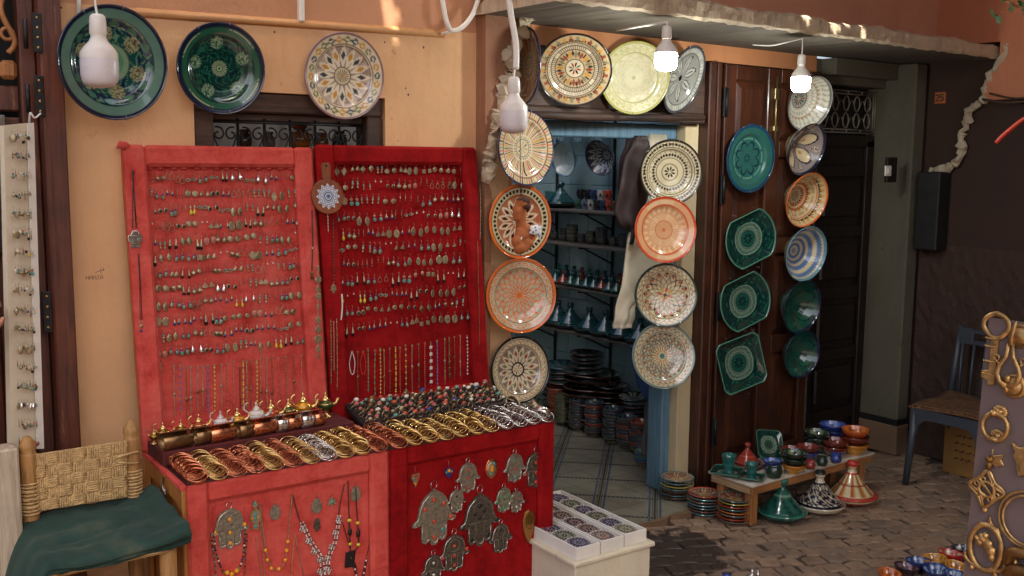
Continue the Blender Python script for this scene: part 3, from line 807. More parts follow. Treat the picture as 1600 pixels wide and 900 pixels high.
class Pat:
    """Paints colours on a polar grid: r in 0..1, t in radians."""
    def __init__(s, r, t, base):
        s.r, s.t = r, t; s.c = np.empty(r.shape + (3,)); s.c[:] = base
    def put(s, mask, col): s.c[mask] = col; return s
    def band(s, r0, r1, col): return s.put((s.r >= r0) & (s.r < r1), col)
    def line(s, r0, w, col): return s.put(np.abs(s.r - r0) < w / 2, col)
    def fr(s, n, off=0.0): return (s.t * n / (2 * PI) + off) % 1.0
    def u(s, r0, r1): return (s.r - r0) / (r1 - r0)
    def petals(s, n, r0, r1, width, col, p=0.8, off=0.0, cols=None, peak=0.5):
        u = s.u(r0, r1); ok = (u > 0) & (u < 1); uc = np.clip(u, 0, 1)
        w = np.where(uc < peak, (uc / peak) ** p, ((1 - uc) / (1 - peak)) ** p) * width / 2
        f = s.fr(n, off); m = ok & (np.abs(f - 0.5) < w)
        if cols is None: s.c[m] = col
        else:
            k = np.floor(s.t * n / (2 * PI) + off).astype(int) % len(cols)
            for i, c in enumerate(cols): s.c[m & (k == i)] = c
        return s
    def diamonds(s, n, r0, r1, col, size=0.9, off=0.0, cols=None):
        u = s.u(r0, r1); f = s.fr(n, off)
        m = (u > 0) & (u < 1) & (np.abs(2*u-1) + np.abs(2*f-1) < size)
        if cols is None: s.c[m] = col
        else:
            k = np.floor(s.t * n / (2 * PI) + off).astype(int) % len(cols)
            for i, c in enumerate(cols): s.c[m & (k == i)] = c
        return s
    def tri(s, n, r0, r1, col, inward=False, off=0.0, k=1.0):
        u = s.u(r0, r1); f = s.fr(n, off); tw = np.abs(2*f-1)
        if inward: u2 = 1 - u
        else: u2 = u
        return s.put((u > 0) & (u < 1) & (u2 < tw * k), col)
    def zig(s, n, r0, r1, w, col, off=0.0):
        u = s.u(r0, r1); tw = np.abs(2*s.fr(n, off)-1)
        return s.put((u > -w) & (u < 1 + w) & (np.abs(u - tw) < w), col)
    def rays(s, n, r0, r1, cols, duty=0.55, off=0.0):
        m = (s.r > r0) & (s.r < r1); k = np.floor(s.t * n / (2*PI) + off).astype(int) % len(cols); f = s.fr(n, off)
        for i, c in enumerate(cols): s.c[m & (k == i) & (np.abs(f - .5) < duty/2)] = c
        return s
    def ticks(s, n, r0, r1, col, duty=0.4, off=0.0): return s.rays(n, r0, r1, [col], duty, off)
    def lattice(s, n, r0, r1, col, w=0.1, turns=0.16, p=0.8):
        u = np.clip(s.u(r0, r1), 0, 1) ** p; m = (s.r > r0) & (s.r < r1)
        for sg in (-1, 1):
            f = (s.t * n / (2*PI) + sg * u * turns * n) % 1.0
            s.c[m & (np.minimum(f, 1-f) < w/2)] = col
        return s
    def latticefill(s, n, r0, r1, cols, turns=0.16, p=0.8):
        u = np.clip(s.u(r0, r1), 0, 1) ** p; m = (s.r > r0) & (s.r < r1)
        a = np.floor(s.t*n/(2*PI) + u*turns*n).astype(int); b = np.floor(s.t*n/(2*PI) - u*turns*n).astype(int)
        k = (a + b) % len(cols)
        for i, c in enumerate(cols): s.c[m & (k == i)] = c
        return s
    def rosettes(s, n, rc, rad, col, line, off=0.0):
        a = (np.floor(s.t * n / (2*PI) + off) + 0.5 - off) * 2*PI/n
        x, y = s.r*np.cos(s.t) - rc*np.cos(a), s.r*np.sin(s.t) - rc*np.sin(a)
        d = np.hypot(x, y); th = np.arctan2(y, x)
        edge = rad * (1 + 0.07*np.cos(14*th))
        s.c[d < edge] = col
        s.c[(d < edge*0.93) & (d > rad*0.3) & (((th*16/(2*PI)) % 1) < 0.42)] = line
        s.c[(np.abs(d - rad*0.3) < rad*0.05)] = line
        return s
    def swirl(s, n, r0, r1, col, col2, seed=1):
        m = (s.r > r0) & (s.r < r1)
        x, y = s.r*np.cos(s.t), s.r*np.sin(s.t)
        f = np.sin(n*s.t + 5*np.sin(13*s.r + seed)) + np.sin(22*x + 3*np.sin(11*y + seed)) * 0.8 + 0.6*np.cos(17*y + 4*np.cos(9*x))
        s.c[m & (np.abs(f) < 0.33)] = col
        s.c[m & (f > 1.15)] = col2
        return s
    def dots(s, n, rc, rad, col, off=0.0):
        a = (np.floor(s.t * n / (2*PI) + off) + 0.5 - off) * 2*PI/n
        d = np.hypot(s.r*np.cos(s.t) - rc*np.cos(a), s.r*np.sin(s.t) - rc*np.sin(a))
        return s.put(d < rad, col)
PLATE = [(0, .0), (.15, .0), (.5, .02), (.66, .05), (.72, .105), (.76, .125), (.95, .165), (1.0, .17)]
DISH = [(0, .0), (.4, .01), (.7, .06), (.9, .13), (1.0, .17)]
BOWL = [(0, .0), (.3, .03), (.5, .12), (.7, .27), (.88, .48), (1.0, .66)]
def outline_fn(kind):
    if kind == 'oct': return lambda t: np.minimum(1.0, 0.94 / np.maximum(np.abs(np.cos(((t + PI/8) % (PI/4)) - PI/8)), .5)) * 1.0
    if kind == 'square':
        def f(t):
            q = np.abs(((t + PI/4) % (PI/2)) - PI/4)
            return np.minimum(0.80 / np.cos(q), 1.02)
        return f
    if kind == 'barrel':
        return lambda t: np.minimum(1.0, np.minimum(0.80 / np.maximum(np.abs(np.sin(t)), 1e-3), 1.0))
    return lambda t: np.ones_like(t)
def pottery_mesh(name, R, prof, paint, rim=(.05, .05, .05), back=(.6, .55, .45), shape=None, nr=44, nt_=132, thick=0.035, foot=0.45, mt=None):
    """Front (inside) surface painted by colour function; back surface and foot ring plain."""
    rr = np.linspace(0, 1, nr); tt = np.linspace(0, 2*PI, nt_, endpoint=False)
    r, t = np.meshgrid(rr, tt, indexing='ij')
    zf = np.interp(rr, [p[0] for p in prof], [p[1] for p in prof])
    of = outline_fn(shape)(t)
    k = 1 + (of - 1) * np.clip((r - .35) / .65, 0, 1)
    X, Y = r * k * np.cos(t), r * k * np.sin(t); Z = np.repeat(zf[:, None], nt_, 1)
    C = paint(r, t) if paint else np.full(r.shape + (3,), .5)
    V = np.stack([X, Y, Z], -1).reshape(-1, 3); COLS = C.reshape(-1, 3)
    # back rows
    brs = [(1.0, zf[-1] + .012, rim), (1.022, zf[-1] - .01, rim), (1.0, zf[-1] - .05, rim)]
    for q in (.86, .68, .55): brs.append((q, float(np.interp(q, rr, zf)) - thick - .03, back))
    brs += [(foot + .03, -thick - .02, back), (foot, -thick - .07, back), (foot - .06, -thick - .07, back), (foot - .07, -thick - .02, back), (0.001, -thick - .02, back)]
    of1 = outline_fn(shape)(tt)
    for q, z, c in brs:
        kk = 1 + (of1 - 1) * np.clip((q - .35) / .65, 0, 1)
        V = np.concatenate([V, np.stack([q*kk*np.cos(tt), q*kk*np.sin(tt), np.full(nt_, z)], -1)])
        COLS = np.concatenate([COLS, np.repeat(np.array(c)[None], nt_, 0)])
    rows = nr + len(brs)
    i = np.arange(rows - 1)[:, None]; j = np.arange(nt_)[None]; j2 = (j + 1) % nt_
    F = np.stack([i*nt_ + j, (i+1)*nt_ + j, (i+1)*nt_ + j2, i*nt_ + j2], -1).reshape(-1, 4)
    me = bpy.data.meshes.new(name)
    V = V * R
    me.vertices.add(len(V)); me.vertices.foreach_set('co', V.astype(np.float32).ravel())
    me.loops.add(F.size); me.loops.foreach_set('vertex_index', F.astype(np.int32).ravel())
    me.polygons.add(len(F)); me.polygons.foreach_set('loop_start', np.arange(0, F.size, 4, dtype=np.int32))
    me.update(calc_edges=True)
    me.polygons.foreach_set('use_smooth', np.ones(len(F), dtype=bool))
    ca = me.color_attributes.new('Col', 'FLOAT_COLOR', 'POINT')
    ca.data.foreach_set('color', np.concatenate([COLS, np.ones((len(COLS), 1))], 1).astype(np.float32).ravel())
    me.materials.append(mt or M_glaze)
    return me
def facing(cx, cy, aspect, phi, sgn, where):
    """World frame of a disc seen at a pixel with the given foreshortening."""
    p = where
    d = (p - CAM).normalized()
    e1 = (rgt - d * rgt.dot(d)).normalized(); e2 = e1.cross(d).normalized()
    ph = math.radians(phi)
    a = e2 * math.cos(ph) + e1 * math.sin(ph); b = e1 * math.cos(ph) - e2 * math.sin(ph)
    th = math.acos(min(1, aspect))
    n = (-d * math.cos(th) + b * (sgn * math.sin(th))).normalized()
    x = a.cross(n).normalized()
    return Matrix((x, a, n)).transposed().to_4x4(), p
def hang(name, label, cat, cx, cy, major, aspect, phi, sgn, where, prof, paint, rim, back, group, shape=None, spin=0.0, **kw):
    Mr, p = facing(cx, cy, aspect, phi, sgn, where)
    R = major / 2.04 / FPX * depth(p)
    top = prof[-1][1] * R
    me = pottery_mesh(name, R, prof, paint, rim, back, shape, **kw)
    o = link(name, me, None, T(*p) @ Mr @ T(0, 0, -top) @ RZ(spin))
    if cat == 'plate':
        for a in (1.2, 1.94, 4.71):
            mb = MB(); mb.tube([(math.cos(a) * r_ * R, math.sin(a) * r_ * R, z_ * R) for r_, z_ in ((.9, .06), (1.02, .11), (1.035, .17), (1.0, .192), (.955, .18))], .0013, 5)
            part('wire_clip', mb, M_steel, o)
    return tag(o, label, cat, group)

CR, IV = A(226, 214, 186), A(214, 200, 170)
BK, NV = A(26, 24, 28), A(24, 34, 62)
OR, OR2 = A(224, 112, 44), A(206, 88, 50)
RD, OC = A(176, 52, 40), A(206, 152, 66)
GN, DG, TL, LG = A(36, 92, 76), A(12, 50, 44), A(58, 136, 122), A(138, 172, 142)
TP, GY = A(168, 142, 124), A(150, 148, 138)
SG = A(150, 160, 120)
def p_big_green(r, t):
    p = Pat(r, t, A(24, 72, 70))
    p.swirl(7, .32, .76, A(96, 138, 110), A(16, 40, 76), 2).petals(12, .6, .77, .9, A(16, 40, 76), .5).petals(12, .63, .75, .6, A(60, 112, 92), .5).rosettes(6, .52, .14, A(150, 160, 124), A(92, 70, 56))
    p.band(.78, .95, A(96, 134, 122))
    for q in (.80, .825, .85, .875, .90, .925): p.line(q, .008, A(70, 104, 90))
    p.band(.76, .79, DG).band(.94, 1.01, NV)
    p.band(.24, .35, A(120, 150, 122)); [p.line(q, .008, A(60, 84, 72)) for q in (.25, .27, .29, .31, .33, .35)]
    p.band(0, .24, A(84, 142, 110)).petals(6, .03, .17, .6, NV, .5).band(0, .02, NV)
    return p.c
def p_green2(r, t):
    p = Pat(r, t, A(12, 56, 52))
    p.swirl(5, .20, .74, A(34, 96, 76), A(8, 40, 42), 4).rosettes(5, .57, .15, A(26, 84, 66), A(150, 170, 140), .3)
    p.line(.40, .02, DG).line(.36, .012, DG).band(.78, .90, A(34, 92, 70)).zig(64, .87, .90, .2, A(176, 186, 150)).band(.93, 1.01, NV).line(.76, .02, DG)
    p.band(0, .17, A(24, 92, 70)).ticks(24, .07, .165, A(190, 194, 160), .42).line(.05, .02, A(180, 190, 150))
    return p.c
def p_petal_cream(r, t):
    p = Pat(r, t, CR)
    p.diamonds(26, .76, .94, None, 1.0, 0, [OC, A(70, 90, 110), A(120, 130, 90)]).diamonds(26, .81, .89, CR, .7).line(.75, .012, A(110, 90, 90)).line(.70, .016, A(120, 100, 100))
    p.band(.2, .68, A(164, 146, 136)).ticks(120, .2, .68, A(196, 180, 164), .5)
    p.petals(16, .16, .70, 1.0, A(236, 226, 204), .7).petals(16, .36, .60, .62, None, .9, 0, [OC, A(70, 80, 90)])
    p.band(0, .2, IV).line(.2, .02, A(90, 76, 76)).ticks(16, .03, .16, A(120, 110, 90), .4).band(0, .03, OC).band(.965, 1.01, A(150, 116, 126))
    return p.c
def p_folk(r, t):
    p = Pat(r, t, A(200, 178, 140))
    p.tri(30, .78, .92, A(60, 44, 40)).petals(30, .78, .94, .6, None, .8, .5, [A(150, 74, 50), OC, A(140, 132, 104)]).line(.75, .012, BK)
    p.band(.66, .73, CR).dots(28, .695, .02, RD).dots(28, .695, .016, BK, .5).line(.65, .02, BK)
    p.band(.53, .64, CR).ticks(64, .54, .63, A(120, 100, 80), .4).line(.525, .02, BK)
    p.petals(16, .28, .5, .7, None, .7, 0, [A(150, 74, 50), A(140, 132, 104), OC]).petals(16, .34, .52, .4, A(50, 40, 38), .8, .5).line(.26, .03, BK)
    p.band(0, .24, CR).petals(8, 0, .18, .7, None, .6, 0, [BK, RD, A(110, 124, 90)]).band(.955, 1.01, BK)
    return p.c
def p_lemon(r, t):
    p = Pat(r, t, A(230, 224, 194))
    p.lattice(60, .26, .68, A(214, 208, 166), .22, .2).lattice(80, .74, .93, A(204, 202, 138), .25, .05)
    for q in (.70, .73, .24, .2): p.line(q, .014, A(176, 178, 96))
    p.petals(8, 0, .06, .8, A(150, 160, 70)).band(.95, 1.01, A(196, 190, 122))
    return p.c
def p_grey_leaf(r, t):
    p = Pat(r, t, A(158, 160, 156))
    p.petals(7, .04, .7, .8, BK, .6).petals(7, .08, .67, .66, A(196, 196, 188), .6).petals(7, .1, .64, .1, A(90, 90, 90), .5)
    p.ticks(48, .80, .93, A(210, 208, 196), .6).line(.76, .02, A(96, 96, 98)).band(.95, 1.01, A(70, 74, 84)).band(0, .07, BK)
    return p.c
def p_rays(r, t):
    p = Pat(r, t, A(222, 208, 180)); cols = [BK, OC, A(140, 146, 110), A(204, 92, 60)]
    p.rays(56, .36, .75, cols, .5).rays(64, .82, .96, cols, .5, .3)
    for q in (.79, .815, .36, .33): p.line(q, .014, A(150, 110, 90))
    p.band(0, .34, A(216, 202, 172)).ticks(24, .26, .32, A(96, 100, 96), .4).line(.235, .014, A(110, 110, 100)).rays(8, .02, .17, [BK, A(150, 160, 110), OR, A(140, 140, 110)], .25).band(.97, 1.01, A(40, 46, 84))
    return p.c
def p_salmon_star(r, t):
    p = Pat(r, t, A(210, 196, 158))
    p.petals(44, .74, .90, .5, BK, .5).ticks(44, .74, .92, BK, .12).line(.72, .016, A(90, 70, 60)).line(.93, .016, A(80, 74, 70))
    p.band(0, .70, A(176, 108, 78)).petals(14, .18, .66, 1.0, CR, .7).petals(14, .28, .57, .6, A(176, 108, 78), .8).petals(14, .34, .52, .4, BK, .8)
    p.line(.69, .02, OR).band(0, .16, CR).ticks(14, .02, .14, BK, .3).band(.95, 1.01, OR)
    return p.c
def p_orange_lace(r, t):
    p = Pat(r, t, A(196, 186, 156))
    p.latticefill(20, .08, .70, [A(196, 186, 156), A(206, 170, 146), A(182, 184, 160)], .13).lattice(20, .08, .70, OR, .17, .13)
    p.zig(26, .77, .90, .1, OR).zig(26, .80, .93, .06, OR, .5).line(.74, .026, A(140, 100, 84)).line(.705, .012, A(130, 96, 84)).line(.925, .012, A(120, 90, 80))
    p.petals(16, .05, .3, .35, OR, .6).band(0, .075, OR).band(.95, 1.01, A(226, 116, 48))
    return p.c
def p_black_star(r, t):
    p = Pat(r, t, A(214, 200, 168))
    p.dots(36, .86, .022, BK).dots(36, .80, .018, RD, .5).dots(36, .83, .016, OC, .25).line(.75, .03, BK).line(.91, .012, A(110, 90, 80))
    p.band(0, .72, A(134, 118, 108)).ticks(140, .2, .72, A(154, 138, 126), .5).petals(16, .15, .70, 1.0, A(226, 214, 186), .7).petals(16, .36, .58, .55, None, .9, 0, [A(150, 80, 50), A(120, 120, 80)])
    p.line(.2, .05, BK).band(0, .18, CR).rays(8, .02, .16, [RD, BK, OC, SG], .3).band(.945, 1.01, BK)
    return p.c
def p_black_rings(r, t):
    p = Pat(r, t, A(212, 200, 168))
    p.diamonds(52, .80, .925, BK, 1.0).diamonds(36, .48, .60, BK, 1.0).line(.77, .014, BK).line(.66, .014, A(90, 80, 70)).line(.70, .01, A(90, 80, 70)).line(.44, .016, A(70, 64, 60)).line(.36, .014, BK).line(.26, .02, BK)
    p.petals(24, .62, .66, .5, A(120, 110, 80)).petals(8, .03, .18, .7, BK, .6).band(0, .03, CR).line(.95, .012, A(120, 100, 80)).band(.965, 1.01, BK)
    return p.c
def p_salmon(r, t):
    p = Pat(r, t, A(220, 166, 124))
    p.ticks(90, .30, .50, A(236, 200, 160), .4).ticks(110, .54, .72, A(236, 200, 160), .4, .3).ticks(130, .80, .92, A(234, 196, 156), .35)
    for q in (.77, .74, .28, .2): p.line(q, .012, A(206, 96, 58))
    p.petals(6, 0, .07, .9, A(206, 70, 40)).band(.935, 1.01, A(212, 74, 46))
    return p.c
def p_lattice_black(r, t):
    p = Pat(r, t, A(216, 202, 166))
    p.latticefill(16, .0, .74, [A(216, 202, 166), A(220, 206, 172), A(206, 180, 140)], .16).petals(16, .55, .68, .4, A(190, 80, 60)).lattice(16, .10, .74, BK, .13, .16)
    p.petals(8, .03, .26, .8, None, .6, 0, [A(206, 170, 90), A(190, 90, 60)]).band(0, .05, A(30, 60, 50)).line(.76, .016, A(110, 96, 80))
    p.zig(30, .80, .92, .11, BK).dots(30, .83, .018, RD).band(.95, 1.01, A(40, 60, 52))
    return p.c
def p_lattice_teal(r, t):
    p = Pat(r, t, A(204, 192, 160))
    p.latticefill(26, .12, .70, [A(204, 192, 160), A(186, 176, 140), A(190, 130, 90)], .2).lattice(26, .12, .70, A(92, 112, 112), .26, .2)
    p.petals(20, .08, .34, .5, A(220, 206, 160), .6).petals(10, .1, .3, .3, A(206, 120, 60), .7).band(0, .09, A(70, 124, 120)).line(.73, .03, CR).line(.75, .012, A(80, 96, 100))
    p.zig(34, .79, .92, .13, A(90, 110, 112)).dots(34, .82, .02, RD).dots(34, .89, .016, OC, .5).band(.945, 1.01, A(112, 130, 126))
    return p.c
def p_teal_oval(r, t):
    p = Pat(r, t, A(46, 98, 92))
    p.ticks(70, .56, .62, A(130, 180, 158), .4).ticks(90, .82, .85, A(30, 90, 90), .5).petals(8, .2, .52, .95, NV, .4).petals(8, .2, .47, .8, A(46, 98, 92), .4).petals(8, .02, .16, .6, A(20, 60, 70), .5)
    for q in (.54, .64, .68, .78): p.line(q, .012, A(30, 96, 92))
    return p.band(.93, 1.01, A(28, 66, 96)).c
def p_green_square(r, t):
    p = Pat(r, t, A(16, 62, 56))
    p.swirl(6, .56, .95, A(10, 36, 42), A(34, 92, 76), 3)
    p.band(.26, .54, A(46, 84, 76)); [p.ticks(56, q, q + .04, A(150, 172, 150), .5, q * 9) for q in (.28, .335, .39, .445, .49)]
    p.line(.54, .014, A(140, 170, 150)).line(.26, .014, A(16, 60, 60)).band(0, .25, A(26, 88, 74)).petals(8, .03, .18, .8, A(12, 36, 44), .5).band(0, .03, A(30, 96, 82)).band(.955, 1.01, A(80, 132, 116))
    return p.c
def p_b_grey(r, t):
    p = Pat(r, t, A(186, 186, 176))
    for q in (.34, .50, .66, .80): p.diamonds(26, q, q + .2, A(232, 228, 214), .95, q * 9)
    p.diamonds(26, .62, .72, A(190, 150, 110), .8, .5).band(0, .32, A(176, 180, 170)).petals(12, .04, .28, .6, None, .6, 0, [RD, GN, NV]).line(.32, .016, BK).line(.97, .05, A(120, 124, 124))
    return p.c
def p_b_flower(r, t):
    p = Pat(r, t, A(150, 138, 138))
    p.petals(5, .1, .85, .86, NV, .45).petals(5, .14, .8, .74, A(222, 204, 166), .45).petals(5, .3, .5, .2, A(196, 140, 90), .7).rosettes(5, .78, .1, A(200, 190, 170), NV, .5).band(0, .1, A(196, 150, 90)).line(.1, .03, NV).band(.94, 1.01, NV)
    return p.c
def p_b_orange(r, t):
    p = Pat(r, t, A(214, 192, 150))
    p.tri(26, .80, .94, BK).petals(26, .81, .95, .5, OC, .8, .5).tri(18, .50, .60, BK).petals(18, .5, .62, .5, OC, .7, .5).ticks(60, .64, .72, A(130, 110, 80), .4).ticks(20, .26, .33, BK, .5)
    for q in (.77, .47, .36): p.line(q, .04, A(200, 92, 50))
    p.band(0, .2, A(210, 190, 150)).lattice(8, .02, .2, BK, .2, .2).band(.955, 1.01, OR)
    return p.c
def p_b_blue(r, t):
    p = Pat(r, t, A(220, 206, 172)); B = A(92, 128, 176)
    for q in (.2, .38, .58, .80): p.band(q, q + .09, B).tri(44, q + .085, q + .12, B).tri(44, q - .03, q + .005, B, True)
    p.band(0, .1, A(150, 160, 170)).band(.95, 1.01, A(104, 150, 170))
    return p.c
def p_b_green(r, t):
    p = Pat(r, t, A(20, 80, 66))
    p.petals(6, .12, .9, .9, A(12, 40, 44), .4).petals(6, .14, .86, .82, A(28, 92, 76), .4).ticks(90, .74, .93, A(20, 70, 64), .35, .2).petals(6, .14, .84, .7, A(28, 92, 76), .4).petals(6, .2, .6, .08, A(12, 50, 50), .4).petals(6, .05, .5, .5, A(16, 60, 60), .5, .5).petals(6, .07, .46, .4, A(26, 86, 72), .5, .5).band(.95, 1.01, NV)
    return p.c
def p_white(r, t):
    p = Pat(r, t, A(196, 214, 214)); p.band(.95, 1.01, A(60, 120, 160)).line(.4, .02, A(150, 176, 180)); return p.c
def p_navy_star(r, t):
    p = Pat(r, t, A(66, 68, 86)); p.petals(14, .34, .92, .9, A(196, 204, 196), .7).petals(14, .5, .78, .4, A(60, 60, 80), .8).band(0, .3, A(90, 96, 110)).petals(12, .05, .26, .6, A(210, 214, 204), .6).band(.95, 1.01, A(50, 52, 84)); return p.c

WP = 'plates hung on the ochre wall'
LC, RC, DP, DBW = 'plates hung left of the shop door', 'plates hung right of the shop door', 'green plates hung on the brown door', 'bowls hung on the brown door'
YB = tuple(A(150, 120, 90))
HANG = [
 ('plate', 'largest green wall plate with navy rim and pale ringed border, behind the unlit bulb', 'plate', 179, 98, 177, .91, 0, 1, 3.38, PLATE, p_big_green, NV, WP, None),
 ('plate', 'dark green wall plate with five pale rosettes and navy rim', 'plate', 347, 107, 142, .94, 0, 1, 3.47, PLATE, p_green2, NV, WP, None),
 ('plate', 'cream wall plate with sixteen pointed petals and mauve rim above the barred window', 'plate', 539.5, 119, 134, .915, 0, 1, 3.50, PLATE, p_petal_cream, A(150, 116, 126), WP, None),
 ('plate', 'cream plate with black, red and ochre folk rings over the shop door', 'plate', 898, 110, 117, .955, 90, 1, 3.47, PLATE, p_folk, BK, 'plates over the shop door', None),
 ('plate', 'pale lemon plate with fine netted pattern over the shop door', 'plate', 993, 122, 113, .95, 10, 1, 3.49, PLATE, p_lemon, A(186, 190, 96), 'plates over the shop door', None),
 ('plate', 'grey plate with black outlined leaf flower, tilted at the lintel corner', 'plate', 1070.5, 125, 110, .47, 21, 1, 3.50, PLATE, p_grey_leaf, A(70, 74, 84), 'plates over the shop door', None),
 ('plate', 'striped ray plate seen edge on behind the broken plaster edge', 'plate', 818, 103, 122, .40, 3, -1, 3.50, PLATE, p_rays, A(40, 46, 84), LC, None),
 ('plate', 'cream plate with coloured radiating stripes, topmost of the column left of the door', 'plate', 823, 231, 119, .735, -4, 1, 3.42, PLATE, p_rays, A(40, 46, 84), LC, None),
 ('plate', 'orange rimmed plate with white star, behind the brown camel toy', 'plate', 814, 346, 117, .83, 4, 1, 3.44, PLATE, p_salmon_star, OR, LC, None),
 ('plate', 'orange rimmed plate covered in orange lace pattern left of the door', 'plate', 815, 462, 118, .93, 8, 1, 3.42, PLATE, p_orange_lace, OR, LC, None),
 ('plate', 'black rimmed plate with cream sixteen petal star, lowest left of the door', 'plate', 813.5, 578, 107, .86, 8, 1, 3.45, PLATE, p_black_star, BK, LC, None),
 ('plate', 'cream plate with rings of black diamonds, top of the column right of the door', 'plate', 1049, 269, 102, .955, 0, 1, 3.50, PLATE, p_black_rings, BK, RC, None),
 ('plate', 'salmon pink plate with red orange rim right of the door', 'plate', 1040.5, 359, 104, .92, -5, 1, 3.47, PLATE, p_salmon, OR2, RC, None),
 ('plate', 'cream plate with black lattice flower and dark green rim right of the door', 'plate', 1041, 461, 100, .975, 0, 1, 3.50, PLATE, p_lattice_black, DG, RC, None),
 ('plate', 'cream plate with grey teal lattice flower, lowest right of the door', 'plate', 1037.5, 556, 104, .94, -6, 1, 3.48, PLATE, p_lattice_teal, A(112, 130, 126), RC, None),
 ('plate', 'shiny teal oval plate with navy rim, highest on the brown door', 'plate', 1174, 248, 107, .675, 5, 1, 3.51, PLATE, p_teal_oval, A(28, 66, 96), DP, None),
 ('plate', 'dark green cut corner plate with pale rim under the shiny teal plate', 'plate', 1174, 373.5, 100, .76, 8, 1, 3.50, DISH, p_green_square, A(92, 156, 134), DP, 'barrel'),
 ('plate', 'dark green cut corner plate, middle one between two others on the door', 'plate', 1165.5, 471.5, 100, .76, 8, 1, 3.50, DISH, p_green_square, A(92, 156, 134), DP, 'barrel'),
 ('plate', 'dark green square plate turned on its corner, lowest on the brown door', 'plate', 1159.5, 568, 104, .80, 12, 1, 3.48, DISH, p_green_square, A(92, 156, 134), DP, 'square'),
 ('bowl', 'white and grey zigzag bowl under the right lit bulb', 'bowl', 1267, 162, 88, .70, 22, 1, 3.43, BOWL, p_b_grey, A(100, 104, 108), DBW, None),
 ('bowl', 'mauve bowl painted with cream flowers and navy scrolls on the door', 'bowl', 1262, 234, 84, .60, 20, 1, 3.45, BOWL, p_b_flower, NV, DBW, None),
 ('bowl', 'orange rimmed bowl with red and black rings on the door', 'bowl', 1262, 313, 88, .66, 20, 1, 3.45, BOWL, p_b_orange, OR, DBW, None),
 ('bowl', 'cream bowl with toothed blue rings on the door', 'bowl', 1261, 397, 88, .66, 16, 1, 3.45, BOWL, p_b_blue, A(104, 150, 170), DBW, None),
 ('bowl', 'green bowl with black petals, upper of the two green bowls on the door', 'bowl', 1254, 480, 86, .62, 18, 1, 3.45, BOWL, p_b_green, NV, DBW, None),
 ('bowl', 'green bowl with black petals, lowest bowl on the brown door', 'bowl', 1254, 554, 76, .66, 18, 1, 3.45, BOWL, p_b_green, NV, DBW, None),
]
for nm, lb, ct, cx, cy, mj, asp, phi, sg, Y, prof, paint, rim, grp, shape in HANG:
    back = tuple(A(206, 192, 160)) if nm == 'bowl' and 'green' not in lb else (tuple(A(46, 120, 104)) if nm == 'bowl' else YB)
    hang(nm, lb, ct, cx, cy, mj, asp, phi, sg, ony(cx, cy, Y), prof, paint, tuple(rim), back, grp, shape, spin={'square': .5, 'barrel': .5}.get(shape, .13), foot=.42)
hang('bowl', 'white bowl with blue rim hanging on the tiled wall inside the shop', 'bowl', 879, 249, 56, .66, -12, -1, onx(879, 249, 4.3), BOWL, p_white, tuple(A(60, 120, 160)), tuple(A(190, 200, 196)), 'bowls on the tiled wall inside', nr=24, nt_=48)
hang('bowl', 'navy bowl with white star petals hanging on the tiled wall inside the shop', 'bowl', 936, 247, 58, .72, -22, -1, onx(936, 247, 4.33), BOWL, p_navy_star, tuple(A(50, 52, 84)), tuple(A(70, 76, 100)), 'bowls on the tiled wall inside', nr=30, nt_=84)
# the shiny wires the column plates hang on
wr = MB(); wr.tube([ony(813, 168, 3.34), ony(813, 400, 3.32)], .0016, 5)
solo('hanging_wire', wr, M_blackp, 'thin dark wire dropping from the unlit bulb past the striped plate', 'wire')
# ================================================================== red velvet jewellery cases and upright panels
def velvet(name, col, dark, light):
    m, t, b = nt(name)
    v = coords(t, True)
    n = noise(t, v, 8.0, 8, 0.75, dist=0.4)
    c = ramp(t, n, [(0.3, dark), (0.5, col), (0.72, light)])
    sp = ramp(t, noise(t, v, 38.0, 6, 0.75), [(0.6, 0.0), (0.75, 0.5)])
    c = mix(t, sp, c, dark)
    for st_ in ((1.5, 1.5, 16.0), (14.0, 14.0, 1.2)):  # crease shade and fold highlights streaked into the velvet colour
        c = mix(t, ramp(t, noise(t, coords(t, True, st_), 2.0, 6, 0.7), [(0.5, 0.0), (0.72, 0.4)]), c, light if st_[2] < 2 else dark)
    t.links.new(c, b.inputs['Base Color'])
    b.inputs['Roughness'].default_value = 0.9; b.inputs['Specular IOR Level'].default_value = 0.15
    b.inputs['Sheen Weight'].default_value = 0.35; b.inputs['Sheen Roughness'].default_value = 0.45
    b.inputs['Sheen Tint'].default_value = c4(light)
    bump(t, b, mathn(t, 'ADD', n, mathn(t, 'MULTIPLY', noise(t, v, 220.0, 3), 0.3)), 0.5, 0.012)
    MATS[name] = m; return m
V_light = velvet('faded_red_velvet', S(204, 80, 70), S(164, 46, 41), S(214, 104, 92))
V_dark = velvet('deep_red_velvet', S(140, 12, 16), S(100, 5, 9), S(164, 26, 26))
M_honey = wood('honey_wood', S(182, 120, 56), S(136, 82, 36), rough=0.5)
M_felt = mat('wine_felt', S(88, 24, 22), 0.8, var=0.3)
TZ = 0.75
tA = math.radians(-1.7)
TD, TP = Vector((math.cos(tA), math.sin(tA), 0)), Vector((-math.sin(tA), math.cos(tA), 0))
def frame_faces(mb, x0, x1, z0, z1, yf, yr, fw, m=0, round_=.012, sx0=0, sx1=0, sz0=0, sz1=0):
    """A velvet-wrapped front: raised border and a sunk field; looking along +y."""
    mb.box((x0, yf, z0), (x0 + fw, yr + .004, z1), m, round_); mb.box((x1 - fw, yf, z0), (x1, yr + .004, z1), m, round_)
    mb.box((x0 + fw - .004, yf + .0015, z1 - fw), (x1 - fw + .004, yr + .004, z1 - .0005), m, round_)
    mb.box((x0 + fw - .004, yf + .0015, z0 + .0005), (x1 - fw + .004, yr + .004, z0 + fw), m, round_)
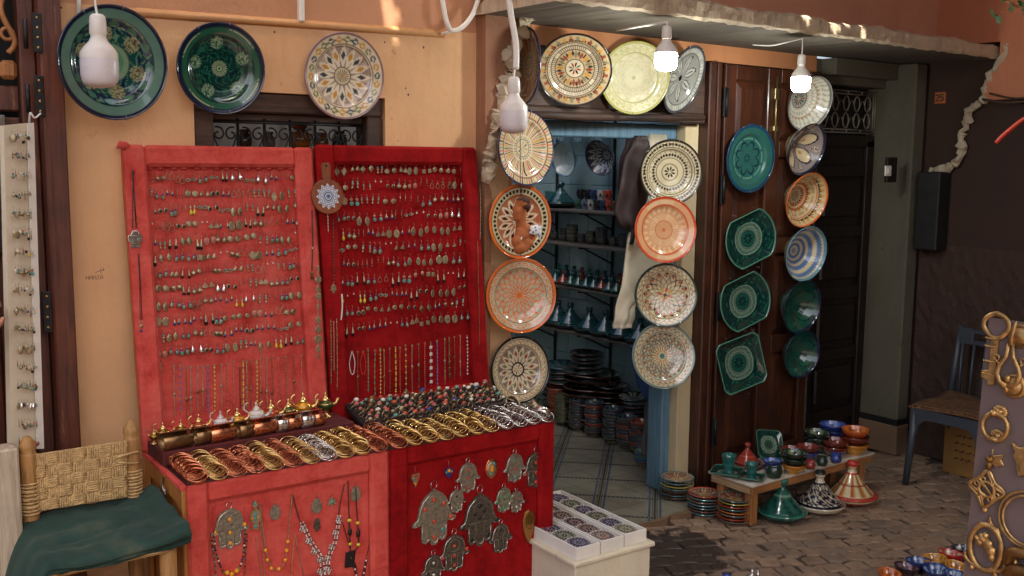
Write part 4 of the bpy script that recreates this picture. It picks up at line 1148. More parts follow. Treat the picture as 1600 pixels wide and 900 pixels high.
def case(label, org, width, vel, side):
    M = T(org.x, org.y, GZ) @ RZ(tA)
    o = thing('jewellery_case', label, 'case', M, 'red jewellery cases')
    D = 0.46; H = TZ - GZ
    mb = MB(); mb.box((.004, .03, 0.03), (width - .004, D, H - .006))
    part('box', mb, M_honey, o)
    mb = MB(); frame_faces(mb, 0, width, .02, H, 0, .028, .075)
    part('velvet_frame', mb, vel, o)
    mb = MB(); mb.box((.06, .026, .08), (width - .06, .034, H - .06)); part('velvet_field', mb, vel, o)
    mb = MB(); mb.box((.0, .002, H - .0055), (width, D, H - .002), 0); part('top_cloth', mb, M_felt, o)
    mb = MB(); mb.box((.0, .0, H - .002), (width, .006, H + .0015)); mb.box((0, .006, H - .002), (.005, D, H + .0015)); mb.box((width - .005, .006, H - .002), (width, D, H + .0015))
    part('black_edge', mb, M_blackp, o)
    if side:
        mb = MB(); mb.box((-.012, .012, H - .075), (.002, D, H - .02), 0, .004); mb.box((-.012, .0, .02), (.002, .05, H - .02), 0, .004); mb.box((-.012, D - .06, .02), (.002, D, H - .07), 0, .004)
        part('side_frame', mb, M_honey, o)
        mb = MB(); mb.box((-.016, .0, H - .022), (.004, D, H - .001), 0, .005); part('velvet_lip', mb, vel, o)
        mb = MB(); mb.tube([(-.015, .2, H - .03), (-.028, .16, H - .045), (-.026, .14, H - .06)], .004, 6); mb.tube([(-.024, .145, H - .05), (-.024, .145, H - .085)], .004, 6); mb.ball((-.024, .145, H - .088), .006, 8, 5)
        part('latch', mb, M_steel, o)
    return o
cA = onz(290, 757, TZ); W1, W2 = 0.712, 0.729
cB = cA + TD * (W1 + .002)
case('faded red velvet jewellery case with pendants on its front, beside the rope chair', cA, W1, V_light, True)
case('deep red velvet jewellery case with hand shaped amulets hung on its front', cB, W2, V_dark, False)
# upright panels leaning on the wall
LEAN = 0.107
PANEL_N = Vector((0, -1, LEAN)).normalized()
PZ0, PZ1 = 0.752, 1.80
def panel_pt(x, z, off=0.0):
    return Vector((x, 3.405 + LEAN * (z - .77), z)) + PANEL_N * off
def onpanel(x, y, off=0.0):
    q = panel_pt(1, 1, off); return onp(x, y, q, PANEL_N)
def upright(label, x0, x1, vel, top=0.0):
    o = thing('display_panel', label, 'display panel', T((x0 + x1) / 2, 3.41, PZ0), 'upright red earring panels')
    a = math.atan(LEAN); L = (PZ1 + top - PZ0) / math.cos(a)
    M = T(0, -.01, 0) @ RX(-a)
    hw = (x1 - x0) / 2
    mb = MB(); frame_faces(mb, -hw, hw, 0, L, -.012, .03, .075); part('velvet_frame', mb, vel, o, M)
    mb = MB(); mb.box((-hw + .06, .024, .06), (hw - .06, .034, L - .06)); part('velvet_field', mb, vel, o, M)
    mb = MB(); mb.box((-hw + .004, .034, .0), (hw - .004, .05, L - .004)); part('backing', mb, M_honey, o, M)
    mb = MB(); rr = random.Random(int(x0 * 100))
    for k in range(14):
        xx = -hw + .085 + (2 * hw - .17) * (k + rr.uniform(-.2, .2)) / 13
        mb.ball((xx, .018, L - .078), (.014, .012, .006), 8, 5)
    part('gathered_hem', mb, vel, o, M)['kind'] = 'stuff'
    return o
upright('brighter faded red upright panel pinned with rows of earrings', 0.955, 1.648, V_light, 0.0)
upright('darker red upright panel pinned with rows of earrings, next to the plates', 1.662, 2.40, V_dark, 0.012)
mb = MB(); mb.ball(tuple(panel_pt(.957, 1.795, .01)), (.02, .016, .014), 8, 6); mb.tube([panel_pt(.965, 1.79, .01), panel_pt(.945, 1.80, .012), panel_pt(.935, 1.785, .012)], [.014, .012, .004], 6)
solo('cloth_knot', mb, V_light, 'knotted red cloth corner at the top left of the brighter panel', 'cloth')

# ------------------------------------------------------------------ jewellery materials and designs
J = [mat('old_silver', S(176, 160, 128), .34, .8, var=.35, scale=60, bmp=.4, bscale=220), mat('turquoise', S(92, 152, 144), .35, var=.3), mat('coral_bead', S(196, 76, 48), .35, var=.25),
     mat('lapis', S(36, 50, 120), .35, var=.3), mat('amber_bead', S(226, 150, 40), .25, var=.2), mat('black_bead', (.012, .011, .012), .3, var=.2), mat('pale_bead', S(222, 214, 200), .35, var=.12),
     mat('bronze', S(140, 108, 72), .33, .8, var=.4, scale=40), mat('bright_gold', S(226, 190, 122), .2, .85, var=.2, scale=30), mat('copper', S(216, 136, 98), .24, .9, var=.25, scale=30), mat('green_bead', S(70, 150, 96), .35, var=.25),
     mat('bright_silver', S(222, 216, 208), .2, .9, var=.2, scale=30), mat('yellow_bead', S(222, 196, 60), .35), mat('blue_bead', S(70, 110, 200), .35), mat('red_thread', S(200, 50, 36), .7), mat('rose_stone', S(190, 96, 92), .4)]
SI, TU, CO, LA, AM, BL, PE, BZ, GO, CP, GR, BS, YE, BU, RT, RO = range(16)
def disc(mb, cx, cz, rx, rz, m, th=.0016, n=14, f=None, y=0):
    out = [(cx + rx * math.cos(2*PI*k/n) * (f(2*PI*k/n) if f else 1), cz + rz * math.sin(2*PI*k/n) * (f(2*PI*k/n) if f else 1)) for k in range(n)]
    mb.prism(out, y - th, y + th, m, RX(PI/2), bev=th * .8)
def polyplate(mb, pts, m, th=.0015): mb.prism(pts, -th, th, m, RX(PI/2), bev=th)
def hook(mb, z=0): mb.tube([(0, .006, .004 + z), (0, .001, .008 + z), (0, -.003, .005 + z), (0, -.003, -.004 + z)], .0007, 4, SI)
def drop(mb, z0, z1, r, m, seg=8): mb.lathe([(0.0005, z0), (r * .35, z0 - (z0 - z1) * .3), (r, z0 - (z0 - z1) * .72), (r * .7, z0 - (z0 - z1) * .93), (0.0005, z1)], seg, m)
def e_tear(mb): disc(mb, 0, -.022, .0095, .017, SI, f=lambda a: 1 - .25 * max(0, math.sin(a)) * abs(math.cos(a)) ** .5)
def e_disc(mb): disc(mb, 0, -.016, .0115, .0115, SI, n=18); mb.ring(.008, .001, 16, 4, SI, T(0, -.002, -.016) @ RX(PI/2))
def e_turq(mb): mb.ball((0, 0, -.008), .0042, 8, 5, TU); mb.ball((0, 0, -.016), .005, 8, 5, SI); drop(mb, -.019, -.032, .0045, SI)
def e_fan(mb): polyplate(mb, [(0, -.004), (.010, -.022), (.004, -.026), (-.006, -.026), (-.010, -.022)], SI)
def e_diam(mb): polyplate(mb, [(0, -.004), (.0115, -.022), (0, -.042), (-.0115, -.022)], SI); mb.tube([(0, -.003, -.006), (.010, -.003, -.022), (0, -.003, -.040), (-.010, -.003, -.022)], .0011, 4, SI, True)
def e_spike(mb): mb.lathe([(.0005, -.004), (.002, -.008), (.0048, -.026)], 8, SI); mb.lathe([(.0048, -.026), (.0052, -.036), (.0005, -.037)], 8, BL)
def e_hoop(mb): mb.tube(spline([(0, 0, -.004), (.009, 0, -.02), (.006, 0, -.029), (-.006, 0, -.029), (-.009, 0, -.02)], 4, True), .0011, 5, SI, True); mb.ball((0, 0, -.004), .002, 6, 4, BS)
def e_ball(mb): mb.ball((0, 0, -.008), .003, 8, 5, TU); mb.ball((0, 0, -.019), (.0085, .007, .0085), 10, 7, SI)
def e_inlay(mb): drop(mb, -.006, -.030, .0072, SI); mb.ball((0, -.005, -.020), (.0042, .003, .005), 8, 5, TU); mb.ball((0, -.003, -.012), (.003, .002, .0035), 6, 4, LA)
def e_amber(mb): mb.lathe([(.001, -.003), (.004, -.010), (.0042, -.013)], 8, SI); drop(mb, -.012, -.034, .0056, YE); mb.ball((0, 0, -.035), .0018, 6, 4, SI)
def e_cameo(mb): disc(mb, 0, -.018, .0085, .012, SI); mb.ball((0, -.002, -.018), (.006, .003, .009), 10, 5, RO)
def e_square(mb): mb.box((-.008, -.0015, -.026), (.008, .0015, -.008), SI, .001); mb.box((-.004, -.0025, -.021), (.004, -.0014, -.013), SI, .001)
def e_black(mb): disc(mb, 0, -.016, .0075, .0095, SI); mb.ball((0, -.002, -.016), (.005, .003, .007), 10, 5, BL)
def e_stack(mb):
    for k, (m, r) in enumerate(((SI, .0025), (CO, .0034), (SI, .003), (BL, .0034), (SI, .0025))): mb.ball((0, 0, -.005 - k * .0056), r, 7, 4, m)
def e_star(mb):
    for z, R in ((-.010, .0055), (-.024, .0085)):
        mb.ring(R, .0009, 16, 4, SI, T(0, 0, z) @ RX(PI/2))
        mb.tube([(R * math.sin(k * 4 * PI / 5), 0, z + R * math.cos(k * 4 * PI / 5)) for k in range(5)], .0007, 4, SI, True)
def e_cresc(mb): mb.ring(.009, .0022, 12, 5, SI, T(0, 0, -.016) @ RX(PI/2), a0=-PI*1.05, a1=PI*.05); mb.ball((0, -.001, -.016), .0048, 8, 5, TU); mb.ball((0, 0, -.006), .002, 6, 4, CO)
def e_turqd(mb): disc(mb, 0, -.010, .006, .006, SI); mb.ball((0, -.002, -.010), .003, 6, 4, CO); disc(mb, 0, -.026, .0078, .0085, TU, th=.0022)
def e_pearl(mb): mb.ball((0, 0, -.010), (.005, .0045, .006), 8, 6, PE); mb.ball((0, 0, -.003), .002, 6, 4, SI)
def e_lapis(mb): drop(mb, -.004, -.026, .006, SI); mb.ball((0, -.002, -.021), (.005, .005, .0055), 8, 5, LA)
def e_bars(mb): mb.box((-.002, -.001, -.036), (.002, .001, -.004), SI, .0005); mb.ball((0, 0, -.037), .0026, 6, 4, CO)
def e_coin(mb): disc(mb, 0, -.021, .012, .0165, SI, n=18); mb.ring(.009, .0009, 16, 4, SI, T(0, -.0018, -.021) @ RX(PI/2) @ SC(1, 1.35, 1))
def e_spoon(mb): drop(mb, -.003, -.030, .0092, BS, 10)
EDES = [(e_tear, 'silver teardrop earring', 1.0), (e_disc, 'round silver disc earring', .9), (e_turq, 'turquoise bead earring', 1.0), (e_fan, 'silver fan earring', 1.0), (e_diam, 'silver diamond earring', .95), (e_spike, 'black tipped spike earring', 1.1), (e_hoop, 'silver wire loop earring', .9), (e_ball, 'silver ball earring', 1.05),
        (e_inlay, 'turquoise inlaid drop earring', 1.15), (e_amber, 'yellow drop earring', 1.1), (e_cameo, 'pink stone oval earring', 1.0), (e_square, 'square silver plate earring', .95), (e_black, 'black stone oval earring', .95), (e_stack, 'stacked bead earring', .8), (e_star, 'silver star hoop earring', 1.1), (e_cresc, 'turquoise crescent earring', .9),
        (e_turqd, 'turquoise disc earring', .9), (e_pearl, 'white bead earring', .6), (e_lapis, 'blue tipped drop earring', .95), (e_bars, 'slim silver bar earring', .8), (e_coin, 'large oval silver earring', 1.0), (e_spoon, 'shiny silver drop earring', 1.0)]
EM = []
for fn, nm, sz in EDES:
    mb = MB(); hook(mb); fn(mb); EM.append(mb.mesh('earring', J))
EW = [1.0, .8, 1.3, 1.1, .35, .8, .6, 1.3, 1.8, .2, .6, .5, .8, 1.2, .4, .8, .5, .7, 1.2, .6, .3, .4]
er = random.Random(21)
cands = []
def earring_row(side, row, x0, x1, ytop, xref):
    z = onpanel(xref, ytop, .004).z
    x = x0 + er.uniform(0, 5); k = 0
    while x < x1 - 10:
        d = er.choices(range(len(EDES)), EW)[0]
        s = EDES[d][2] * er.uniform(.84, 1.12)
        gap = er.uniform(7, 10.5) + (2.5 if d in (0, 1, 4, 20, 21) else 0)
        dz = er.uniform(-.009, .006)
        for q in range(2):
            if x + q * gap > x1: break
            k += 1
            p0 = onp(x + q * gap, ytop, panel_pt(1, 1, .004), PANEL_N)
            p = panel_pt(p0.x, z + dz + er.uniform(-.003, .003), -.006)
            cands.append((EDES[d][2] * s, d, s, p, er.uniform(-.12, .12), er.uniform(-.2, .2), side, row, k))
        x += gap + er.uniform(6.5, 10) + (3 if d in (0, 1, 4, 20) else 0)
for i in range(12): earring_row('brighter', i + 1, 229, 481, 270 + 25.2 * i, 240)
for i in range(11): earring_row('darker', i + 1, 525, 737, 258 + 25.0 * i, 540)
cands.sort(key=lambda c: -c[0] - (.1 if c[6] == 'darker' else 0))
rest = MB()
for n_, (key, d, s, p, ry, rz, side, row, k) in enumerate(cands):
    M = T(*p) @ RY(ry) @ RZ(rz) @ SC(s * 1.02)
    if n_ < 300:
        tag(link('earring', EM[d], None, M), '%s, %s along row %s of the %s red panel' % (EDES[d][1], ordn(k), ordn(row), side), 'earring', 'earrings pinned to the red panels')
    else:
        me = EM[d]
        rest.add([v.co[:] for v in me.vertices], [tuple(f.vertices) for f in me.polygons], [f.material_index for f in me.polygons], True, M)
solo('small_earrings', rest, J, 'many smaller earrings pinned between the larger ones on both red panels', 'earrings', kind='stuff')

# ------------------------------------------------------------------ strands hanging on the panels
def strand(mb, pts, kind, cols, step=.0052, r=.0024):
    P = spline(pts, 6); L = sum((P[i+1] - P[i]).length for i in range(len(P) - 1))
    if kind == 'chain': mb.tube(P, r * .55, 5, cols[0]); n = int(L / (step * 3))
    else: mb.tube(P, .0006, 4, SI); n = int(L / step)
    if n < 1: return
    acc = 0; tgt = 0; k = 0
    for i in range(len(P) - 1):
        seg = (P[i+1] - P[i]).length
        while tgt <= acc + seg and k <= n:
            q = P[i].lerp(P[i+1], (tgt - acc) / max(seg, 1e-9))
            c = cols[k % len(cols)]
            rr_ = r * (1.5 if (kind == 'spaced' and c != SI) else (.8 if kind == 'spaced' else 1))
            mb.ball(tuple(q), rr_, 6, 4, c)
            k += 1; tgt += L / n
        acc += seg
LS = [(251, 568, 655, 'spaced', (SI, SI, GR), 'green beaded'), (272, 571, 650, 'chain', (SI,), 'thin silver'), (282, 571, 648, 'spaced', (SI, SI, BU), 'blue beaded'), (291, 575, 652, 'chain', (BZ,), 'bronze linked'), (298, 574, 645, 'chain', (SI,), 'silver rosette'), (309, 573, 645, 'chain', (SI, BZ), 'silver starred'), (317, 572, 640, 'chain', (SI,), 'plain silver'), (325, 571, 648, 'spaced', (SI, BU), 'dense blue beaded'), (335, 571, 645, 'spaced', (SI, YE), 'yellow beaded'),
      (346, 570, 640, 'chain', (SI,), 'looped silver'), (355, 569, 645, 'spaced', (SI, CO), 'orange beaded'), (365, 565, 645, 'spaced', (SI, SI, CO), 'sparse orange beaded'), (375, 574, 640, 'bead', (BL,), 'black beaded'), (380, 565, 640, 'spaced', (SI, YE, YE), 'dense yellow beaded'), (385, 566, 640, 'chain', (SI,), 'silver oval'), (392, 563, 640, 'chain', (BZ,), 'bronze chain'), (401, 564, 640, 'spaced', (SI, YE), 'golden beaded'), (407, 548, 640, 'chain', (SI, BZ), 'mixed silver'), (417, 560, 640, 'chain', (SI,), 'very thin silver'), (425, 558, 640, 'chain', (BZ,), 'thick bronze'), (435, 560, 630, 'spaced', (SI, SI, CO), 'coral set'), (447, 558, 625, 'bead', (SI, BZ), 'turquoise disc'), (459, 556, 625, 'chain', (BZ,), 'ringed bronze'), (471, 556, 612, 'chain', (SI, CO), 'coral tipped')]
RS = [(538, 553, 595, 'chain', (SI,), 'horn shaped'), (550, 550, 583, 'loop', (PE,), 'white looped'), (559, 550, 625, 'chain', (BZ,), 'long bronze'), (567, 550, 583, 'loop', (RT,), 'red looped'), (575, 545, 612, 'spaced', (SI, GR), 'green beaded'), (586, 548, 625, 'spaced', (SI, SI, GR), 'sparse green beaded'), (594, 545, 625, 'spaced', (SI, YE), 'yellow beaded'), (600, 547, 620, 'chain', (SI, BZ), 'flower linked'), (609, 545, 612, 'chain', (BZ,), 'forked bronze'), (618, 543, 615, 'spaced', (SI, YE, YE), 'dense yellow beaded'), (625, 543, 615, 'spaced', (SI, CO), 'orange beaded'), (634, 540, 615, 'spaced', (SI, SI, YE), 'sparse yellow beaded'), (644, 540, 612, 'chain', (SI,), 'oval linked silver'), (654, 538, 610, 'chain', (BZ, SI), 'thick bronze and silver'), (664, 536, 610, 'spaced', (SI, CO, CO), 'dense orange beaded'), (673, 535, 605, 'plates', (PE,), 'white plate'), (683, 533, 602, 'spaced', (SI, BU), 'blue beaded'), (695, 530, 600, 'chain', (SI,), 'curved silver'), (702, 528, 595, 'plates', (BZ,), 'bronze plate'), (710, 527, 592, 'chain', (BZ,), 'slim bronze'), (719, 525, 590, 'chain', (SI,), 'plain silver'), (730, 525, 587, 'spaced', (SI, PE), 'pale beaded')]
def bracelet(x, y0, y1, kind, cols, lab, side):
    mb = MB(); top = onpanel(x, y0, -.012); bot = onpanel(x + .5, y1, -.012)
    O = top
    L = (top - bot).length
    dz = Vector((bot - top))
    if kind == 'loop': pts = [Vector((0,0,0)), dz*.5 + Vector((-.012, 0, 0)), dz + Vector((-.005, 0, 0)), dz + Vector((.006, 0, 0)), dz*.5 + Vector((.012, 0, 0)), Vector((.001,0,0))]; strand(mb, pts, 'bead', cols, .004, .0022)
    elif kind == 'plates':
        mb.tube([(0,0,0), dz], .0012, 5, SI)
        for k in range(6): c = dz * ((k + .7) / 6.5); mb.box((c.x - .0065, c.y - .003, c.z - .0065), (c.x + .0065, c.y, c.z + .0065), cols[0], .001)
    else:
        strand(mb, [Vector((0,0,0)), dz*.5 + Vector((er.uniform(-.002,.002), 0, 0)), dz], kind, cols, .0075 if kind == 'spaced' else .0052)
        if kind == 'chain': mb.ball(tuple(dz * er.uniform(.45, .7)), (.0055, .003, .007), 8, 5, cols[-1])
    mb.ring(.004, .0009, 10, 4, SI, RX(PI/2))
    solo('bracelet', mb, J, '%s bracelet hanging low on the %s red panel' % (lab, side), 'bracelet', T(*O), 'bracelets hanging on the red panels')
for a in LS: bracelet(*a, 'brighter')
for a in RS: bracelet(*a, 'darker')

def cord_neck(name, label, px, mats_cols, off=.018, r=.0016, beads=None, extra=None):
    mb = MB(); P = [onpanel(x, y, off) for x, y in px]; O = P[0]
    mb.tube([p - O for p in spline(P, 5)], r, 5, mats_cols)
    if beads: strand(mb, [p - O for p in P], 'bead', beads, .006, .0026)
    if extra: extra(mb, lambda x, y: onpanel(x, y, off) - O)
    return solo(name, mb, J, label, 'necklace', T(*O))
def amulet(mb, at):
    mb.tube([at(210, 267) - Vector((.006, 0, 0)), at(213, 356)], .002, 5, BL)
    for x in (206.5, 214): 
        for y in (340, 348, 355): mb.ball(tuple(at(x, y)), .0032, 6, 4, BZ)
    c = at(211, 374); s = .0012
    mb.prism([(-.014, .018), (-.008, .03), (.008, .03), (.014, .018), (.024, .012), (.022, -.006), (.016, -.012), (.016, -.028), (-.016, -.028), (-.016, -.012), (-.022, -.006), (-.024, .012)], 0, .006, BS, T(*c) @ RX(PI/2), bev=.002)
    mb.tube([c + Vector((-.022, -.007, .012)), c + Vector((.022, -.007, .012))], .0022, 6, SI); mb.tube([c + Vector((-.016, -.007, -.014)), c + Vector((.016, -.007, -.014))], .002, 6, BZ)
cord_neck('amulet_necklace', 'black cord necklace with square silver amulet on the panel edge', [(209, 266), (207, 320), (207, 356)], BL, extra=amulet)
def small_pend(mb, at):
    mb.tube([at(217, 396), at(219.5, 440), at(222, 500)], .0011, 4, BL); c = at(220.5, 510)
    mb.ring(.006, .001, 10, 4, SI, T(*at(220.5, 504)) @ RX(PI/2)); mb.ball(tuple(c), (.006, .004, .007), 8, 5, SI); mb.ball(tuple(at(220.5, 517)), (.005, .004, .005), 8, 5, LA)
cord_neck('pendant_necklace', 'thin dark cord with small silver and blue pendant below the amulet', [(216, 397), (218, 440), (219, 500)], BL, r=.0011, extra=small_pend)
def tassel(mb, at):
    c = at(487.5, 428); mb.ball(tuple(at(488, 388)), .004, 6, 4, BS); mb.lathe([(.001, .012), (.007, .004), (.004, -.004), (.008, -.018), (.001, -.02)], 8, BZ, T(*c))
cord_neck('tassel_necklace', 'dark cord with metal tassel hanging between the two red panels', [(487.5, 328), (488.5, 380), (487.5, 422)], BL, r=.0022, extra=tassel)
def links(mb, at):
    for y, rx, rz in ((420, .006, .01), (437, .014, .013), (452, .010, .012), (463, .013, .012), (479, .006, .011), (500, .011, .015), (515, .013, .014), (530, .016, .016), (545, .009, .014), (557, .004, .010)):
        c = at(497, y); disc2 = [(rx * math.cos(2*PI*k/12), rz * math.sin(2*PI*k/12)) for k in range(12)]
        mb.prism(disc2, 0, .003, SI, T(*c) @ RX(PI/2), bev=.001)
cord_neck('link_necklace', 'broad old silver link necklace hanging beside the wooden paddle', [(496.5, 414), (497, 490), (497.5, 560)], SI, r=.002, extra=links)
cord_neck('bead_strand', 'dark bead strand on the left border of the darker panel', [(521, 342), (521.5, 390), (522, 440)], BL, beads=(BL, BZ))
cord_neck('bead_strand', 'pale bead strand under the round wooden paddle', [(512, 333), (512.5, 345), (513, 362)], SI, beads=(PE, SI))
def handp(mb, at):
    c = at(521, 452); mb.prism([(-.010, .012), (0, .02), (.010, .012), (.012, -.004), (.006, -.004), (.004, -.016), (-.004, -.016), (-.006, -.004), (-.012, -.004)], 0, .003, SI, T(*c) @ RX(PI/2), bev=.001)
cord_neck('hand_pendant', 'small silver hand pendant on the left border of the darker panel', [(521, 442), (521, 446), (521, 450)], SI, r=.001, extra=handp)
cord_neck('bead_strand', 'long bronze bead strand low on the darker panel border', [(517, 500), (517.5, 550), (517.5, 600)], BZ, beads=(BZ, SI))
cord_neck('bead_strand', 'thin chain low on the darker panel border next to two strands', [(521.5, 502), (522, 540), (522, 582)], SI, beads=None)
cord_neck('bead_strand', 'coral and silver bead strand low on the darker panel border', [(526, 498), (527, 550), (527, 610)], SI, beads=(BZ, CO, SI, BZ))
cord_neck('horn_pendant', 'pale curved horn pendant near the left edge of the darker panel', [(534, 460), (535, 480), (533, 500)], PE, r=.003)
cord_neck('bead_strand', 'thin silver strand high on the right border of the darker panel', [(750, 290), (751, 330), (750, 375)], SI, beads=(SI, BZ, BZ))
cord_neck('bead_strand', 'bronze strand halfway down the right border of the darker panel', [(746, 378), (747, 410), (747, 448)], BZ, beads=(BZ,))
cord_neck('bead_strand', 'long thin bronze strand low on the right border of the darker panel', [(748, 450), (749, 500), (749, 543)], BZ, beads=None)

# round wooden paddle with a painted mandala
pdl = thing('mandala_paddle', 'round brown wooden paddle painted with a pale blue mandala', 'wooden paddle', T(*onpanel(512, 307, .03)) @ RX(-math.atan(LEAN)))
s = 27 / FPX * depth(onpanel(512, 307)); out = []
for k in range(40):
    a = PI/2 + .22 + (2*PI - .44) * k / 39; out.append((s * math.cos(a), s * math.sin(a)))
out += [(s * .26, s * 1.12), (s * .28, s * 1.75), (s * .2, s * 1.93), (-s * .2, s * 1.93), (-s * .28, s * 1.75), (-s * .26, s * 1.12)]
mb = MB(); mb.prism(out, -.006, .004, 0, RX(PI/2), bev=.002); part('board', mb, wood('paddle_wood', S(142, 78, 46), S(104, 54, 32), rough=.5), pdl)
mb = MB(); mb.ball((0, -.0045, s * 1.75), (s * .08, .001, s * .08), 8, 4); part('hole', mb, M_blackp, pdl)
mb = MB()
M_md = [mat('mandala_white', S(222, 222, 224), .5, var=.05), mat('mandala_blue', S(120, 140, 176), .5, var=.1), mat('mandala_teal', S(50, 96, 124), .5, var=.1)]
y = -.0042
for k in range(12):
    a = 2*PI*k/12; cx, cz = .52*s*math.cos(a), .52*s*math.sin(a)
    tipx, tipz = .76*s*math.cos(a), .76*s*math.sin(a)
    mb.prism([(cx - .19*s*math.sin(a) - .05*s*math.cos(a), cz + .19*s*math.cos(a) - .05*s*math.sin(a)), (.34*s*math.cos(a), .34*s*math.sin(a)), (cx + .19*s*math.sin(a) - .05*s*math.cos(a), cz - .19*s*math.cos(a) - .05*s*math.sin(a)), (tipx, tipz)], .0041, .0046, 0, RX(PI/2))
    for rr_, c_, yy in ((.11, 1, .0049), (.06, 0, .0052)): mb.prism([(cx + rr_*s*math.cos(q*PI/6), cz + rr_*s*math.sin(q*PI/6)) for q in range(12)], .0043, yy, c_, RX(PI/2))
for R_, c_, yy in ((.40, 0, .0056), (.36, 1, .0059), (.31, 0, .0062), (.27, 2, .0065), (.2, 0, .0068), (.15, 1, .0071), (.07, 2, .0074)):
    mb.prism([(R_*s*math.cos(q*PI/12), R_*s*math.sin(q*PI/12)) for q in range(24)], .0045, yy, c_, RX(PI/2))
for k in range(16):
    a = 2*PI*k/16; mb.ball((.335*s*math.cos(a), -.0062, .335*s*math.sin(a)), (.03*s, .0006, .03*s), 6, 4, 2)
part('mandala', mb, M_md, pdl)

# ------------------------------------------------------------------ on the table tops
def ontable(u, v, z=0.0):
    """u along the front of the left case from its left corner, v away from the front."""
    p = cA + TD * u + TP * v; return Vector((p.x, p.y, TZ + z))
BANG = []
def bangle_mesh(kind):
    mb = MB(); R = .0335
    w = {'wide': .0065, 'thin': .0016, 'mid': .0032, 'twist': .0024}[kind]
    if kind == 'twist':
        mb.tube([((R + .0012*math.cos(k*PI/2.0))*math.cos(2*PI*k/40), (R + .0012*math.cos(k*PI/2.0))*math.sin(2*PI*k/40), .0012*math.sin(k*PI/2.0)) for k in range(40)], .0022, 5, 0, True)
    else:
        prof = [(R, -w), (R + .0018, -w*.8), (R + .0022, 0), (R + .0018, w*.8), (R, w), (R - .0006, 0), (R, -w)]
        mb.lathe(prof, 30, 0)
    return mb
bm = {}
for kind in ('wide', 'thin', 'mid', 'twist'):
    for mi, nm in ((GO, 'gold'), (CP, 'copper'), (BZ, 'bronze'), (BS, 'silver')):
        bm[kind, nm] = bangle_mesh(kind).mesh('bangle', [J[mi]])
bw = {'wide': 'broad', 'thin': 'slim', 'mid': 'plain', 'twist': 'twisted'}
br_ = random.Random(3)
def bangle_col(ci, u, v0, v1, kind, metal, step, where):
    n = int((v1 - v0) / step)
    for k in range(n):
        v = v0 + step * k
        tilt = math.radians(27 + br_.uniform(-6, 6))
        lift = .0335 * math.sin(tilt) * .85 + {'wide': .004}.get(kind, .002) + (.004 if k else 0)
        M = T(*ontable(u + br_.uniform(-.003, .003), v + .02, lift)) @ RZ(tA + br_.uniform(-.12, .12)) @ RX(tilt) @ RZ(br_.uniform(0, 6))
        tag(link('bangle', bm[kind, metal], None, M), '%s %s bangle, %s back from the front in row %s, %s case' % (bw[kind], metal, ordn(k + 1), ordn(ci), where), 'bangle', 'bangles laid out on the cases')
lk = [('wide', 'copper', .021), ('mid', 'gold', .019), ('thin', 'copper', .015), ('twist', 'copper', .019), ('mid', 'gold', .020), ('thin', 'copper', .016), ('thin', 'gold', .016), ('twist', 'silver', .019), ('mid', 'gold', .019), ('wide', 'gold', .023), ('mid', 'copper', .02)]
for i, (kd, mt_, stp) in enumerate(lk): bangle_col(i + 1, .040 + .0635 * i, .001, .222 + .008 * (i % 3), kd, mt_, stp * .72, 'left')
rk = [('mid', 'copper', .020, .24), ('wide', 'gold', .026, .20), ('wide', 'gold', .025, .19), ('mid', 'gold', .021, .18), ('wide', 'gold', .026, .19), ('wide', 'gold', .025, .20), ('mid', 'gold', .022, .22), ('wide', 'silver', .026, .20), ('mid', 'silver', .024, .20), ('wide', 'silver', .028, .19), ('mid', 'silver', .026, .17)]
for i, (kd, mt_, stp, v1) in enumerate(rk): bangle_col(i + 1, W1 + .040 + .0655 * i, .001, v1 - .01, kd, mt_, stp * .82, 'right')
# raised ledge at the foot of the brighter panel
LGZ = .80
mb = MB(); mb.box((.965, 3.215, TZ + .001), (1.66, 3.392, LGZ), 0, .004)
solo('black_ledge', mb, M_felt, 'dark raised ledge under the miniature lamps on the left case', 'ledge', None)
# broad cuffs in a line
cf = [(275, 694, 38, BZ), (315, 689, 20, BZ), (346, 684, 34, CP), (381, 679, 18, BZ), (412, 675, 33, CP), (439, 670, 16, BS), (457, 666, 19, CP), (478, 663, 18, BS), (496, 661, 15, CP)]
for k, (x, y, wpx, mi) in enumerate(cf):
    p = ony(x, y + 8, 3.245); p.z = LGZ; L = wpx / FPX * depth(p) * .62; R = .029
    mb = MB()
    for zz in range(1):
        pr = [(R, -L), (R + .0015, -L * .96), (R + .0015, L * .96), (R, L)]
        n = 26; vs, fs = [], []
        for q in range(n + 1):
            a = .35 + (2*PI - .7) * q / n
            for (r_, z_) in pr + [(R - .001, L), (R - .001, -L)]: vs.append((r_ * math.cos(a), r_ * math.sin(a), z_))
        for q in range(n):
            for e in range(6): fs.append((q*6+e, (q+1)*6+e, (q+1)*6+(e+1) % 6, q*6+(e+1) % 6))
        mb.add(vs, fs, 0, True)
        for e in (-.5, 0, .5):
            if mi == BS: mb.ring(R + .002, .0016, 24, 5, 0, T(0, 0, e * L), a0=.4, a1=2*PI - .4)
    M = T(p.x, p.y, LGZ + R * .98) @ RZ(tA + .12) @ RY(PI/2) @ RZ(PI + .6)
    solo('cuff_bracelet', mb, [J[mi]], '%s %s cuff, %s from the chair in the line of cuffs' % ('long' if wpx > 30 else 'short', {BZ: 'bronze', CP: 'copper', BS: 'ribbed silver'}[mi], ordn(k + 1)), 'cuff bracelet', M, 'cuffs lined up on the left case')
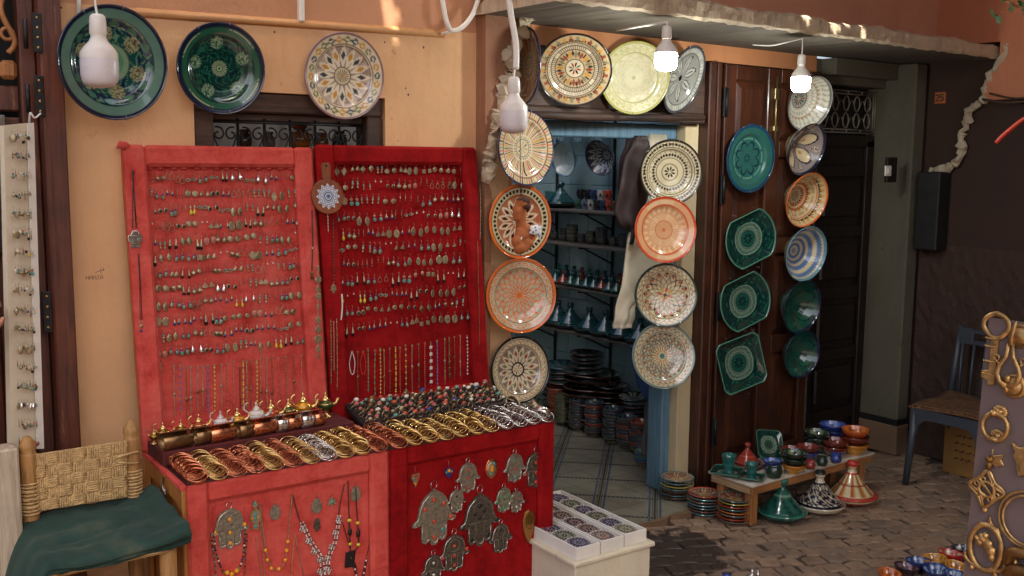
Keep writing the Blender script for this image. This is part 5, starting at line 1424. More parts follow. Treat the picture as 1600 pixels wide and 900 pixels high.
# little lamps like pots with spout, handle and pointed lid
def lamp_mesh(body, trim):
    mb = MB()
    mb.lathe([(.0005, 0), (.022, 0), (.02, .004), (.008, .009), (.006, .018), (.010, .022)], 14, 1)
    mb.lathe([(.010, .022), (.022, .03), (.027, .040), (.022, .050), (.012, .056)], 14, 0)
    mb.lathe([(.013, .056), (.014, .059), (.007, .066), (.003, .072), (.005, .076), (.001, .084)], 12, 1)
    mb.tube(spline([(.022, 0, .036), (.038, 0, .042), (.044, 0, .054)], 5), [.006] * 5 + [.005] * 5 + [.004], 7, 1)
    mb.ball((.045, 0, .056), (.006, .005, .003), 8, 5, 1)
    mb.tube(spline([(-.022, 0, .046), (-.036, 0, .058), (-.034, 0, .074), (-.024, 0, .08)], 5), .0026, 6, 1)
    mb.ring(.0235, .002, 16, 5, 1, T(0, 0, .046)); mb.ring(.02, .0016, 16, 5, 1, T(0, 0, .031))
    return mb.mesh('miniature_lamp', [body, trim])
gd = J[GO]
LM = {'gold': lamp_mesh(mat('yellow_lamp', S(214, 150, 44), .3, .6), gd), 'red': lamp_mesh(mat('red_lamp', S(170, 64, 34), .3, .4), gd), 'white': lamp_mesh(mat('white_lamp', S(216, 204, 196), .35), mat('white_lamp_trim', S(206, 190, 178), .35, .3)), 'green': lamp_mesh(mat('green_lamp', S(70, 80, 36), .3, .5), gd), 'brass': lamp_mesh(mat('brass_lamp', S(150, 112, 50), .3, .9), gd)}
lamps = [(241, 692, .045, 'brass', 'tiny brass'), (255, 685, .062, 'brass', 'brass'), (283, 681, .062, 'brass', 'dark brass'), (275, 683, .035, 'brass', 'tiny dark brass'), (311, 676, .072, 'red', 'red and gold'), (337, 674, .042, 'white', 'tiny white'), (345, 671, .072, 'white', 'white'), (363, 673, .048, 'gold', 'small golden'), (371, 667, .074, 'gold', 'golden'), (387, 669, .044, 'green', 'tiny green'), (401, 665, .086, 'white', 'tall white'), (424, 660, .085, 'red', 'tall red and gold'), (451, 657, .08, 'green', 'dark green'), (474, 653, .094, 'gold', 'tallest golden'), (509, 661, .085, 'green', 'green and gold')]
for k, (x, y, h, c, lb) in enumerate(lamps):
    p = ony(x, y, 3.335)
    tag(link('miniature_lamp', LM[c], None, T(p.x, p.y, LGZ + .0005) @ RZ(-.5 + .13 * (k % 5)) @ SC(h / .084 * 1.12)), '%s miniature oil lamp, %s from the chair at the panel foot' % (lb, ordn(k + 1)), 'ornament', 'miniature lamps on the left case')
def figurine(label, x, y, h, rz):
    p = onz(x, y, TZ); mb = MB()
    for sx, sy in ((-.3, -.15), (-.3, .15), (.3, -.15), (.3, .15)): mb.tube([(sx, sy, 0), (sx * .9, sy, .25), (sx * .8, sy * .8, .45)], [.08, .07, .11], 6)
    mb.ball((0, 0, .52), (.45, .22, .2), 10, 7); mb.ball((-.05, 0, .68), (.18, .15, .16), 8, 6)
    mb.tube(spline([(.36, 0, .52), (.55, 0, .6), (.62, 0, .82), (.62, 0, .95)], 4), .085, 7); mb.ball((.7, 0, .95), (.17, .09, .09), 8, 6)
    mb.tube([(-.42, 0, .55), (-.52, 0, .38)], [.03, .04], 5); mb.ball((.6, .06, 1.04), (.03, .02, .05), 6, 4); mb.ball((.6, -.06, 1.04), (.03, .02, .05), 6, 4)
    solo('camel_figurine', mb, [J[BZ]], label, 'figurine', T(p.x, p.y, TZ) @ RZ(rz) @ SC(h))
figurine('small bronze animal figurine on the left end of the cuffs', 292, 712, .062, -.6)
figurine('bronze animal figurine standing in the middle of the bangles', 387, 695, .062, -1.4)
figurine('little dark animal figurine at the table corner by the chair', 250, 706, .045, 2.4)
# ring trays
ringm = {}
for mi, nm in ((TU, 'turquoise'), (CO, 'coral'), (RO, 'pink'), (LA, 'blue'), (PE, 'white'), (BZ, 'bronze'), (SI, 'silver')):
    mb = MB(); mb.ring(.0098, .0014, 16, 5, SI, RX(PI/2)); mb.ball((0, 0, .012), (.0075, .006, .005), 10, 6, SI); mb.ball((0, 0, .0145), (.007, .0054, .0046), 10, 6, mi); ringm[nm] = mb.mesh('ring', J)
def tray(label, word, u0, v0, w, d, nx, ny_, seed):
    o = ontable(u0, v0); M = T(o.x, o.y, TZ + .002) @ RZ(tA - .03) @ RX(.24)
    t_ = thing('ring_tray', label, 'tray', M, 'black ring trays')
    mb = MB(); mb.box((0, 0, 0), (w, d, .024), 0, .004); part('base', mb, M_blackp, t_)
    mb = MB()
    for k in range(ny_ + 1): y_ = .012 + (d - .024) * k / ny_; mb.tube([(.006, y_, .026), (w - .006, y_, .026)], .006, 6)
    part('ring_rolls', mb, mat('black_velvet', S(58, 36, 30), .95), t_)
    r_ = random.Random(seed); names = list(ringm)
    for j in range(ny_):
        for i in range(nx):
            nm = r_.choices(names, [2, 3, 4, 1, 2.5, 2.5, 2.5])[0]
            lx, ly = .014 + (w - .028) * (i + .5 * (j % 2) * .7) / (nx - .6) + r_.uniform(-.003, .003), .012 + (d - .024) * (j + .5) / ny_
            q = M @ Vector((lx, ly, .0335 + r_.uniform(-.002, .003)))
            tag(link('ring', ringm[nm], None, T(*q) @ RZ(r_.uniform(-.4, .4)) @ RX(r_.uniform(.0, .7)) @ RY(r_.uniform(-.5, .5)) @ SC(r_.uniform(1.05, 1.75))), '%s stone ring, %s along row %s of the %s ring tray' % (nm, ordn(i + 1), ordn(j + 1), word), 'ring', 'rings in the black trays')
tray('black velvet tray of stone rings nearer the brighter panel', 'nearer', W1 + .012, .205, .33, .21, 9, 6, 2)
tray('black velvet tray of stone rings nearer the hanging plates', 'farther', W1 + .36, .225, .30, .19, 8, 5, 4)
mb = MB(); p = onz(763, 628, TZ); mb.lathe([(.0005, 0), (.04, .0), (.05, .018), (.046, .03), (.03, .036), (.0005, .034)], 20, 6); mb.ring(.038, .003, 20, 5, BZ, T(0, 0, .034)); mb.ring(.02, .003, 20, 5, BZ, T(0, 0, .037))
solo('bone_box', mb, J, 'round bone and bronze lidded box at the end of the ring trays', 'box', T(p.x, p.y - .02, TZ))
for k, (x, y, mi, nm) in enumerate(((800, 640, TU, 'turquoise studded'), (838, 645, SI, 'embossed'), (847, 655, BS, 'smooth'))):
    p = onz(x, y, TZ); mb = MB(); mb.lathe([(.031, -.012), (.0345, -.009), (.035, .009), (.031, .012), (.030, 0), (.031, -.012)], 26, 0)
    if mi == TU:
        for q in range(10): mb.ball((.035*math.cos(q*.628), .035*math.sin(q*.628), 0), (.004, .004, .006), 6, 4, 1)
    solo('silver_bangle', mb, [J[SI if mi == TU else mi], J[TU]], '%s wide silver bangle near the end of the right case' % nm, 'bangle', T(p.x, p.y, TZ + .024) @ RZ(k) @ RX(.9), 'wide silver bangles')

# ------------------------------------------------------------------ hung on the case fronts
def onfront(x, y, off=.014):
    n = -TP; return onp(x, y, cA + TP * (.028 - off), n)
FM = RZ(tA)
HALF = [(0, 1), (.15, .97), (.27, .88), (.335, .74), (.36, .6), (.40, .5), (.50, .45), (.485, .385), (.41, .365), (.33, .40), (.295, .44), (.29, .1), (.265, .03), (.2, .0), (.125, .03), (.10, .07), (.085, -.02), (.04, -.055)]
def hamsa(label, cx, cy, hpx, stones, dark=0, pointed=False):
    p = onfront(cx, cy, .008); h = hpx / FPX * depth(p)
    half = [(x * (1 if not pointed else 1.0), z + (.08 * max(0, 1 - x / .2) if pointed and z > .8 else 0)) for x, z in HALF]
    out = [(-x, z) for x, z in half[::-1] if x > 0] + half
    out = [(x * h, (z - .48) * h) for x, z in out]
    mb = MB(); mb.prism(out[::-1], -.002, .002, 1 if dark else 0, RX(-PI/2) @ SC(1, -1, 1), bev=.001)
    mb2 = [(x * .9, -.0025, z * .9) for x, z in out]
    mb.tube(mb2, .0015, 4, 2, True)
    for sx in (-.1, .1): mb.tube([(sx * h, -.0025, -.42 * h), (sx * h, -.0025, -.05 * h)], .0011, 4, 0)
    mb.tube([(-.28 * h, -.0025, -.02 * h), (.28 * h, -.0025, -.02 * h)], .0011, 4, 0)
    mb.ring(.17 * h, .001, 18, 4, 0, T(0, -.0025, .22 * h) @ RX(PI/2))
    for sx, sz, c in stones: mb.ball((sx * h, -.003, (sz - .48) * h), (.042 * h + .0012, .0028, .042 * h + .0012), 8, 5, c)
    mb.ring(.075 * h + .002, .0011, 14, 5, 2, T(0, 0, (.6 + (.08 if pointed else 0)) * h) @ RX(PI/2) @ RY(.3))
    solo('hand_amulet', mb, J_H(stones), label, 'amulet', T(*p) @ FM @ RZ(0), 'hand shaped amulets on the cases')
M_pew = mat('old_pewter', S(146, 136, 116), .42, .6, var=.4, scale=80, bmp=1.0, bscale=150); M_pewd = mat('dark_pewter', S(96, 87, 74), .42, .6, var=.45, scale=80, bmp=1.0, bscale=150)
def J_H(stones): return [M_pew, M_pewd, J[BS]] + [J[CO], J[AM], J[TU], J[BL], J[GR], J[RO], J[PE]]
hC, hA_, hT, hB, hG, hR, hP = range(3, 10)
hamsa('pewter hand amulet with amber studs on the faded red case', 359, 826, 62, [(0, .72, hA_), (-.38, .45, hA_), (.38, .52, hA_), (0, .38, hA_), (0, .1, hA_)])
hamsa('largest pale pewter hand amulet with coral studs on the deep red case', 678, 810, 80, [(0, .86, hC), (-.2, .7, hC), (.22, .74, hC), (0, .42, hC), (.38, .45, hC), (.2, .22, hT), (0, .1, hC)], 0, True)
hamsa('small pewter hand amulet with dark oval studs beside the largest hand', 713, 783, 36, [(0, .7, hB), (-.36, .42, hB), (.4, .46, hB), (0, .18, hG)])
hamsa('pewter hand amulet with three coral studs in the top row', 731, 746, 46, [(0, .75, hC), (0, .45, hC), (0, .12, hC)])
hamsa('large dark pewter hand amulet with cluster of dark studs', 749.5, 814, 76, [(-.12, .65, hB), (.12, .68, hB), (0, .55, hB), (0, .8, hB), (-.4, .4, hB), (.42, .42, hB), (-.2, .12, hB), (.2, .14, hB)], 1, True)
hamsa('pewter hand amulet with turquoise and coral studs in the top row', 804, 731, 44, [(0, .78, hT), (0, .45, hC), (0, .14, hT)])
hamsa('dark pewter hand amulet with coral studs by the case edge', 837, 734, 54, [(0, .7, hC), (-.36, .42, hC), (.38, .48, hP), (0, .4, hC), (0, .12, hC)], 1)
hamsa('small pewter hand amulet studded with green stones', 787, 781, 38, [(0, .85, hG), (-.2, .65, hG), (.2, .68, hG), (0, .62, hG), (-.36, .45, hG), (.36, .5, hG), (0, .4, hG), (-.18, .15, hG), (0, .12, hG), (.18, .17, hG)])
hamsa('smallest pewter hand amulet with a pink stud', 806.5, 784, 33, [(0, .65, hR), (0, .25, hP)])
hamsa('dark pewter hand amulet with three dark studs in the lower row', 782, 841, 45, [(0, .78, hB), (-.4, .45, hB), (.42, .52, hB), (0, .42, hB), (0, .12, hB)], 1)
hamsa('pewter hand amulet with bright coral studs in the lower row', 709.5, 864, 57, [(0, .68, hC), (-.38, .42, hC), (.4, .52, hC), (0, .4, hC), (0, .14, hC)], 1)
hamsa('dark pewter hand amulet cut by the lower frame edge', 677, 890, 46, [(0, .72, hP), (0, .3, hP)], 1)
def frontthing(name, label, cat, cx, cy, build, mats_=None, off=.008):
    p = onfront(cx, cy, off); mb = MB(); k = depth(p) / FPX; build(mb, k); return solo(name, mb, mats_ or J, label, cat, T(*p) @ FM)
def shield(mb, k):
    mb.prism([(-7*k, 8*k), (7*k, 8*k), (7*k, 0), (0, -14*k), (-7*k, 0)][::-1], -.002, .002, SI, RX(-PI/2) @ SC(1, -1, 1), bev=.001)
    mb.ball((0, -.003, 5*k), (4*k, .002, 2.5*k), 8, 5, CO); mb.ball((-3*k, -.003, -1*k), (2.6*k, .002, 2*k), 6, 4, TU); mb.ball((3*k, -.003, -1*k), (2.6*k, .002, 2*k), 6, 4, CO); mb.ball((0, -.003, -8*k), (2.4*k, .002, 3*k), 6, 4, AM); mb.tube([(0, 0, 8*k), (0, 0, 20*k)], .0008, 4, SI)
frontthing('shield_pendant', 'small inlaid shield pendant at the left of the deep red case', 'pendant', 649, 748, shield)
def heartp(mb, k):
    mb.prism([(-8*k, 5*k), (0, 8*k), (8*k, 5*k), (5*k, -4*k), (0, -10*k), (-5*k, -4*k)][::-1], -.002, .002, LA, RX(-PI/2) @ SC(1, -1, 1), bev=.001)
    mb.ball((0, -.003, 3*k), 3.2*k, 8, 5, AM); mb.ball((-4.5*k, -.003, 1*k), 2.2*k, 6, 4, TU); mb.ball((4.5*k, -.003, 1*k), 2.2*k, 6, 4, TU); mb.tube([(0, 0, 8*k), (0, 0, 18*k)], .0008, 4, SI)
frontthing('heart_pendant', 'small blue heart pendant with an amber stone in the top row', 'pendant', 701, 738, heartp)
def ovalp(mb, k):
    mb.ball((0, 0, 0), (11.5*k, .004, 16*k), 18, 8, CP); mb.ball((0, -.002, 0), (8.5*k, .004, 12*k), 16, 8, SI); mb.ball((0, -.006, 0), (3*k, .0025, 6*k), 8, 6, AM); mb.ball((3*k, -.005, 8*k), (3*k, .002, 2.4*k), 8, 5, TU); mb.ball((-2.5*k, -.005, -8*k), (3*k, .002, 2.4*k), 8, 5, TU)
frontthing('oval_brooch', 'oval copper brooch with amber and turquoise stones in the top row', 'brooch', 768, 732, ovalp)
def slipper(mb, k):
    prof = [(-8, 24), (-11, 10), (-10, -6), (-6, -18), (-1, -27), (4, -22), (9, -8), (11, 8), (8, 22), (0, 27)]
    mb.prism([(x*k, z*k) for x, z in prof], -.003, .006, 0, RX(PI/2), bev=.004)
    mb.tube(spline([(-7*k, -.007, 6*k), (-8*k, -.007, 18*k), (0, -.007, 25*k), (8*k, -.007, 18*k), (8.5*k, -.007, 6*k), (5*k, -.008, -3*k), (-3*k, -.008, -2*k)], 5, True), .0018, 5, 0, True)
    mb.prism([(-5*k, 3*k), (-6*k, 16*k), (0, 22*k), (6*k, 16*k), (7*k, 5*k)], .004, .0075, 1, RX(PI/2))
frontthing('brass_slipper', 'little brass slipper hung on the deep red case', 'ornament', 825.5, 822, slipper, [mat('slipper_brass', S(166, 118, 66), .4, .9), mat('slipper_lining', S(120, 90, 44), .5, .8)])
def fish(mb, k):
    mb.prism([(0, 26*k), (5*k, 18*k), (1*k, 14*k), (9*k, 4*k), (8*k, -8*k), (4*k, -12*k), (8*k, -22*k), (-8*k, -22*k), (-4*k, -12*k), (-8*k, -8*k), (-9*k, 4*k), (-1*k, 14*k), (-5*k, 18*k)][::-1], -.002, .002, SI, RX(-PI/2) @ SC(1, -1, 1), bev=.001)
    for x, z, c, r in ((0, 2, TU, 3), (0, -4, TU, 3), (-5, -3, AM, 2.2), (5, -3, AM, 2.2), (0, 20, TU, 2.5), (-5, -19, CO, 2), (0, -17, TU, 2.5), (5, -19, CO, 2)): mb.ball((x*k, -.003, z*k), (r*k, .002, r*k*1.3), 8, 5, c)
frontthing('fish_pendant', 'turquoise inlaid fish pendant on the faded red case', 'pendant', 399, 806, fish)
def leafp(mb, k): disc(mb, 0, 0, 9*k, 11*k, 0, th=.0014, f=lambda a: 1 + .35 * max(0, math.sin(a)) ** 6); mb.tube([(0, 0, 12*k), (0, 0, 24*k)], .0007, 4, 0)
for x, y, lb in ((430, 802, 'flat teardrop pendant nearest the amber necklace'), (495, 792, 'flat teardrop pendant above an oval one, middle of three'), (556, 773, 'flat teardrop pendant behind the black cord necklace')):
    frontthing('teardrop_pendant', lb, 'pendant', x, y, leafp, [M_pew])
def ovalpl(mb, k): disc(mb, 0, 0, 5.5*k, 11*k, 0, th=.0014); mb.ball((0, -.002, 3*k), (2.5*k, .001, 2.5*k), 8, 4, 0)
frontthing('oval_pendant', 'small pierced oval pendant under a teardrop pendant', 'pendant', 495.5, 820, ovalpl, [M_pewd])
def starp(mb, k):
    mb.prism([(r*k*math.cos(a), r*k*math.sin(a)) for a, r in ((PI/2 + PI*q/6, 9 if q % 2 == 0 else 5) for q in range(12))], -.002, .002, SI, RX(PI/2), bev=.001); mb.ball((0, -.002, 0), 3*k, 8, 5, TU); mb.tube([(0, 0, 8*k), (0, 0, 18*k)], .0008, 4, SI)
frontthing('star_pendant', 'small turquoise star pendant on the faded red case', 'pendant', 518.5, 784, starp)
def fneck(name, label, segs, extra=None, off=.010):
    """segs: list of (points in px, kind, colours, step, radius)."""
    O = onfront(*segs[0][0][0], off); mb = MB()
    for pts, kind, cols, step, r in segs:
        P = [onfront(x, y, off) - O for x, y in pts]
        if kind == 'cord': mb.tube(spline(P, 5), r, 5, cols[0])
        else: strand(mb, P, kind, cols, step, r)
    if extra: extra(mb, lambda x, y: onfront(x, y, off) - O)
    return solo(name, mb, J, label, 'necklace', T(*O), 'necklaces on the faded red case')
fneck('bead_necklace', 'dark bead necklace with amber centre around the hand amulet', [([(333, 792), (334, 830)], 'cord', (RT,), 0, .0012), ([(382, 792), (383, 825)], 'cord', (RT,), 0, .0012), ([(334, 832), (337, 860), (347, 890), (358, 898), (370, 893), (380, 870), (383, 824)], 'bead', (BL, CO, BL, GR, BL, PE, BL, LA), .0075, .0036), ([(331, 845), (335, 875), (338, 905)], 'bead', (BL, TU, BZ), .007, .003), ([(386, 835), (384, 870), (381, 905)], 'bead', (BL, BZ, CO), .007, .003)],
      lambda mb, at: [mb.ball(tuple(at(x, y)), .0085, 10, 7, AM) for x, y in ((355, 895), (362, 897), (370, 892))])
fneck('amber_necklace', 'silver bead necklace with seven orange amber beads', [([(407, 788), (411, 830), (416, 860), (424, 886), (435, 890), (444, 880), (449, 850), (455, 790), (457, 770)], 'bead', (SI,), .0062, .0026), ([(405, 790), (409, 840), (414, 905)], 'bead', (SI,), .006, .002)],
      lambda mb, at: [mb.ball(tuple(at(x, y)), .0072, 10, 7, AM) for x, y in ((415, 860), (418, 875), (424, 888), (436, 889), (446, 875), (448, 860), (450, 846))])
def flowers(mb, at):
    def fl(x, y):
        c = at(x, y)
        for q in range(4): a = q * PI/2 + .4; mb.ring(.0062, .0016, 10, 4, BS, T(c.x + .0062*math.cos(a), c.y - .002, c.z + .0062*math.sin(a)) @ RX(PI/2))
        mb.ball((c.x, c.y - .002, c.z), .003, 6, 4, PE)
    for x, y in ((473, 826), (482, 845), (491, 861), (529, 813), (524, 833), (518, 855), (500, 874), (512, 872), (500, 893), (513, 890)): fl(x, y)
fneck('flower_necklace', 'long necklace of silver filigree flowers and white beads', [([(457, 772), (463, 795), (470, 818)], 'bead', (BL,), .0055, .0026), ([(538, 758), (533, 780), (529, 805)], 'bead', (BL,), .0055, .0026), ([(470, 818), (485, 850), (499, 873), (502, 905)], 'bead', (PE, BL, PE), .006, .003), ([(474, 816), (489, 847), (504, 872), (508, 905)], 'bead', (PE, BL, PE), .006, .003), ([(528, 806), (522, 845), (512, 870), (508, 905)], 'bead', (PE, PE, BL), .006, .003), ([(532, 806), (526, 845), (516, 872), (513, 905)], 'bead', (PE, PE, BL), .006, .003)], flowers)
def pouch(mb, at):
    c = at(547, 871); k = .0024
    mb.prism([(-7*k, 9*k), (8*k, 10*k), (5*k, -14*k), (-9*k, -13*k)], 0, .008, BL, T(*c) @ RX(PI/2), bev=.002); mb.ball((c.x, c.y - .009, c.z), (.003, .002, .004), 6, 4, BZ)
    for x0, y0 in ((546, 813), (547, 850), (559, 817), (560, 851)): mb.ball(tuple(at(x0, y0)), (.0085, .006, .006), 10, 6, YE)
    for x0, y0 in ((547, 831), (560, 834)): mb.ball(tuple(at(x0, y0)), (.0075, .006, .016), 10, 7, BL)
fneck('pouch_necklace', 'black cord necklace with yellow beads and a black leather pouch', [([(544, 752), (545, 790), (546, 812)], 'bead', (BL,), .0052, .0026), ([(556, 764), (557, 790), (559, 816)], 'bead', (BL,), .0052, .0026), ([(546, 812), (547, 850), (548, 865)], 'bead', (BL,), .0052, .003), ([(559, 816), (560, 851), (549, 866)], 'bead', (BL,), .0052, .003)], pouch)
fneck('cord_necklace', 'dark cord necklace ending in black and silver beads by the case corner', [([(535, 815), (545, 850), (558, 890)], 'cord', (BL,), 0, .0016), ([(585, 815), (575, 860), (567, 905)], 'bead', (BL,), .0052, .0022), ([(553, 880), (558, 905)], 'bead', (BS, BL, BL), .007, .005), ([(572, 876), (567, 905)], 'bead', (BS, BL, BL), .007, .005)])
fneck('silver_chain', 'fine silver bead chain between the amber and flower necklaces', [([(461, 835), (468, 870), (477, 905)], 'bead', (SI,), .0055, .0022), ([(461, 835), (457, 870), (455, 905)], 'bead', (SI, AM), .0055, .0022)])
fneck('silver_chain', 'fine silver chain left of the amber necklace', [([(400, 838), (404, 870), (410, 905)], 'bead', (SI,), .0055, .002)])
# ================================================================== pots, bowls, tagines
def lathe_paint(name, prof, paint, seg=28, sub=3, mt=None, R=1.0):
    """Lathe whose colour is painted from (position along profile 0..1, angle, z)."""
    P = [prof[0]]
    for a, b in zip(prof[:-1], prof[1:]):
        for k in range(1, sub + 1): P.append((a[0] + (b[0]-a[0])*k/sub, a[1] + (b[1]-a[1])*k/sub))
    P = np.array(P); n = len(P)
    d = np.concatenate([[0], np.cumsum(np.hypot(np.diff(P[:,0]), np.diff(P[:,1])))]); d /= d[-1]
    t = np.linspace(0, 2*PI, seg, endpoint=False)
    D, TT = np.meshgrid(d, t, indexing='ij')
    Zg = np.repeat(P[:,1][:,None], seg, 1)
    V = np.stack([P[:,0][:,None]*np.cos(t)[None], P[:,0][:,None]*np.sin(t)[None], Zg], -1).reshape(-1, 3) * R
    C = paint(D, TT, Zg).reshape(-1, 3)
    i = np.arange(n - 1)[:, None]; j = np.arange(seg)[None]; j2 = (j + 1) % seg
    F = np.stack([i*seg + j, i*seg + j2, (i+1)*seg + j2, (i+1)*seg + j], -1).reshape(-1, 4)
    me = bpy.data.meshes.new(name)
    me.vertices.add(len(V)); me.vertices.foreach_set('co', V.astype(np.float32).ravel())
    me.loops.add(F.size); me.loops.foreach_set('vertex_index', F.astype(np.int32).ravel())
    me.polygons.add(len(F)); me.polygons.foreach_set('loop_start', np.arange(0, F.size, 4, dtype=np.int32))
    me.update(calc_edges=True); me.polygons.foreach_set('use_smooth', np.ones(len(F), dtype=bool))
    ca = me.color_attributes.new('Col', 'FLOAT_COLOR', 'POINT')
    ca.data.foreach_set('color', np.concatenate([C, np.ones((len(C), 1))], 1).astype(np.float32).ravel())
    me.materials.append(mt or M_glaze)
    return me
SBOWL = [(.001, .02), (.45, .05), (.75, .25), (.92, .52), (.985, .75), (1.0, .77), (1.02, .75), (.97, .52), (.80, .25), (.5, .02), (.5, -.06), (.42, -.06), (.40, 0), (.001, 0)]
SPLATE = [(.001, .02), (.55, .04), (.66, .09), (.95, .17), (1.0, .19), (1.02, .17), (.95, .11), (.6, .0), (.55, -.03), (.001, -.03)]
def bandpaint(inner, rim, outer, foot, stripe=None, ins=None, n=20):
    def f(d, t, z):
        C = np.empty(d.shape + (3,)); C[:] = inner
        h = d > .5
        if ins is not None: C[(~h) & ((t * n / (2*PI)) % 1 < .45) & (d > .15) & (d < .42)] = ins
        C[h] = outer
        if stripe is not None: C[h & ((z * 9) % 1 < .45)] = stripe
        C[(d > .44) & (d < .56)] = rim
        C[d > .86] = foot
        return C
    return f
BMESH = {}
def bowl_mesh(key, inner, rim, outer, foot, stripe=None, ins=None, n=20, prof=SBOWL):
    if key not in BMESH: BMESH[key] = lathe_paint('bowl', prof, bandpaint(inner, rim, outer, foot, stripe, ins, n))
    return BMESH[key]
CLAY = A(176, 118, 82)
D1, D2 = A(60, 66, 84), A(176, 160, 132)
def b_terra(): return bowl_mesh('terra', A(150, 74, 50), A(166, 84, 54), A(150, 80, 54), CLAY)
def b_olive(): return bowl_mesh('olive', A(110, 116, 84), A(120, 122, 92), A(92, 92, 70), CLAY, A(60, 60, 52))
def b_stripe(): return bowl_mesh('stripe', A(90, 120, 130), A(80, 84, 88), A(156, 140, 114), CLAY, A(66, 64, 64), A(60, 66, 84))
def b_navy(): return bowl_mesh('navy', A(66, 92, 120), A(70, 78, 92), A(146, 130, 108), CLAY, A(58, 56, 58), A(170, 176, 170))
def b_red(): return bowl_mesh('redstripe', A(170, 84, 72), A(160, 76, 62), A(146, 112, 90), CLAY, A(84, 62, 54), A(206, 150, 120))
def b_teal(): return bowl_mesh('teal', A(130, 176, 170), A(70, 130, 140), A(100, 120, 120), CLAY, A(60, 74, 80), A(210, 214, 190))
def b_fest(): return bowl_mesh('fest', A(210, 196, 160), A(60, 96, 140), A(190, 160, 110), CLAY, A(60, 90, 120), A(196, 90, 50))
def b_yellow(): return bowl_mesh('yellow', A(206, 150, 60), A(190, 120, 40), A(216, 158, 60), A(216, 158, 60))
def b_dgreen(): return bowl_mesh('dgreen', A(40, 62, 46), A(34, 46, 36), A(38, 52, 42), A(36, 48, 40), A(30, 40, 34), A(120, 130, 100))
def b_blue(): return bowl_mesh('blueb', A(60, 84, 150), A(40, 52, 120), A(52, 64, 120), A(60, 60, 90), None, A(110, 130, 190))
def b_redg(): return bowl_mesh('redg', A(124, 52, 40), A(106, 42, 32), A(98, 42, 34), A(98, 44, 36))
def b_orange(): return bowl_mesh('orange', A(206, 120, 50), A(190, 90, 36), A(166, 70, 36), A(120, 56, 36), None, A(150, 76, 34))
def b_purple(): return bowl_mesh('purple', A(70, 44, 60), A(48, 30, 40), A(56, 36, 46), A(60, 40, 44), None, A(130, 96, 110))
def b_rb(): return bowl_mesh('redwhite', A(176, 80, 66), A(176, 40, 36), A(150, 50, 40), CLAY, None, A(222, 206, 186), 6)
def b_bw(): return bowl_mesh('bluewhite', A(40, 70, 130), A(34, 56, 120), A(40, 60, 120), CLAY, None, A(150, 170, 200), 10)
def b_yw(): return bowl_mesh('yellowdot', A(206, 160, 70), A(214, 150, 56), A(200, 140, 50), CLAY, None, A(150, 90, 40), 12)
def b_dk(): return bowl_mesh('darkwhite', A(44, 50, 62), A(34, 40, 52), A(40, 42, 50), CLAY, None, A(190, 190, 184), 6)
def put_stack(x, y, z, n, R, meshes, labels, cat, group, gap=.28, jit=.05, name='bowl', seed=0):
    r_ = random.Random(seed)
    for k in range(n):
        me = meshes[k % len(meshes)]()
        zz = z + .06 * R + k * gap * R
        M = T(x + r_.uniform(-jit, jit) * R, y + r_.uniform(-jit, jit) * R, zz) @ RX(r_.uniform(-.05, .05)) @ RY(r_.uniform(-.05, .05)) @ RZ(r_.uniform(0, 6)) @ SC(R)
        nm = 'lowest' if k == 0 else ('topmost' if k == n - 1 else '%s from the floor' % ordn(k + 1))
        tag(link(name, me, None, M), labels.replace('#', nm), cat, group)
def width_r(p, wpx): return wpx / 2 / FPX * depth(p)
# stacks on the tiled floor just inside the door
FS = [(871, 655, 34, 605, [b_terra], 'terracotta', 'farthest'), (880, 664, 25, 619, [b_olive], 'olive striped', 'second farthest'), (902, 672, 28, 623, [b_stripe, b_navy], 'blue grey striped', 'third'), (928, 681, 31, 628, [b_navy, b_stripe, b_red], 'dark striped', 'fourth'), (957, 691, 34, 639, [b_stripe, b_navy], 'navy striped', 'fifth'),
      (978, 700, 34, 652, [b_navy, b_stripe, b_red], 'red topped', 'sixth'), (999, 708, 35, 660, [b_stripe, b_red, b_navy], 'black and cream', 'seventh'), (1010, 716, 30, 676, [b_fest, b_red, b_teal], 'teal topped', 'nearest tall'), (1006, 728, 30, 703, [b_fest, b_teal], 'festive striped', 'nearest short')]
for k, (x, y, wpx, ty, ms, lb, pos) in enumerate(FS):
    p = onz(x, y, 0.0); R = width_r(p, wpx)
    h = (y - ty) / FPX * depth(p); n = max(2, int(round((h - .7 * R) / (.30 * R))) + 1)
    mm = list(ms)
    put_stack(p.x, p.y, 0.004, n, R, mm, '# %s bowl in the %s stack along the shop floor' % (lb, pos), 'bowl', 'bowl stacks on the shop floor', .30, .05, seed=k)
# stacks of large plates behind them
PMESH = {}
def plate_m(key, inner, rim, under, ins, n=12):
    if key not in PMESH: PMESH[key] = lathe_paint('plate', SPLATE, bandpaint(inner, rim, under, under, None, ins, n), 36)
    return PMESH[key]
pl_dark = lambda: plate_m('dk', A(40, 46, 54), A(96, 60, 44), A(70, 44, 36), A(90, 96, 100))
pl_star = lambda: plate_m('st', A(46, 46, 54), A(30, 32, 40), A(60, 40, 36), A(206, 206, 196), 14)
pl_blue = lambda: plate_m('bl', A(60, 100, 126), A(50, 86, 116), A(70, 60, 56), A(110, 150, 166))
PS = [(953, 632, 58, 600, [pl_dark, pl_dark, pl_star], 'white petal plate', 'left'), (990, 648, 54, 618, [pl_dark, pl_star], 'white petal plate', 'right'), (916, 628, 52, 549, [pl_dark], 'dark brown edged plate', 'tallest'), (878, 628, 64, 568, [pl_dark, pl_dark, pl_blue], 'broad dark plate', 'back left'), (925, 610, 88, 580, [pl_dark], 'wide brown plate', 'widest low')]
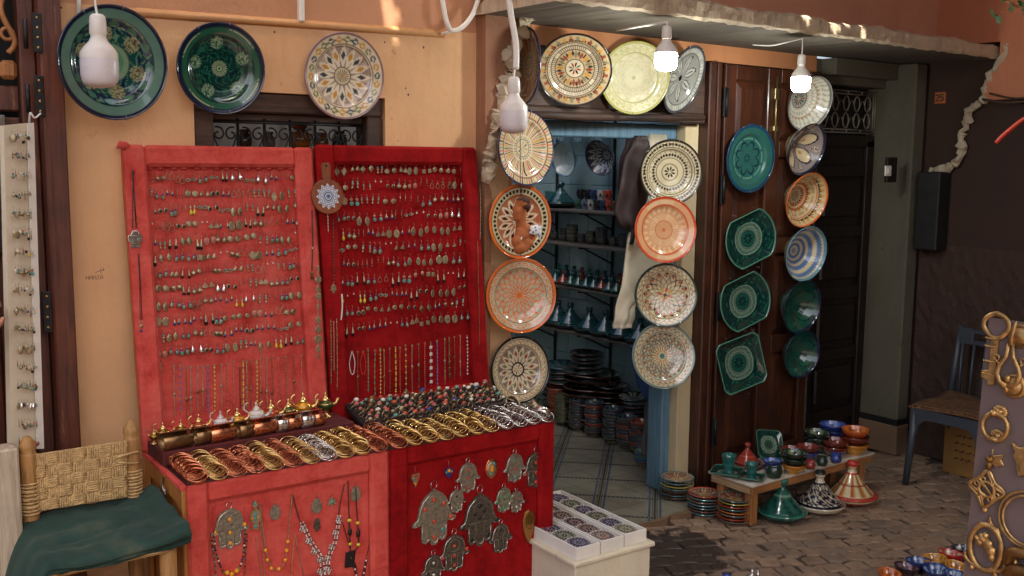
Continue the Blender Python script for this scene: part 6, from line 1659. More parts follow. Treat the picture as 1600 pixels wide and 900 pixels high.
for k, (x, y, wpx, ty, ms, lb, pos) in enumerate(PS):
    p = onx(x, y, 4.30); R = width_r(p, wpx); z0 = 0.004
    top = onx(x, ty, 4.30).z; n = max(3, min(16, int((top - z0) / (.24 * R))))
    mm = [pl_dark] * (n - 1) + [ms[-1]]
    put_stack(p.x, p.y, z0, n, R, mm, '# %s, %s pile behind the bowls' % (lb, pos), 'plate', 'plate piles on the shop floor', (top - z0) / n / R, .05, 'plate', seed=k + 20)
# shelves on the right hand wall inside
M_shelf = wood('grey_shelf_wood', S(110, 104, 96), S(66, 60, 54), rough=.7, axis=1)
SH = [1.447, 1.222, .935, .64]
for k, z in enumerate(SH):
    s_ = thing('wall_shelf', '%s shelf on the tiled wall inside the shop' % ['top', 'second', 'third', 'lowest'][k], 'shelf', T(4.35, 4.9, z), 'shelves on the tiled wall inside')
    mb = MB(); mb.box((4.19, 3.98, z - .018), (4.498, 6.2, z), 0, .003); part('board', mb, M_shelf, s_, world=True)
    for yy in (4.35, 4.95, 5.55):
        mb = MB(); mb.box((4.2, yy - .008, z - .03), (4.49, yy + .008, z - .018)); mb.tube([(4.24, yy, z - .028), (4.49, yy, z - .14)], .006, 5); part('bracket', mb, M_blackp, s_, world=True)
for k, yy in enumerate((4.35, 4.95, 5.55)):
    mb = MB(); mb.box((4.486, yy - .009, .1), (4.4975, yy + .009, 2.1)); solo('shelf_upright', mb, M_blackp, '%s metal shelf upright on the tiled wall inside' % ['nearest', 'middle', 'farthest'][k], 'upright', None, 'shelf uprights')
TAG = [(.001, 1.0), (.10, .99), (.13, .94), (.12, .86), (.085, .80), (.10, .74), (.16, .66), (.26, .52), (.42, .34), (.52, .24), (.50, .22), (.60, .215), (.615, .19), (.56, .10), (.42, .02), (.40, 0), (.001, 0)]
def tagpaint(fn):
    def f(d, t, z):
        C = np.empty(d.shape + (3,)); C[:] = fn(d, t, z); return C
    return f
def tag_green(d, t, z):
    C = np.empty(d.shape + (3,)); C[:] = A(34, 96, 84); C[(z > .24) & (z < .62) & (np.sin(9*t + 14*z) > .3)] = A(20, 66, 64); C[(np.abs(z - .6) < .02)] = A(110, 150, 130); C[(np.abs(z - .205) < .02)] = A(50, 120, 104); C[z < .12] = A(20, 60, 54); C[z > .95] = A(60, 130, 112); return C
def tag_bw(d, t, z):
    C = np.empty(d.shape + (3,)); C[:] = A(214, 204, 178)
    a = (t * 16/(2*PI) + z * 6) % 1; b = (t * 16/(2*PI) - z * 6) % 1
    m = (z > .24) & (z < .68); C[m & ((np.minimum(a, 1-a) < .17) | (np.minimum(b, 1-b) < .17))] = A(34, 40, 62); C[m & (np.abs(a-.5) < .16) & (np.abs(b-.5) < .16)] = A(40, 44, 66)
    C[np.abs(z - .23) < .018] = A(30, 36, 60); C[(z > .90)] = A(30, 36, 40); C[z < .1] = A(110, 66, 46); C[np.abs(z - .69) < .02] = A(40, 46, 60); return C
def tag_stripe(d, t, z):
    C = np.empty(d.shape + (3,)); C[:] = A(222, 206, 170); cols = [A(176, 60, 44), A(206, 150, 66), A(60, 60, 56), A(150, 160, 110)]
    k = np.floor(t * 44/(2*PI)).astype(int) % 4; f = (t * 44/(2*PI)) % 1
    for i, c in enumerate(cols): C[(z > .25) & (z < .70) & (k == i) & (f < .55)] = c
    C[np.abs(z - .47) < .015] = A(150, 50, 44); C[(z > .87)] = A(190, 50, 40); C[(z < .225)] = A(190, 56, 44); C[(z > .12) & (z < .17)] = A(222, 206, 170); C[np.abs(z - .7) < .015] = A(190, 56, 44); return C
def tag_red(d, t, z):
    C = np.empty(d.shape + (3,)); C[:] = A(146, 52, 40); C[np.abs(z - .5) < .02] = A(186, 96, 70); C[np.abs(z - .22) < .03] = A(110, 36, 30); return C
def tag_teal(d, t, z):
    C = np.empty(d.shape + (3,)); C[:] = A(36, 84, 92); C[np.abs(z - .6) < .02] = A(70, 120, 124); C[z < .2] = A(28, 56, 66); return C
TM = {k: lathe_paint('tagine', TAG, f, 56 if k in ('bw', 'stripe') else 36, 6) for k, f in (('green', tag_green), ('bw', tag_bw), ('stripe', tag_stripe), ('red', tag_red), ('teal', tag_teal))}
def tagine(key, label, x, y, hpx, zplane=None, p=None, group=None, wk=1.0):
    p = p or onz(x, y, zplane); h = hpx / FPX * depth(p)
    tag(link('tagine', TM[key], None, T(*p) @ RZ(.3) @ SC(h * wk, h * wk, h)), label, 'tagine', group)
def onshelf(x, k, X=4.31):
    z = SH[k]
    # pixel column meets the shelf line X = const, z = const
    lo, hi = 3.9, 6.4
    for _ in range(40):
        m = (lo + hi) / 2; d = Vector((X, m, z)) - CAM
        if 800 + FPX * d.dot(rgt) / d.dot(fwd) > x: lo = m
        else: hi = m
    return Vector((X, lo, z + .001))
# top shelf: lantern cups, a tagine and bowls
def cup_mesh(col):
    mb = MB(); mb.lathe([(.001, 0), (.36, 0), (.36, .06), (.30, .12), (.42, .35), (.46, .7), (.42, .9), (.46, 1.0), (.42, 1.0), (.36, .7), (.001, .1)], 18, 0)
    for k in range(5):
        a = k * 2*PI/5
        M = RZ(a) @ T(.435, 0, .55) @ RZ(PI/2)
        mb.prism([(-.16, -.16), (.16, -.16), (0, .2)], -.02, .035, 1, M @ RX(PI/2))
    return mb.mesh('candle_cup', [mat('cup_glaze_%d_%d_%d' % tuple(int(c * 99) for c in col), col, .15, coat=.5, var=.15), M_blackp])
cups = [(905, 'green', S(60, 110, 90)), (914.5, 'grey', S(120, 130, 150)), (924, 'white', S(206, 206, 196)), (934, 'black', (.012, .012, .014)), (943.5, 'blue', S(40, 70, 120)), (952.5, 'orange red', S(206, 70, 34)), (962, 'brown', S(110, 70, 50))]
cmesh = {}
for x, nm, c in cups: cmesh[nm] = cup_mesh(c)
for x, nm, c in cups:
    p = onshelf(x, 0); tag(link('candle_cup', cmesh[nm], None, T(*p) @ SC(.064)), '%s pierced candle cup in the lower row on the top shelf' % nm, 'candle cup', None, 'candle cups on the top shelf') if False else tag(link('candle_cup', cmesh[nm], None, T(*p) @ SC(.064)), '%s pierced candle cup in the lower row on the top shelf' % nm, 'candle cup', 'candle cups on the top shelf')
for x, nm, lb in ((907, 'black', 'left black'), (918, 'black', 'right black'), (928, 'blue', 'blue'), (939, 'white', 'white'), (950, 'orange red', 'pinkish')):
    p = onshelf(x, 0); tag(link('candle_cup', cmesh[nm], None, T(p.x, p.y, p.z + .066) @ SC(.064)), '%s pierced candle cup stacked in the upper row on the top shelf' % lb, 'candle cup', 'candle cups on the top shelf')
tagine('teal', 'teal tagine standing on the top shelf by the striped bowls', 0, 0, 40, p=onshelf(876, 0), wk=1.15)
p = onshelf(862, 0); put_stack(p.x, p.y, p.z, 5, .05, [b_teal], '# pale bowl in the top shelf stack', 'bowl', 'bowls on the top shelf', .34, seed=60)
# second shelf: small bowl stacks
for k, x in enumerate((866, 880, 894, 908, 923, 940, 958, 974)):
    p = onshelf(x, 1); r_ = width_r(p, 13 + (k % 3) * 3); n = 5 + k % 3
    put_stack(p.x, p.y, p.z, n, r_, [b_navy, b_stripe] if k % 2 else [b_stripe, b_olive], '# bowl of the %s small stack on the second shelf' % ordn(k + 1), 'bowl', 'small bowl stacks on the second shelf', .33, seed=70 + k)
# third shelf: rows of tiny tagines
ck = ['teal', 'green', 'red', 'teal', 'green']
for j in range(2):
    for k in range(9):
        x = 868 + 12 * k + 5 * j; p = onshelf(x, 2, 4.24 + .12 * j)
        if j: p.z += .001
        tagine(ck[(k * 2 + j) % 5], '%s tiny tagine, %s along the %s row of the third shelf' % ({'teal': 'dark teal', 'green': 'green', 'red': 'reddish'}[ck[(k*2+j) % 5]], ordn(k + 1), ['front', 'back'][j]), 0, 0, 22 + 5 * j, p=p, group='tiny tagines on the third shelf', wk=.9)
for k, x in enumerate((872, 891, 921, 946, 972, 1000)):
    tagine('teal', 'glossy dark teal tagine, %s along the lowest shelf' % ordn(k + 1), 0, 0, 40, p=onshelf(x, 3, 4.28), group='teal tagines on the lowest shelf', wk=1.05)
# plates leaning above the top shelf
for k, x in enumerate((880, 906, 938)):
    p = onx(x, 203, 4.40); M = facing(x, 203, .5, 0, -1, p)[0]
    tag(link('plate', plate_m('pale%d' % k, A(180, 196, 196), A(90, 130, 150), A(150, 160, 160), A(120, 150, 170)), None, T(*p) @ M @ SC(.085)), 'pale plate hung high on the tiled wall, %s under the blue lintel' % ordn(k + 1), 'plate', 'pale plates high inside')
# clothes hanging just inside the right jamb
def garment(name, label, rows, Y, th, mt, folds=5, amp=.012):
    """rows: (y px, left px, right px) down the garment."""
    mb = MB(); n = 28; vs, fs = [], []
    dense = []
    for i in range(len(rows) - 1):
        for k in range(4):
            s_ = k / 4; dense.append(tuple(rows[i][q] + (rows[i+1][q] - rows[i][q]) * s_ for q in range(3)))
    dense.append(rows[-1])
    O = ony((rows[0][1] + rows[0][2]) / 2, rows[0][0], Y)
    for ri, (y, xl, xr) in enumerate(dense):
        a, b = ony(xl, y, Y), ony(xr, y, Y); c = (a + b) / 2; hw = (b.x - a.x) / 2
        for k in range(n):
            t_ = 2*PI*k/n
            f = 1 + amp / max(hw, .02) * math.sin(folds * t_ + ri * .25)
            vs.append(Vector((c.x + hw * f * math.cos(t_), c.y + min(th, hw) * f * math.sin(t_) + .006 * math.sin(ri * .9), c.z)) - O)
    for ri in range(len(dense) - 1):
        for k in range(n): fs.append((ri*n + k, ri*n + (k+1) % n, (ri+1)*n + (k+1) % n, (ri+1)*n + k))
    fs += [tuple(range(n)), tuple((len(dense)-1)*n + k for k in range(n))]
    mb.add(vs, fs, 0, True)
    return solo(name, mb, mt, label, 'clothing', T(*O))
garment('dark_jacket', 'dark brown jacket hanging inside the door behind the plates', [(212, 990, 1004), (222, 982, 1012), (245, 974, 1014), (290, 966, 1010), (330, 962, 1006), (352, 970, 1000), (362, 985, 996)], 3.70, .04, mat('jacket_cloth', S(58, 42, 38), .6, var=.3, scale=12, bmp=.4, bscale=30))
garment('strap', 'black strap hanging below the dark jacket', [(330, 987, 993), (360, 986, 992), (382, 984, 990)], 3.67, .008, M_blackp, 2, .001)
garment('cream_jacket', 'cream jacket sleeve hanging down inside the door', [(210, 1008, 1040), (300, 1000, 1060), (370, 980, 1060), (440, 970, 1050), (480, 964, 990), (500, 961, 986), (512, 962, 985)], 3.71, .03, mat('cream_cloth', S(220, 208, 180), .8, var=.12, scale=10, bmp=.3, bscale=40))
garment('blue_cloth', 'crumpled blue cloth behind the lowest plate right of the door', [(540, 986, 1012), (570, 990, 1016), (600, 1000, 1024), (618, 1010, 1026), (624, 1014, 1022)], 3.84, .04, mat('blue_cloth', S(40, 74, 128), .7, var=.25, scale=10, bmp=.5, bscale=30), 4, .012)
garment('grey_cloth', 'grey cloth bundle on the shop floor beside the blue jamb', [(632, 1014, 1024), (650, 1010, 1026), (690, 1006, 1026), (712, 1008, 1024)], 3.86, .05, mat('grey_cloth', S(86, 82, 78), .8, var=.25, bmp=.4, bscale=30), 4, .012)

# ------------------------------------------------------------------ outside: plate stacks, bench with pots, tagines
pr = {'tl': A(80, 124, 132), 'ye': A(190, 176, 80), 'rd': A(196, 70, 50), 'or': A(214, 120, 50), 'br': A(120, 90, 80), 'bl': A(100, 150, 166), 'gy': A(140, 126, 110)}
def rim_plate(k, star=False):
    key = 'rp' + k + ('s' if star else '')
    if key not in PMESH:
        def f(d, t, z):
            C = np.empty(d.shape + (3,)); C[:] = A(206, 190, 154); C[(d < .46) & (d > .1) & ((t*22/(2*PI)) % 1 < .5)] = A(176, 110, 70); C[(d < .38) & (d > .2) & ((t*22/(2*PI) + .5) % 1 < .35)] = A(60, 80, 96); C[(d < .09)] = A(176, 130, 80); C[np.abs(d - .4) < .014] = A(90, 70, 60)
            C[(d > .5)] = A(150, 130, 108); C[(d > .44) & (d < .6)] = pr[k]; return C
        PMESH[key] = lathe_paint('plate', SPLATE, f, 72 if star else 40, 5)
    return PMESH[key]
STK = [(1057, 783, 52, ['br', 'tl', 'br', 'bl', 'ye', 'tl', 'tl'], 'teal rimmed plate', 'the jamb'), (1100, 808, 51, ['bl', 'br', 'tl', 'bl', 'gy', 'bl', 'rd'], 'plate', 'the step'), (1147.5, 820, 54, ['gy', 'rd', 'gy', 'or', 'tl', 'rd', 'ye', 'tl'], 'plate', 'the bench leg')]
for k, (x, y, wpx, cols, lb, by) in enumerate(STK):
    p = onz(x, y - 6, GZ if k else 0.0); R = width_r(p, wpx)
    for q, c in enumerate(cols):
        nm = 'lowest' if q == 0 else 'topmost' if q == len(cols) - 1 else '%s from the ground' % ordn(q + 1)
        r_ = random.Random(k * 10 + q)
        cn = {'tl': 'teal', 'ye': 'yellow', 'rd': 'red', 'or': 'orange', 'br': 'brown', 'bl': 'pale blue', 'gy': 'grey'}[c]
        tag(link('plate', rim_plate(c, q == len(cols) - 1), None, T(p.x + r_.uniform(-.004, .004), p.y + r_.uniform(-.004, .004), p.z + .004 + q * .0155) @ RX(r_.uniform(-.02, .02)) @ RZ(r_.uniform(0, 6)) @ SC(R)), '%s rimmed plate, %s in the stack beside %s' % (cn, nm, by), 'plate', 'plate stacks on the ground')
BZT = .19
bnc = thing('low_bench', 'low pine bench with a white top covered in small glazed pots', 'bench', T(4.25, 3.2, GZ))
bA, bB, bC = onz(1176, 759, BZT), onz(1107, 742, BZT), onz(1362, 708, BZT)
ux = (bC - bA).normalized(); L = (bC - bA).length; W = .27
Mb = Matrix.Translation(bA) @ RZ(math.atan2(ux.y, ux.x))
Mi = WM[bnc.name].inverted() @ Mb
mb = MB(); mb.box((-.012, -.01, -.008), (L + .012, W + .012, .004), 0, .002); part('top', mb, mat('worn_white_board', S(206, 196, 178), .6, var=.2, scale=20), bnc, Mi)
mb = MB(); mb.box((.0, .0, -.05), (L, .018, -.0085), 0, .002); part('front_rail', mb, M_pineh, bnc, Mi)
mb = MB(); mb.box((.0, .0185, -.05), (.018, W, -.0085), 0, .002); part('end_rail', mb, wood('pale_end_wood', S(190, 160, 120), S(150, 118, 80), axis=1), bnc, Mi)
mb = MB(); mb.box((.0185, W - .018, -.05), (L, W, -.0085), 0, .002); part('back_rail', mb, M_pineh, bnc, Mi)
zl = -(BZT - GZ)
for (x, y) in ((.02, .02), (.02, W - .065), (L - .07, .02), (L - .07, W - .065)):
    mb = MB(); mb.box((x, y, zl), (x + .048, y + .045, -.0088), 0, .003); part('leg', mb, M_pine, bnc, Mi)
ZB = BZT + .004
GL = lambda n, c: mat('glaze_' + n, c, .14, coat=.6, var=.25)
G_tealg, G_red, G_dg, G_bl, G_ye = GL('teal', S(36, 96, 90)), GL('red', S(140, 50, 38)), GL('dark_green', S(36, 54, 42)), GL('cobalt', S(50, 64, 130)), GL('yellow', S(214, 156, 60))
def square_dish(label, x, y, wpx, M2=None, group=None):
    p = onz(x, y, ZB); R = width_r(p, wpx)
    me = pottery_mesh('square_dish', R, DISH, p_green_square, tuple(A(60, 120, 110)), tuple(A(30, 70, 66)), 'square', 30, 72)
    tag(link('square_dish', me, None, (T(p.x, p.y, p.z + .1 * R) @ RZ(.5)) if M2 is None else M2(p, R)), label, 'dish', group)
square_dish('green square dish flat on the near end of the bench', 1136, 742, 60, group='green square dishes on the bench')
square_dish('small green square dish flat at the bench front', 1175, 749, 46, group='green square dishes on the bench')
square_dish('green square dish propped upright on the bench against the door', 1200, 716, 56, lambda p, R: T(p.x, p.y, p.z + .78 * R) @ facing(1200, 702, .86, 4, 1, p)[0] @ RX(-.25), 'green square dishes on the bench')
CUP = [(.001, .06), (.22, .06), (.27, .5), (.36, .98), (.39, 1.0), (.385, .9), (.34, .62), (.31, .58), (.33, .5), (.31, .34), (.28, .3), (.27, .05), (.29, 0), (.001, 0)]
def simple_pot(name, label, cat, x, y, hpx, prof, mt, group=None, zz=ZB, wide=1.0):
    p = onz(x, y, zz); h = hpx / FPX * depth(p); mb = MB(); mb.lathe([(r * h * wide, z * h) for r, z in prof], 24, 0)
    solo(name, mb, mt, label, cat, T(*p), group)
simple_pot('beaker', 'tall teal beaker on the near green dish', 'beaker', 1138, 738, 29, CUP, G_tealg, 'teal beakers on the bench', ZB + .012)
simple_pot('beaker', 'shorter teal beaker on the small green dish', 'beaker', 1174, 747, 25, CUP, G_tealg, 'teal beakers on the bench', ZB + .012)
tagine('red', 'glossy red tagine on the bench behind the beakers', 1167, 730, 40, ZB)
JAR = [(.001, .05), (.5, .1), (.62, .45), (.5, .78), (.46, .85), (.56, 1.0), (.52, 1.0), (.40, .84), (.001, .8)]
def bench_stack(x, y, wpx, ms, lb, n=None, gap=.4):
    p = onz(x, y, ZB); R = width_r(p, wpx)
    for k, m_ in enumerate(ms):
        nm = ['lower', 'upper', 'topmost'][k] if len(ms) > 1 else ''
        tag(link('bowl', m_(), None, T(p.x, p.y, ZB + .06 * R + k * gap * R) @ RZ(k) @ SC(R)), ('%s %s' % (nm, lb)).strip(), 'bowl', 'bowls on the low bench')
bench_stack(1206, 741, 30, [b_blue, b_blue], 'cobalt blue bowl of the pair beside the dark pots', gap=.7)
simple_pot('jar', 'dark green lidded jar in front of the cobalt bowls', 'jar', 1209, 746, 22, JAR, G_dg, 'small jars on the bench')
bench_stack(1240, 739, 37, [b_yellow, b_dgreen, b_dgreen], 'bowl of the yellow and dark green bench stack', gap=.52)
simple_pot('jar', 'lower small red jar on the bench front', 'jar', 1266, 732, 13, JAR, G_red, 'small jars on the bench'); simple_pot('jar', 'upper small red jar stacked on another red jar', 'jar', 1266, 733, 13, JAR, G_red, 'small jars on the bench', ZB + .042)
simple_pot('jar', 'lower dark green jar right of the red jars', 'jar', 1284, 728, 15, JAR, G_dg, 'small jars on the bench'); simple_pot('jar', 'upper dark green jar right of the red jars', 'jar', 1284, 728, 13, JAR, G_dg, 'small jars on the bench', ZB + .046)
simple_pot('jar', 'lower cobalt jar by the orange bowls', 'jar', 1306, 723, 15, JAR, G_bl, 'small jars on the bench'); simple_pot('jar', 'upper cobalt jar by the orange bowls', 'jar', 1306, 723, 13, JAR, G_bl, 'small jars on the bench', ZB + .046)
bench_stack(1236, 722, 34, [b_redg, b_redg], 'red glazed bowl at the back of the bench, left pair', gap=.5)
bench_stack(1262, 718, 34, [b_blue, b_redg], 'glazed bowl of the blue and red pair at the bench back', gap=.5)
bench_stack(1275, 706, 40, [b_dgreen, b_dgreen, b_dgreen], 'big dark green bowl at the bench back', gap=.42)
bench_stack(1304, 712, 40, [b_redg, b_redg], 'red bowl behind the cobalt jars', gap=.45)
bench_stack(1300, 696, 42, [b_blue, b_blue, b_blue], 'big cobalt bowl at the far bench back', gap=.42)
bench_stack(1335, 709, 42, [b_yellow, b_redg, b_orange], 'bowl of the orange and yellow stack at the far bench end', gap=.55)
tagine('green', 'dark green tagine on the paving under the bench front', 1221, 809, 64, GZ)
tagine('bw', 'black and white patterned tagine on the paving', 1279, 797, 65, GZ)
tagine('stripe', 'red tagine with striped cone and white band on the paving', 1329, 783, 66, GZ)
# small bowls at the lower right
SB = [(1388, 908, 36, b_orange, 'orange'), (1415, 899, 38, b_purple, 'dark purple'), (1435, 890, 38, b_bw, 'blue, one with white dashes behind the purple bowl'), (1461, 885, 36, b_yw, 'yellow, one behind the blue bowls'), (1461, 902, 38, b_bw, 'blue, one cut by the frame edge'), (1491, 896, 36, b_yw, 'yellow, one next to the brass board'), (1484, 878, 38, b_rb, 'red rimmed, with white leaf'), (1504, 869, 34, b_dk, 'dark, with white leaf'), (1502, 884, 28, b_redg, 'plain red'), (1489, 909, 34, b_bw, 'blue, one under the brass board corner')]
for k, (x, y, wpx, m_, lb) in enumerate(SB):
    p = onz(x, y, GZ); R = width_r(p, wpx)
    tag(link('small_bowl', m_(), None, T(p.x, p.y, GZ + .065 * R) @ RZ(k * 1.3) @ RX(.12) @ SC(R)), 'small glazed bowl on the paving: %s' % lb, 'bowl', 'small bowls on the paving')
def teapot(label, x, y, h, rz):
    p = onz(x, y, GZ); mb = MB()
    mb.lathe([(.001, 0), (.30, 0), (.42, .12), (.46, .30), (.36, .52), (.26, .60), (.28, .62), (.22, .72), (.10, .80), (.05, .84), (.08, .90), (.04, .98), (.001, 1.0)], 22, 0)
    mb.tube(spline([(.4, 0, .25), (.62, 0, .38), (.7, 0, .62), (.8, 0, .66)], 5), [.09] * 5 + [.07] * 5 + [.05] * 5 + [.04], 8, 0)
    mb.tube(spline([(-.34, 0, .56), (-.6, 0, .62), (-.64, 0, .36), (-.42, 0, .2)], 6), .035, 7, 1)
    solo('teapot', mb, [J[BS], J[BL]], label, 'teapot', T(*p) @ RZ(rz) @ SC(h), 'silver teapots at the lower edge')
teapot('shiny silver teapot lid showing at the lower frame edge', 1174, 932, .12, .4)
teapot('smaller silver teapot beside it at the lower frame edge', 1156, 934, .095, 2.0)
simple_pot('bottle', 'small navy bottle top at the lower frame edge', 'bottle', 1134, 935, 40, [(.001, 0), (.3, 0), (.32, .5), (.16, .7), (.15, .95), (.19, 1.0), (.001, 1.0)], G_bl, None, GZ)

# ------------------------------------------------------------------ white cabinet with trays of patterned coasters
CZ = .28
k0, k1 = onz(900, 878, CZ), onz(1020, 845, CZ)
cx = (k1 - k0).normalized(); cw = (k1 - k0).length
Mc = Matrix.Translation((k0.x, k0.y, GZ)) @ RZ(math.atan2(cx.y, cx.x))
cab = thing('cream_cabinet', 'low cream painted cabinet in front of the shop door', 'cabinet', Mc)
M_creamw = plaster('aged_cream_paint', S(214, 204, 178), S(190, 168, 132), S(150, 126, 96), amount=0.45, fine=.2, rough=.6, scale=4.0)
H = CZ - GZ
mb = MB(); mb.box((.004, .008, 0), (cw - .004, .62, H - .022), 0, .004); part('body', mb, M_creamw, cab)
mb = MB(); mb.box((-.012, -.008, H - .021), (cw + .008, .63, H - .003), 0, .004); part('top', mb, M_creamw, cab)
def p_coaster(a, b):
    def f(r, t):
        p = Pat(r, t, A(206, 200, 194)); p.band(0, .82, a).petals(16, .66, .98, 1.0, a, .5).petals(16, .7, .9, .35, A(206, 200, 190), .6).line(.56, .05, b).petals(12, .28, .54, .8, b, .5).petals(12, .34, .5, .3, A(190, 184, 176), .6).line(.27, .05, A(196, 190, 180)).petals(8, .05, .24, .8, a, .5).band(0, .06, A(210, 204, 196)); return p.c
    return f
FLAT = [(0, 0), (.5, .002), (1, .0)]
def coaster_mesh(a, b):
    rr = .05; return pottery_mesh('coaster', rr, FLAT, p_coaster(a, b), tuple(A(206, 200, 192)), tuple(A(206, 200, 192)), 'scallop', 30, 96, .05, .5)
_of = outline_fn
def outline_fn(kind):
    if kind == 'scallop': return lambda t: 1 + .05 * np.cos(16 * t)
    return _of(kind)
CMS = [coaster_mesh(A(58, 62, 94), A(120, 100, 130)), coaster_mesh(A(92, 74, 82), A(150, 120, 106)), coaster_mesh(A(76, 86, 74), A(130, 124, 106)), coaster_mesh(A(52, 56, 80), A(170, 96, 86))]
cn = ['blue violet', 'mauve', 'green grey', 'red and navy']
for i in range(3):
    tx = .012 + i * .122
    tr = thing('white_tray', 'long white tray of coasters, %s on the cream cabinet' % ['nearest the red case', 'middle one', 'nearest the paving'][i], 'tray', Mc @ T(tx, .012 + .005 * i, H), 'white trays on the cabinet')
    w_, d_ = .112, .56; mb = MB(); mb.box((0, 0, -.003), (w_, d_, .004)); mb.box((0, 0, .004), (w_, .006, .045), 0, .001); mb.box((0, d_ - .006, .004), (w_, d_, .045), 0, .001); mb.box((0, .006, .004), (.005, d_ - .006, .045), 0, .001); mb.box((w_ - .005, .006, .004), (w_, d_ - .006, .045), 0, .001)
    part('tray_box', mb, M_white, tr)
    for j in range(6):
        for q in range(3):
            me = CMS[(i * 3 + j * 2 + (q if q < 2 else 0)) % 4]
            M = Mc @ T(tx + w_ / 2 + random.uniform(-.004, .004), .07 + .087 * j + .005 * i, H + .014 + .012 * q) @ RZ(random.uniform(0, 1)) @ RX(.09)
            tag(link('coaster', me, None, M), '%s coaster, %s in the pile %s back in the %s tray' % (cn[(i * 3 + j * 2 + (q if q < 2 else 0)) % 4], ['bottom', 'middle', 'top'][q], ordn(j + 1), ['inner', 'middle', 'outer'][i]), 'coaster', 'patterned coasters in white trays')
# ================================================================== bulbs on cables
M_bulbw = mat('bulb_plastic', S(230, 222, 210), .35, var=.04, bmp=.0)
M_frost = mat('bulb_frosted', S(222, 214, 214), .3, var=.03, bmp=.0)
M_lit = glow('bulb_lit', (0.94, 1.0, 0.98), 65.0)
def bulb(label, x, ytop, ybot, d, lit, cable):
    p = CAM + ray(x, ytop) * (d / ray(x, ytop).dot(fwd)); q = CAM + ray(x, ybot) * (d / ray(x, ybot).dot(fwd))
    h = p.z - q.z
    o = thing('hanging_bulb', label, 'light bulb', T(*p), 'bulbs on cables')
    P = lambda pts: [(r * h, -z * h) for r, z in pts]
    mb = MB(); mb.lathe(P([(.001, 0), (.07, .0), (.10, .03), (.11, .10), (.115, .26), (.10, .29)]), 20, 0); part('holder', mb, M_plast, o)
    mb = MB(); mb.lathe(P([(.10, .29), (.10, .31), (.12, .36), (.20, .45), (.245, .52), (.25, .60)]), 24, 0); part('bulb_body', mb, M_bulbw, o)
    mb = MB(); mb.lathe(P([(.247, .60), (.252, .66), (.25, .83), (.232, .91), (.18, .965), (.09, .99), (.001, 1.0)]), 24, 0); part('diffuser', mb, M_lit if lit else M_frost, o)
    mb = MB(); mb.tube(spline([Vector((0, 0, -.002))] + [Vector(c) - p for c in cable], 5), .0035 if not lit else .003, 6); part('cable', mb, M_plast, o)
    return p
pt = lambda x, y, d: CAM + ray(x, y) * (d / ray(x, y).dot(fwd))
bulb('large unlit white bulb hanging before the biggest green plate', 152, 22, 137, 2.85, False, [pt(149, 5, 2.85), pt(147, -40, 2.85)])
bulb('unlit white bulb hanging on a thick cable by the stone pillar', 803, 120, 209, 3.9, False, [pt(803, 118, 3.9), pt(806, 90, 3.9)])
mb = MB(); mb.tube([p for p in spline([pt(806, 108, 3.9), pt(806, 70, 3.9), pt(798, 20, 3.9), pt(790, -40, 3.9)], 6)], .0125, 8)
solo('thick_cable', mb, M_plast, 'thick white cable sleeve above the bulb by the stone pillar', 'cable')
bulb('lit white bulb over the pale lemon plate, nearer one', 1042, 40, 111, 4.05, True, [pt(1043, 34, 4.05)])
mb = MB(); mb.tube([pt(962, 47, 4.2), pt(1044, 34, 4.05)], .006, 6)
solo('bulb_rod', mb, M_plast, 'thin white arm under the canopy holding the nearer lit bulb', 'rod')
bulb('lit white bulb over the zigzag bowl, farther one', 1253, 85, 144, 4.65, True, [pt(1254, 72, 4.65), pt(1254, 61, 4.65)])
mb = MB(); mb.tube(spline([pt(1176, 70, 4.75), pt(1205, 71, 4.7), pt(1230, 66, 4.66), pt(1255, 60, 4.65)], 6), .0035, 6)
solo('lamp_cable', mb, M_plast, 'thin white cable under the canopy leading to the farther lit bulb', 'cable')

# ================================================================== plush camel hanging before the orange plate
kp = ony(816, 346, 3.27); k = depth(kp) / FPX
mb = MB()
def B(x, y, rx, ry, rz=None, d=0): mb.ball((x * k, -d * k, -y * k), (rx * k, (rz or min(rx, ry)) * k, ry * k), 14, 9)
B(-1, -28, 11, 11); B(-8, -18, 9, 10); B(-13, -15, 7, 8, 6, 3); B(-12, -7, 7, 8, 6, 2)
mb.tube([(-2*k, 0, 18*k), (-3*k, 0, 0), (0, 0, -14*k), (6*k, 0, -22*k)], [9*k, 8.5*k, 10*k, 13*k], 12)
B(4, 14, 13, 11, 11); B(14, 22, 10, 9, 9); B(-7, 22, 12, 8, 8, 6); B(-17, 30, 9, 9, 8, 8); B(4, 34, 12, 8, 8, 8); B(-12, 42, 11, 9, 9, 10); B(-2, 40, 10, 8, 8, 8); B(-8, 16, 8, 7, 7, 4)
mb.tube([(16*k, 0, -26*k), (18*k, 0, -32*k), (18*k, 0, -40*k)], [4*k, 2.5*k, 2*k], 7)
M_plush = mat('camel_plush', S(168, 94, 48), .95, var=.25, scale=14, bmp=.5, bscale=120, sheen=.4)
cam_toy = thing('toy_camel', 'brown plush toy camel with patterned saddle cloth hung before the orange rimmed plate', 'soft toy', T(*kp))
bo = part('body', mb, M_plush, cam_toy)
rm = bo.modifiers.new('fuse', 'REMESH'); rm.mode = 'VOXEL'; rm.voxel_size = .0045; rm.use_smooth_shade = True
sm = bo.modifiers.new('soften', 'SMOOTH'); sm.factor = .6; sm.iterations = 6
mb = MB(); mb.ball((1*k, .0, 31*k), (12*k, 11*k, 8*k), 12, 8); mb.ball((2*k, -2*k, 24*k), (11*k, 10*k, 7*k), 12, 8); part('mane', mb, mat('dark_plush', S(76, 44, 28), .95, var=.3, scale=14, bmp=.6, bscale=140), cam_toy)
def pc(x, y, d): return Vector((x * k, -d * k, -y * k))
mb = MB(); rows_ = 8; vs, fs = [], []
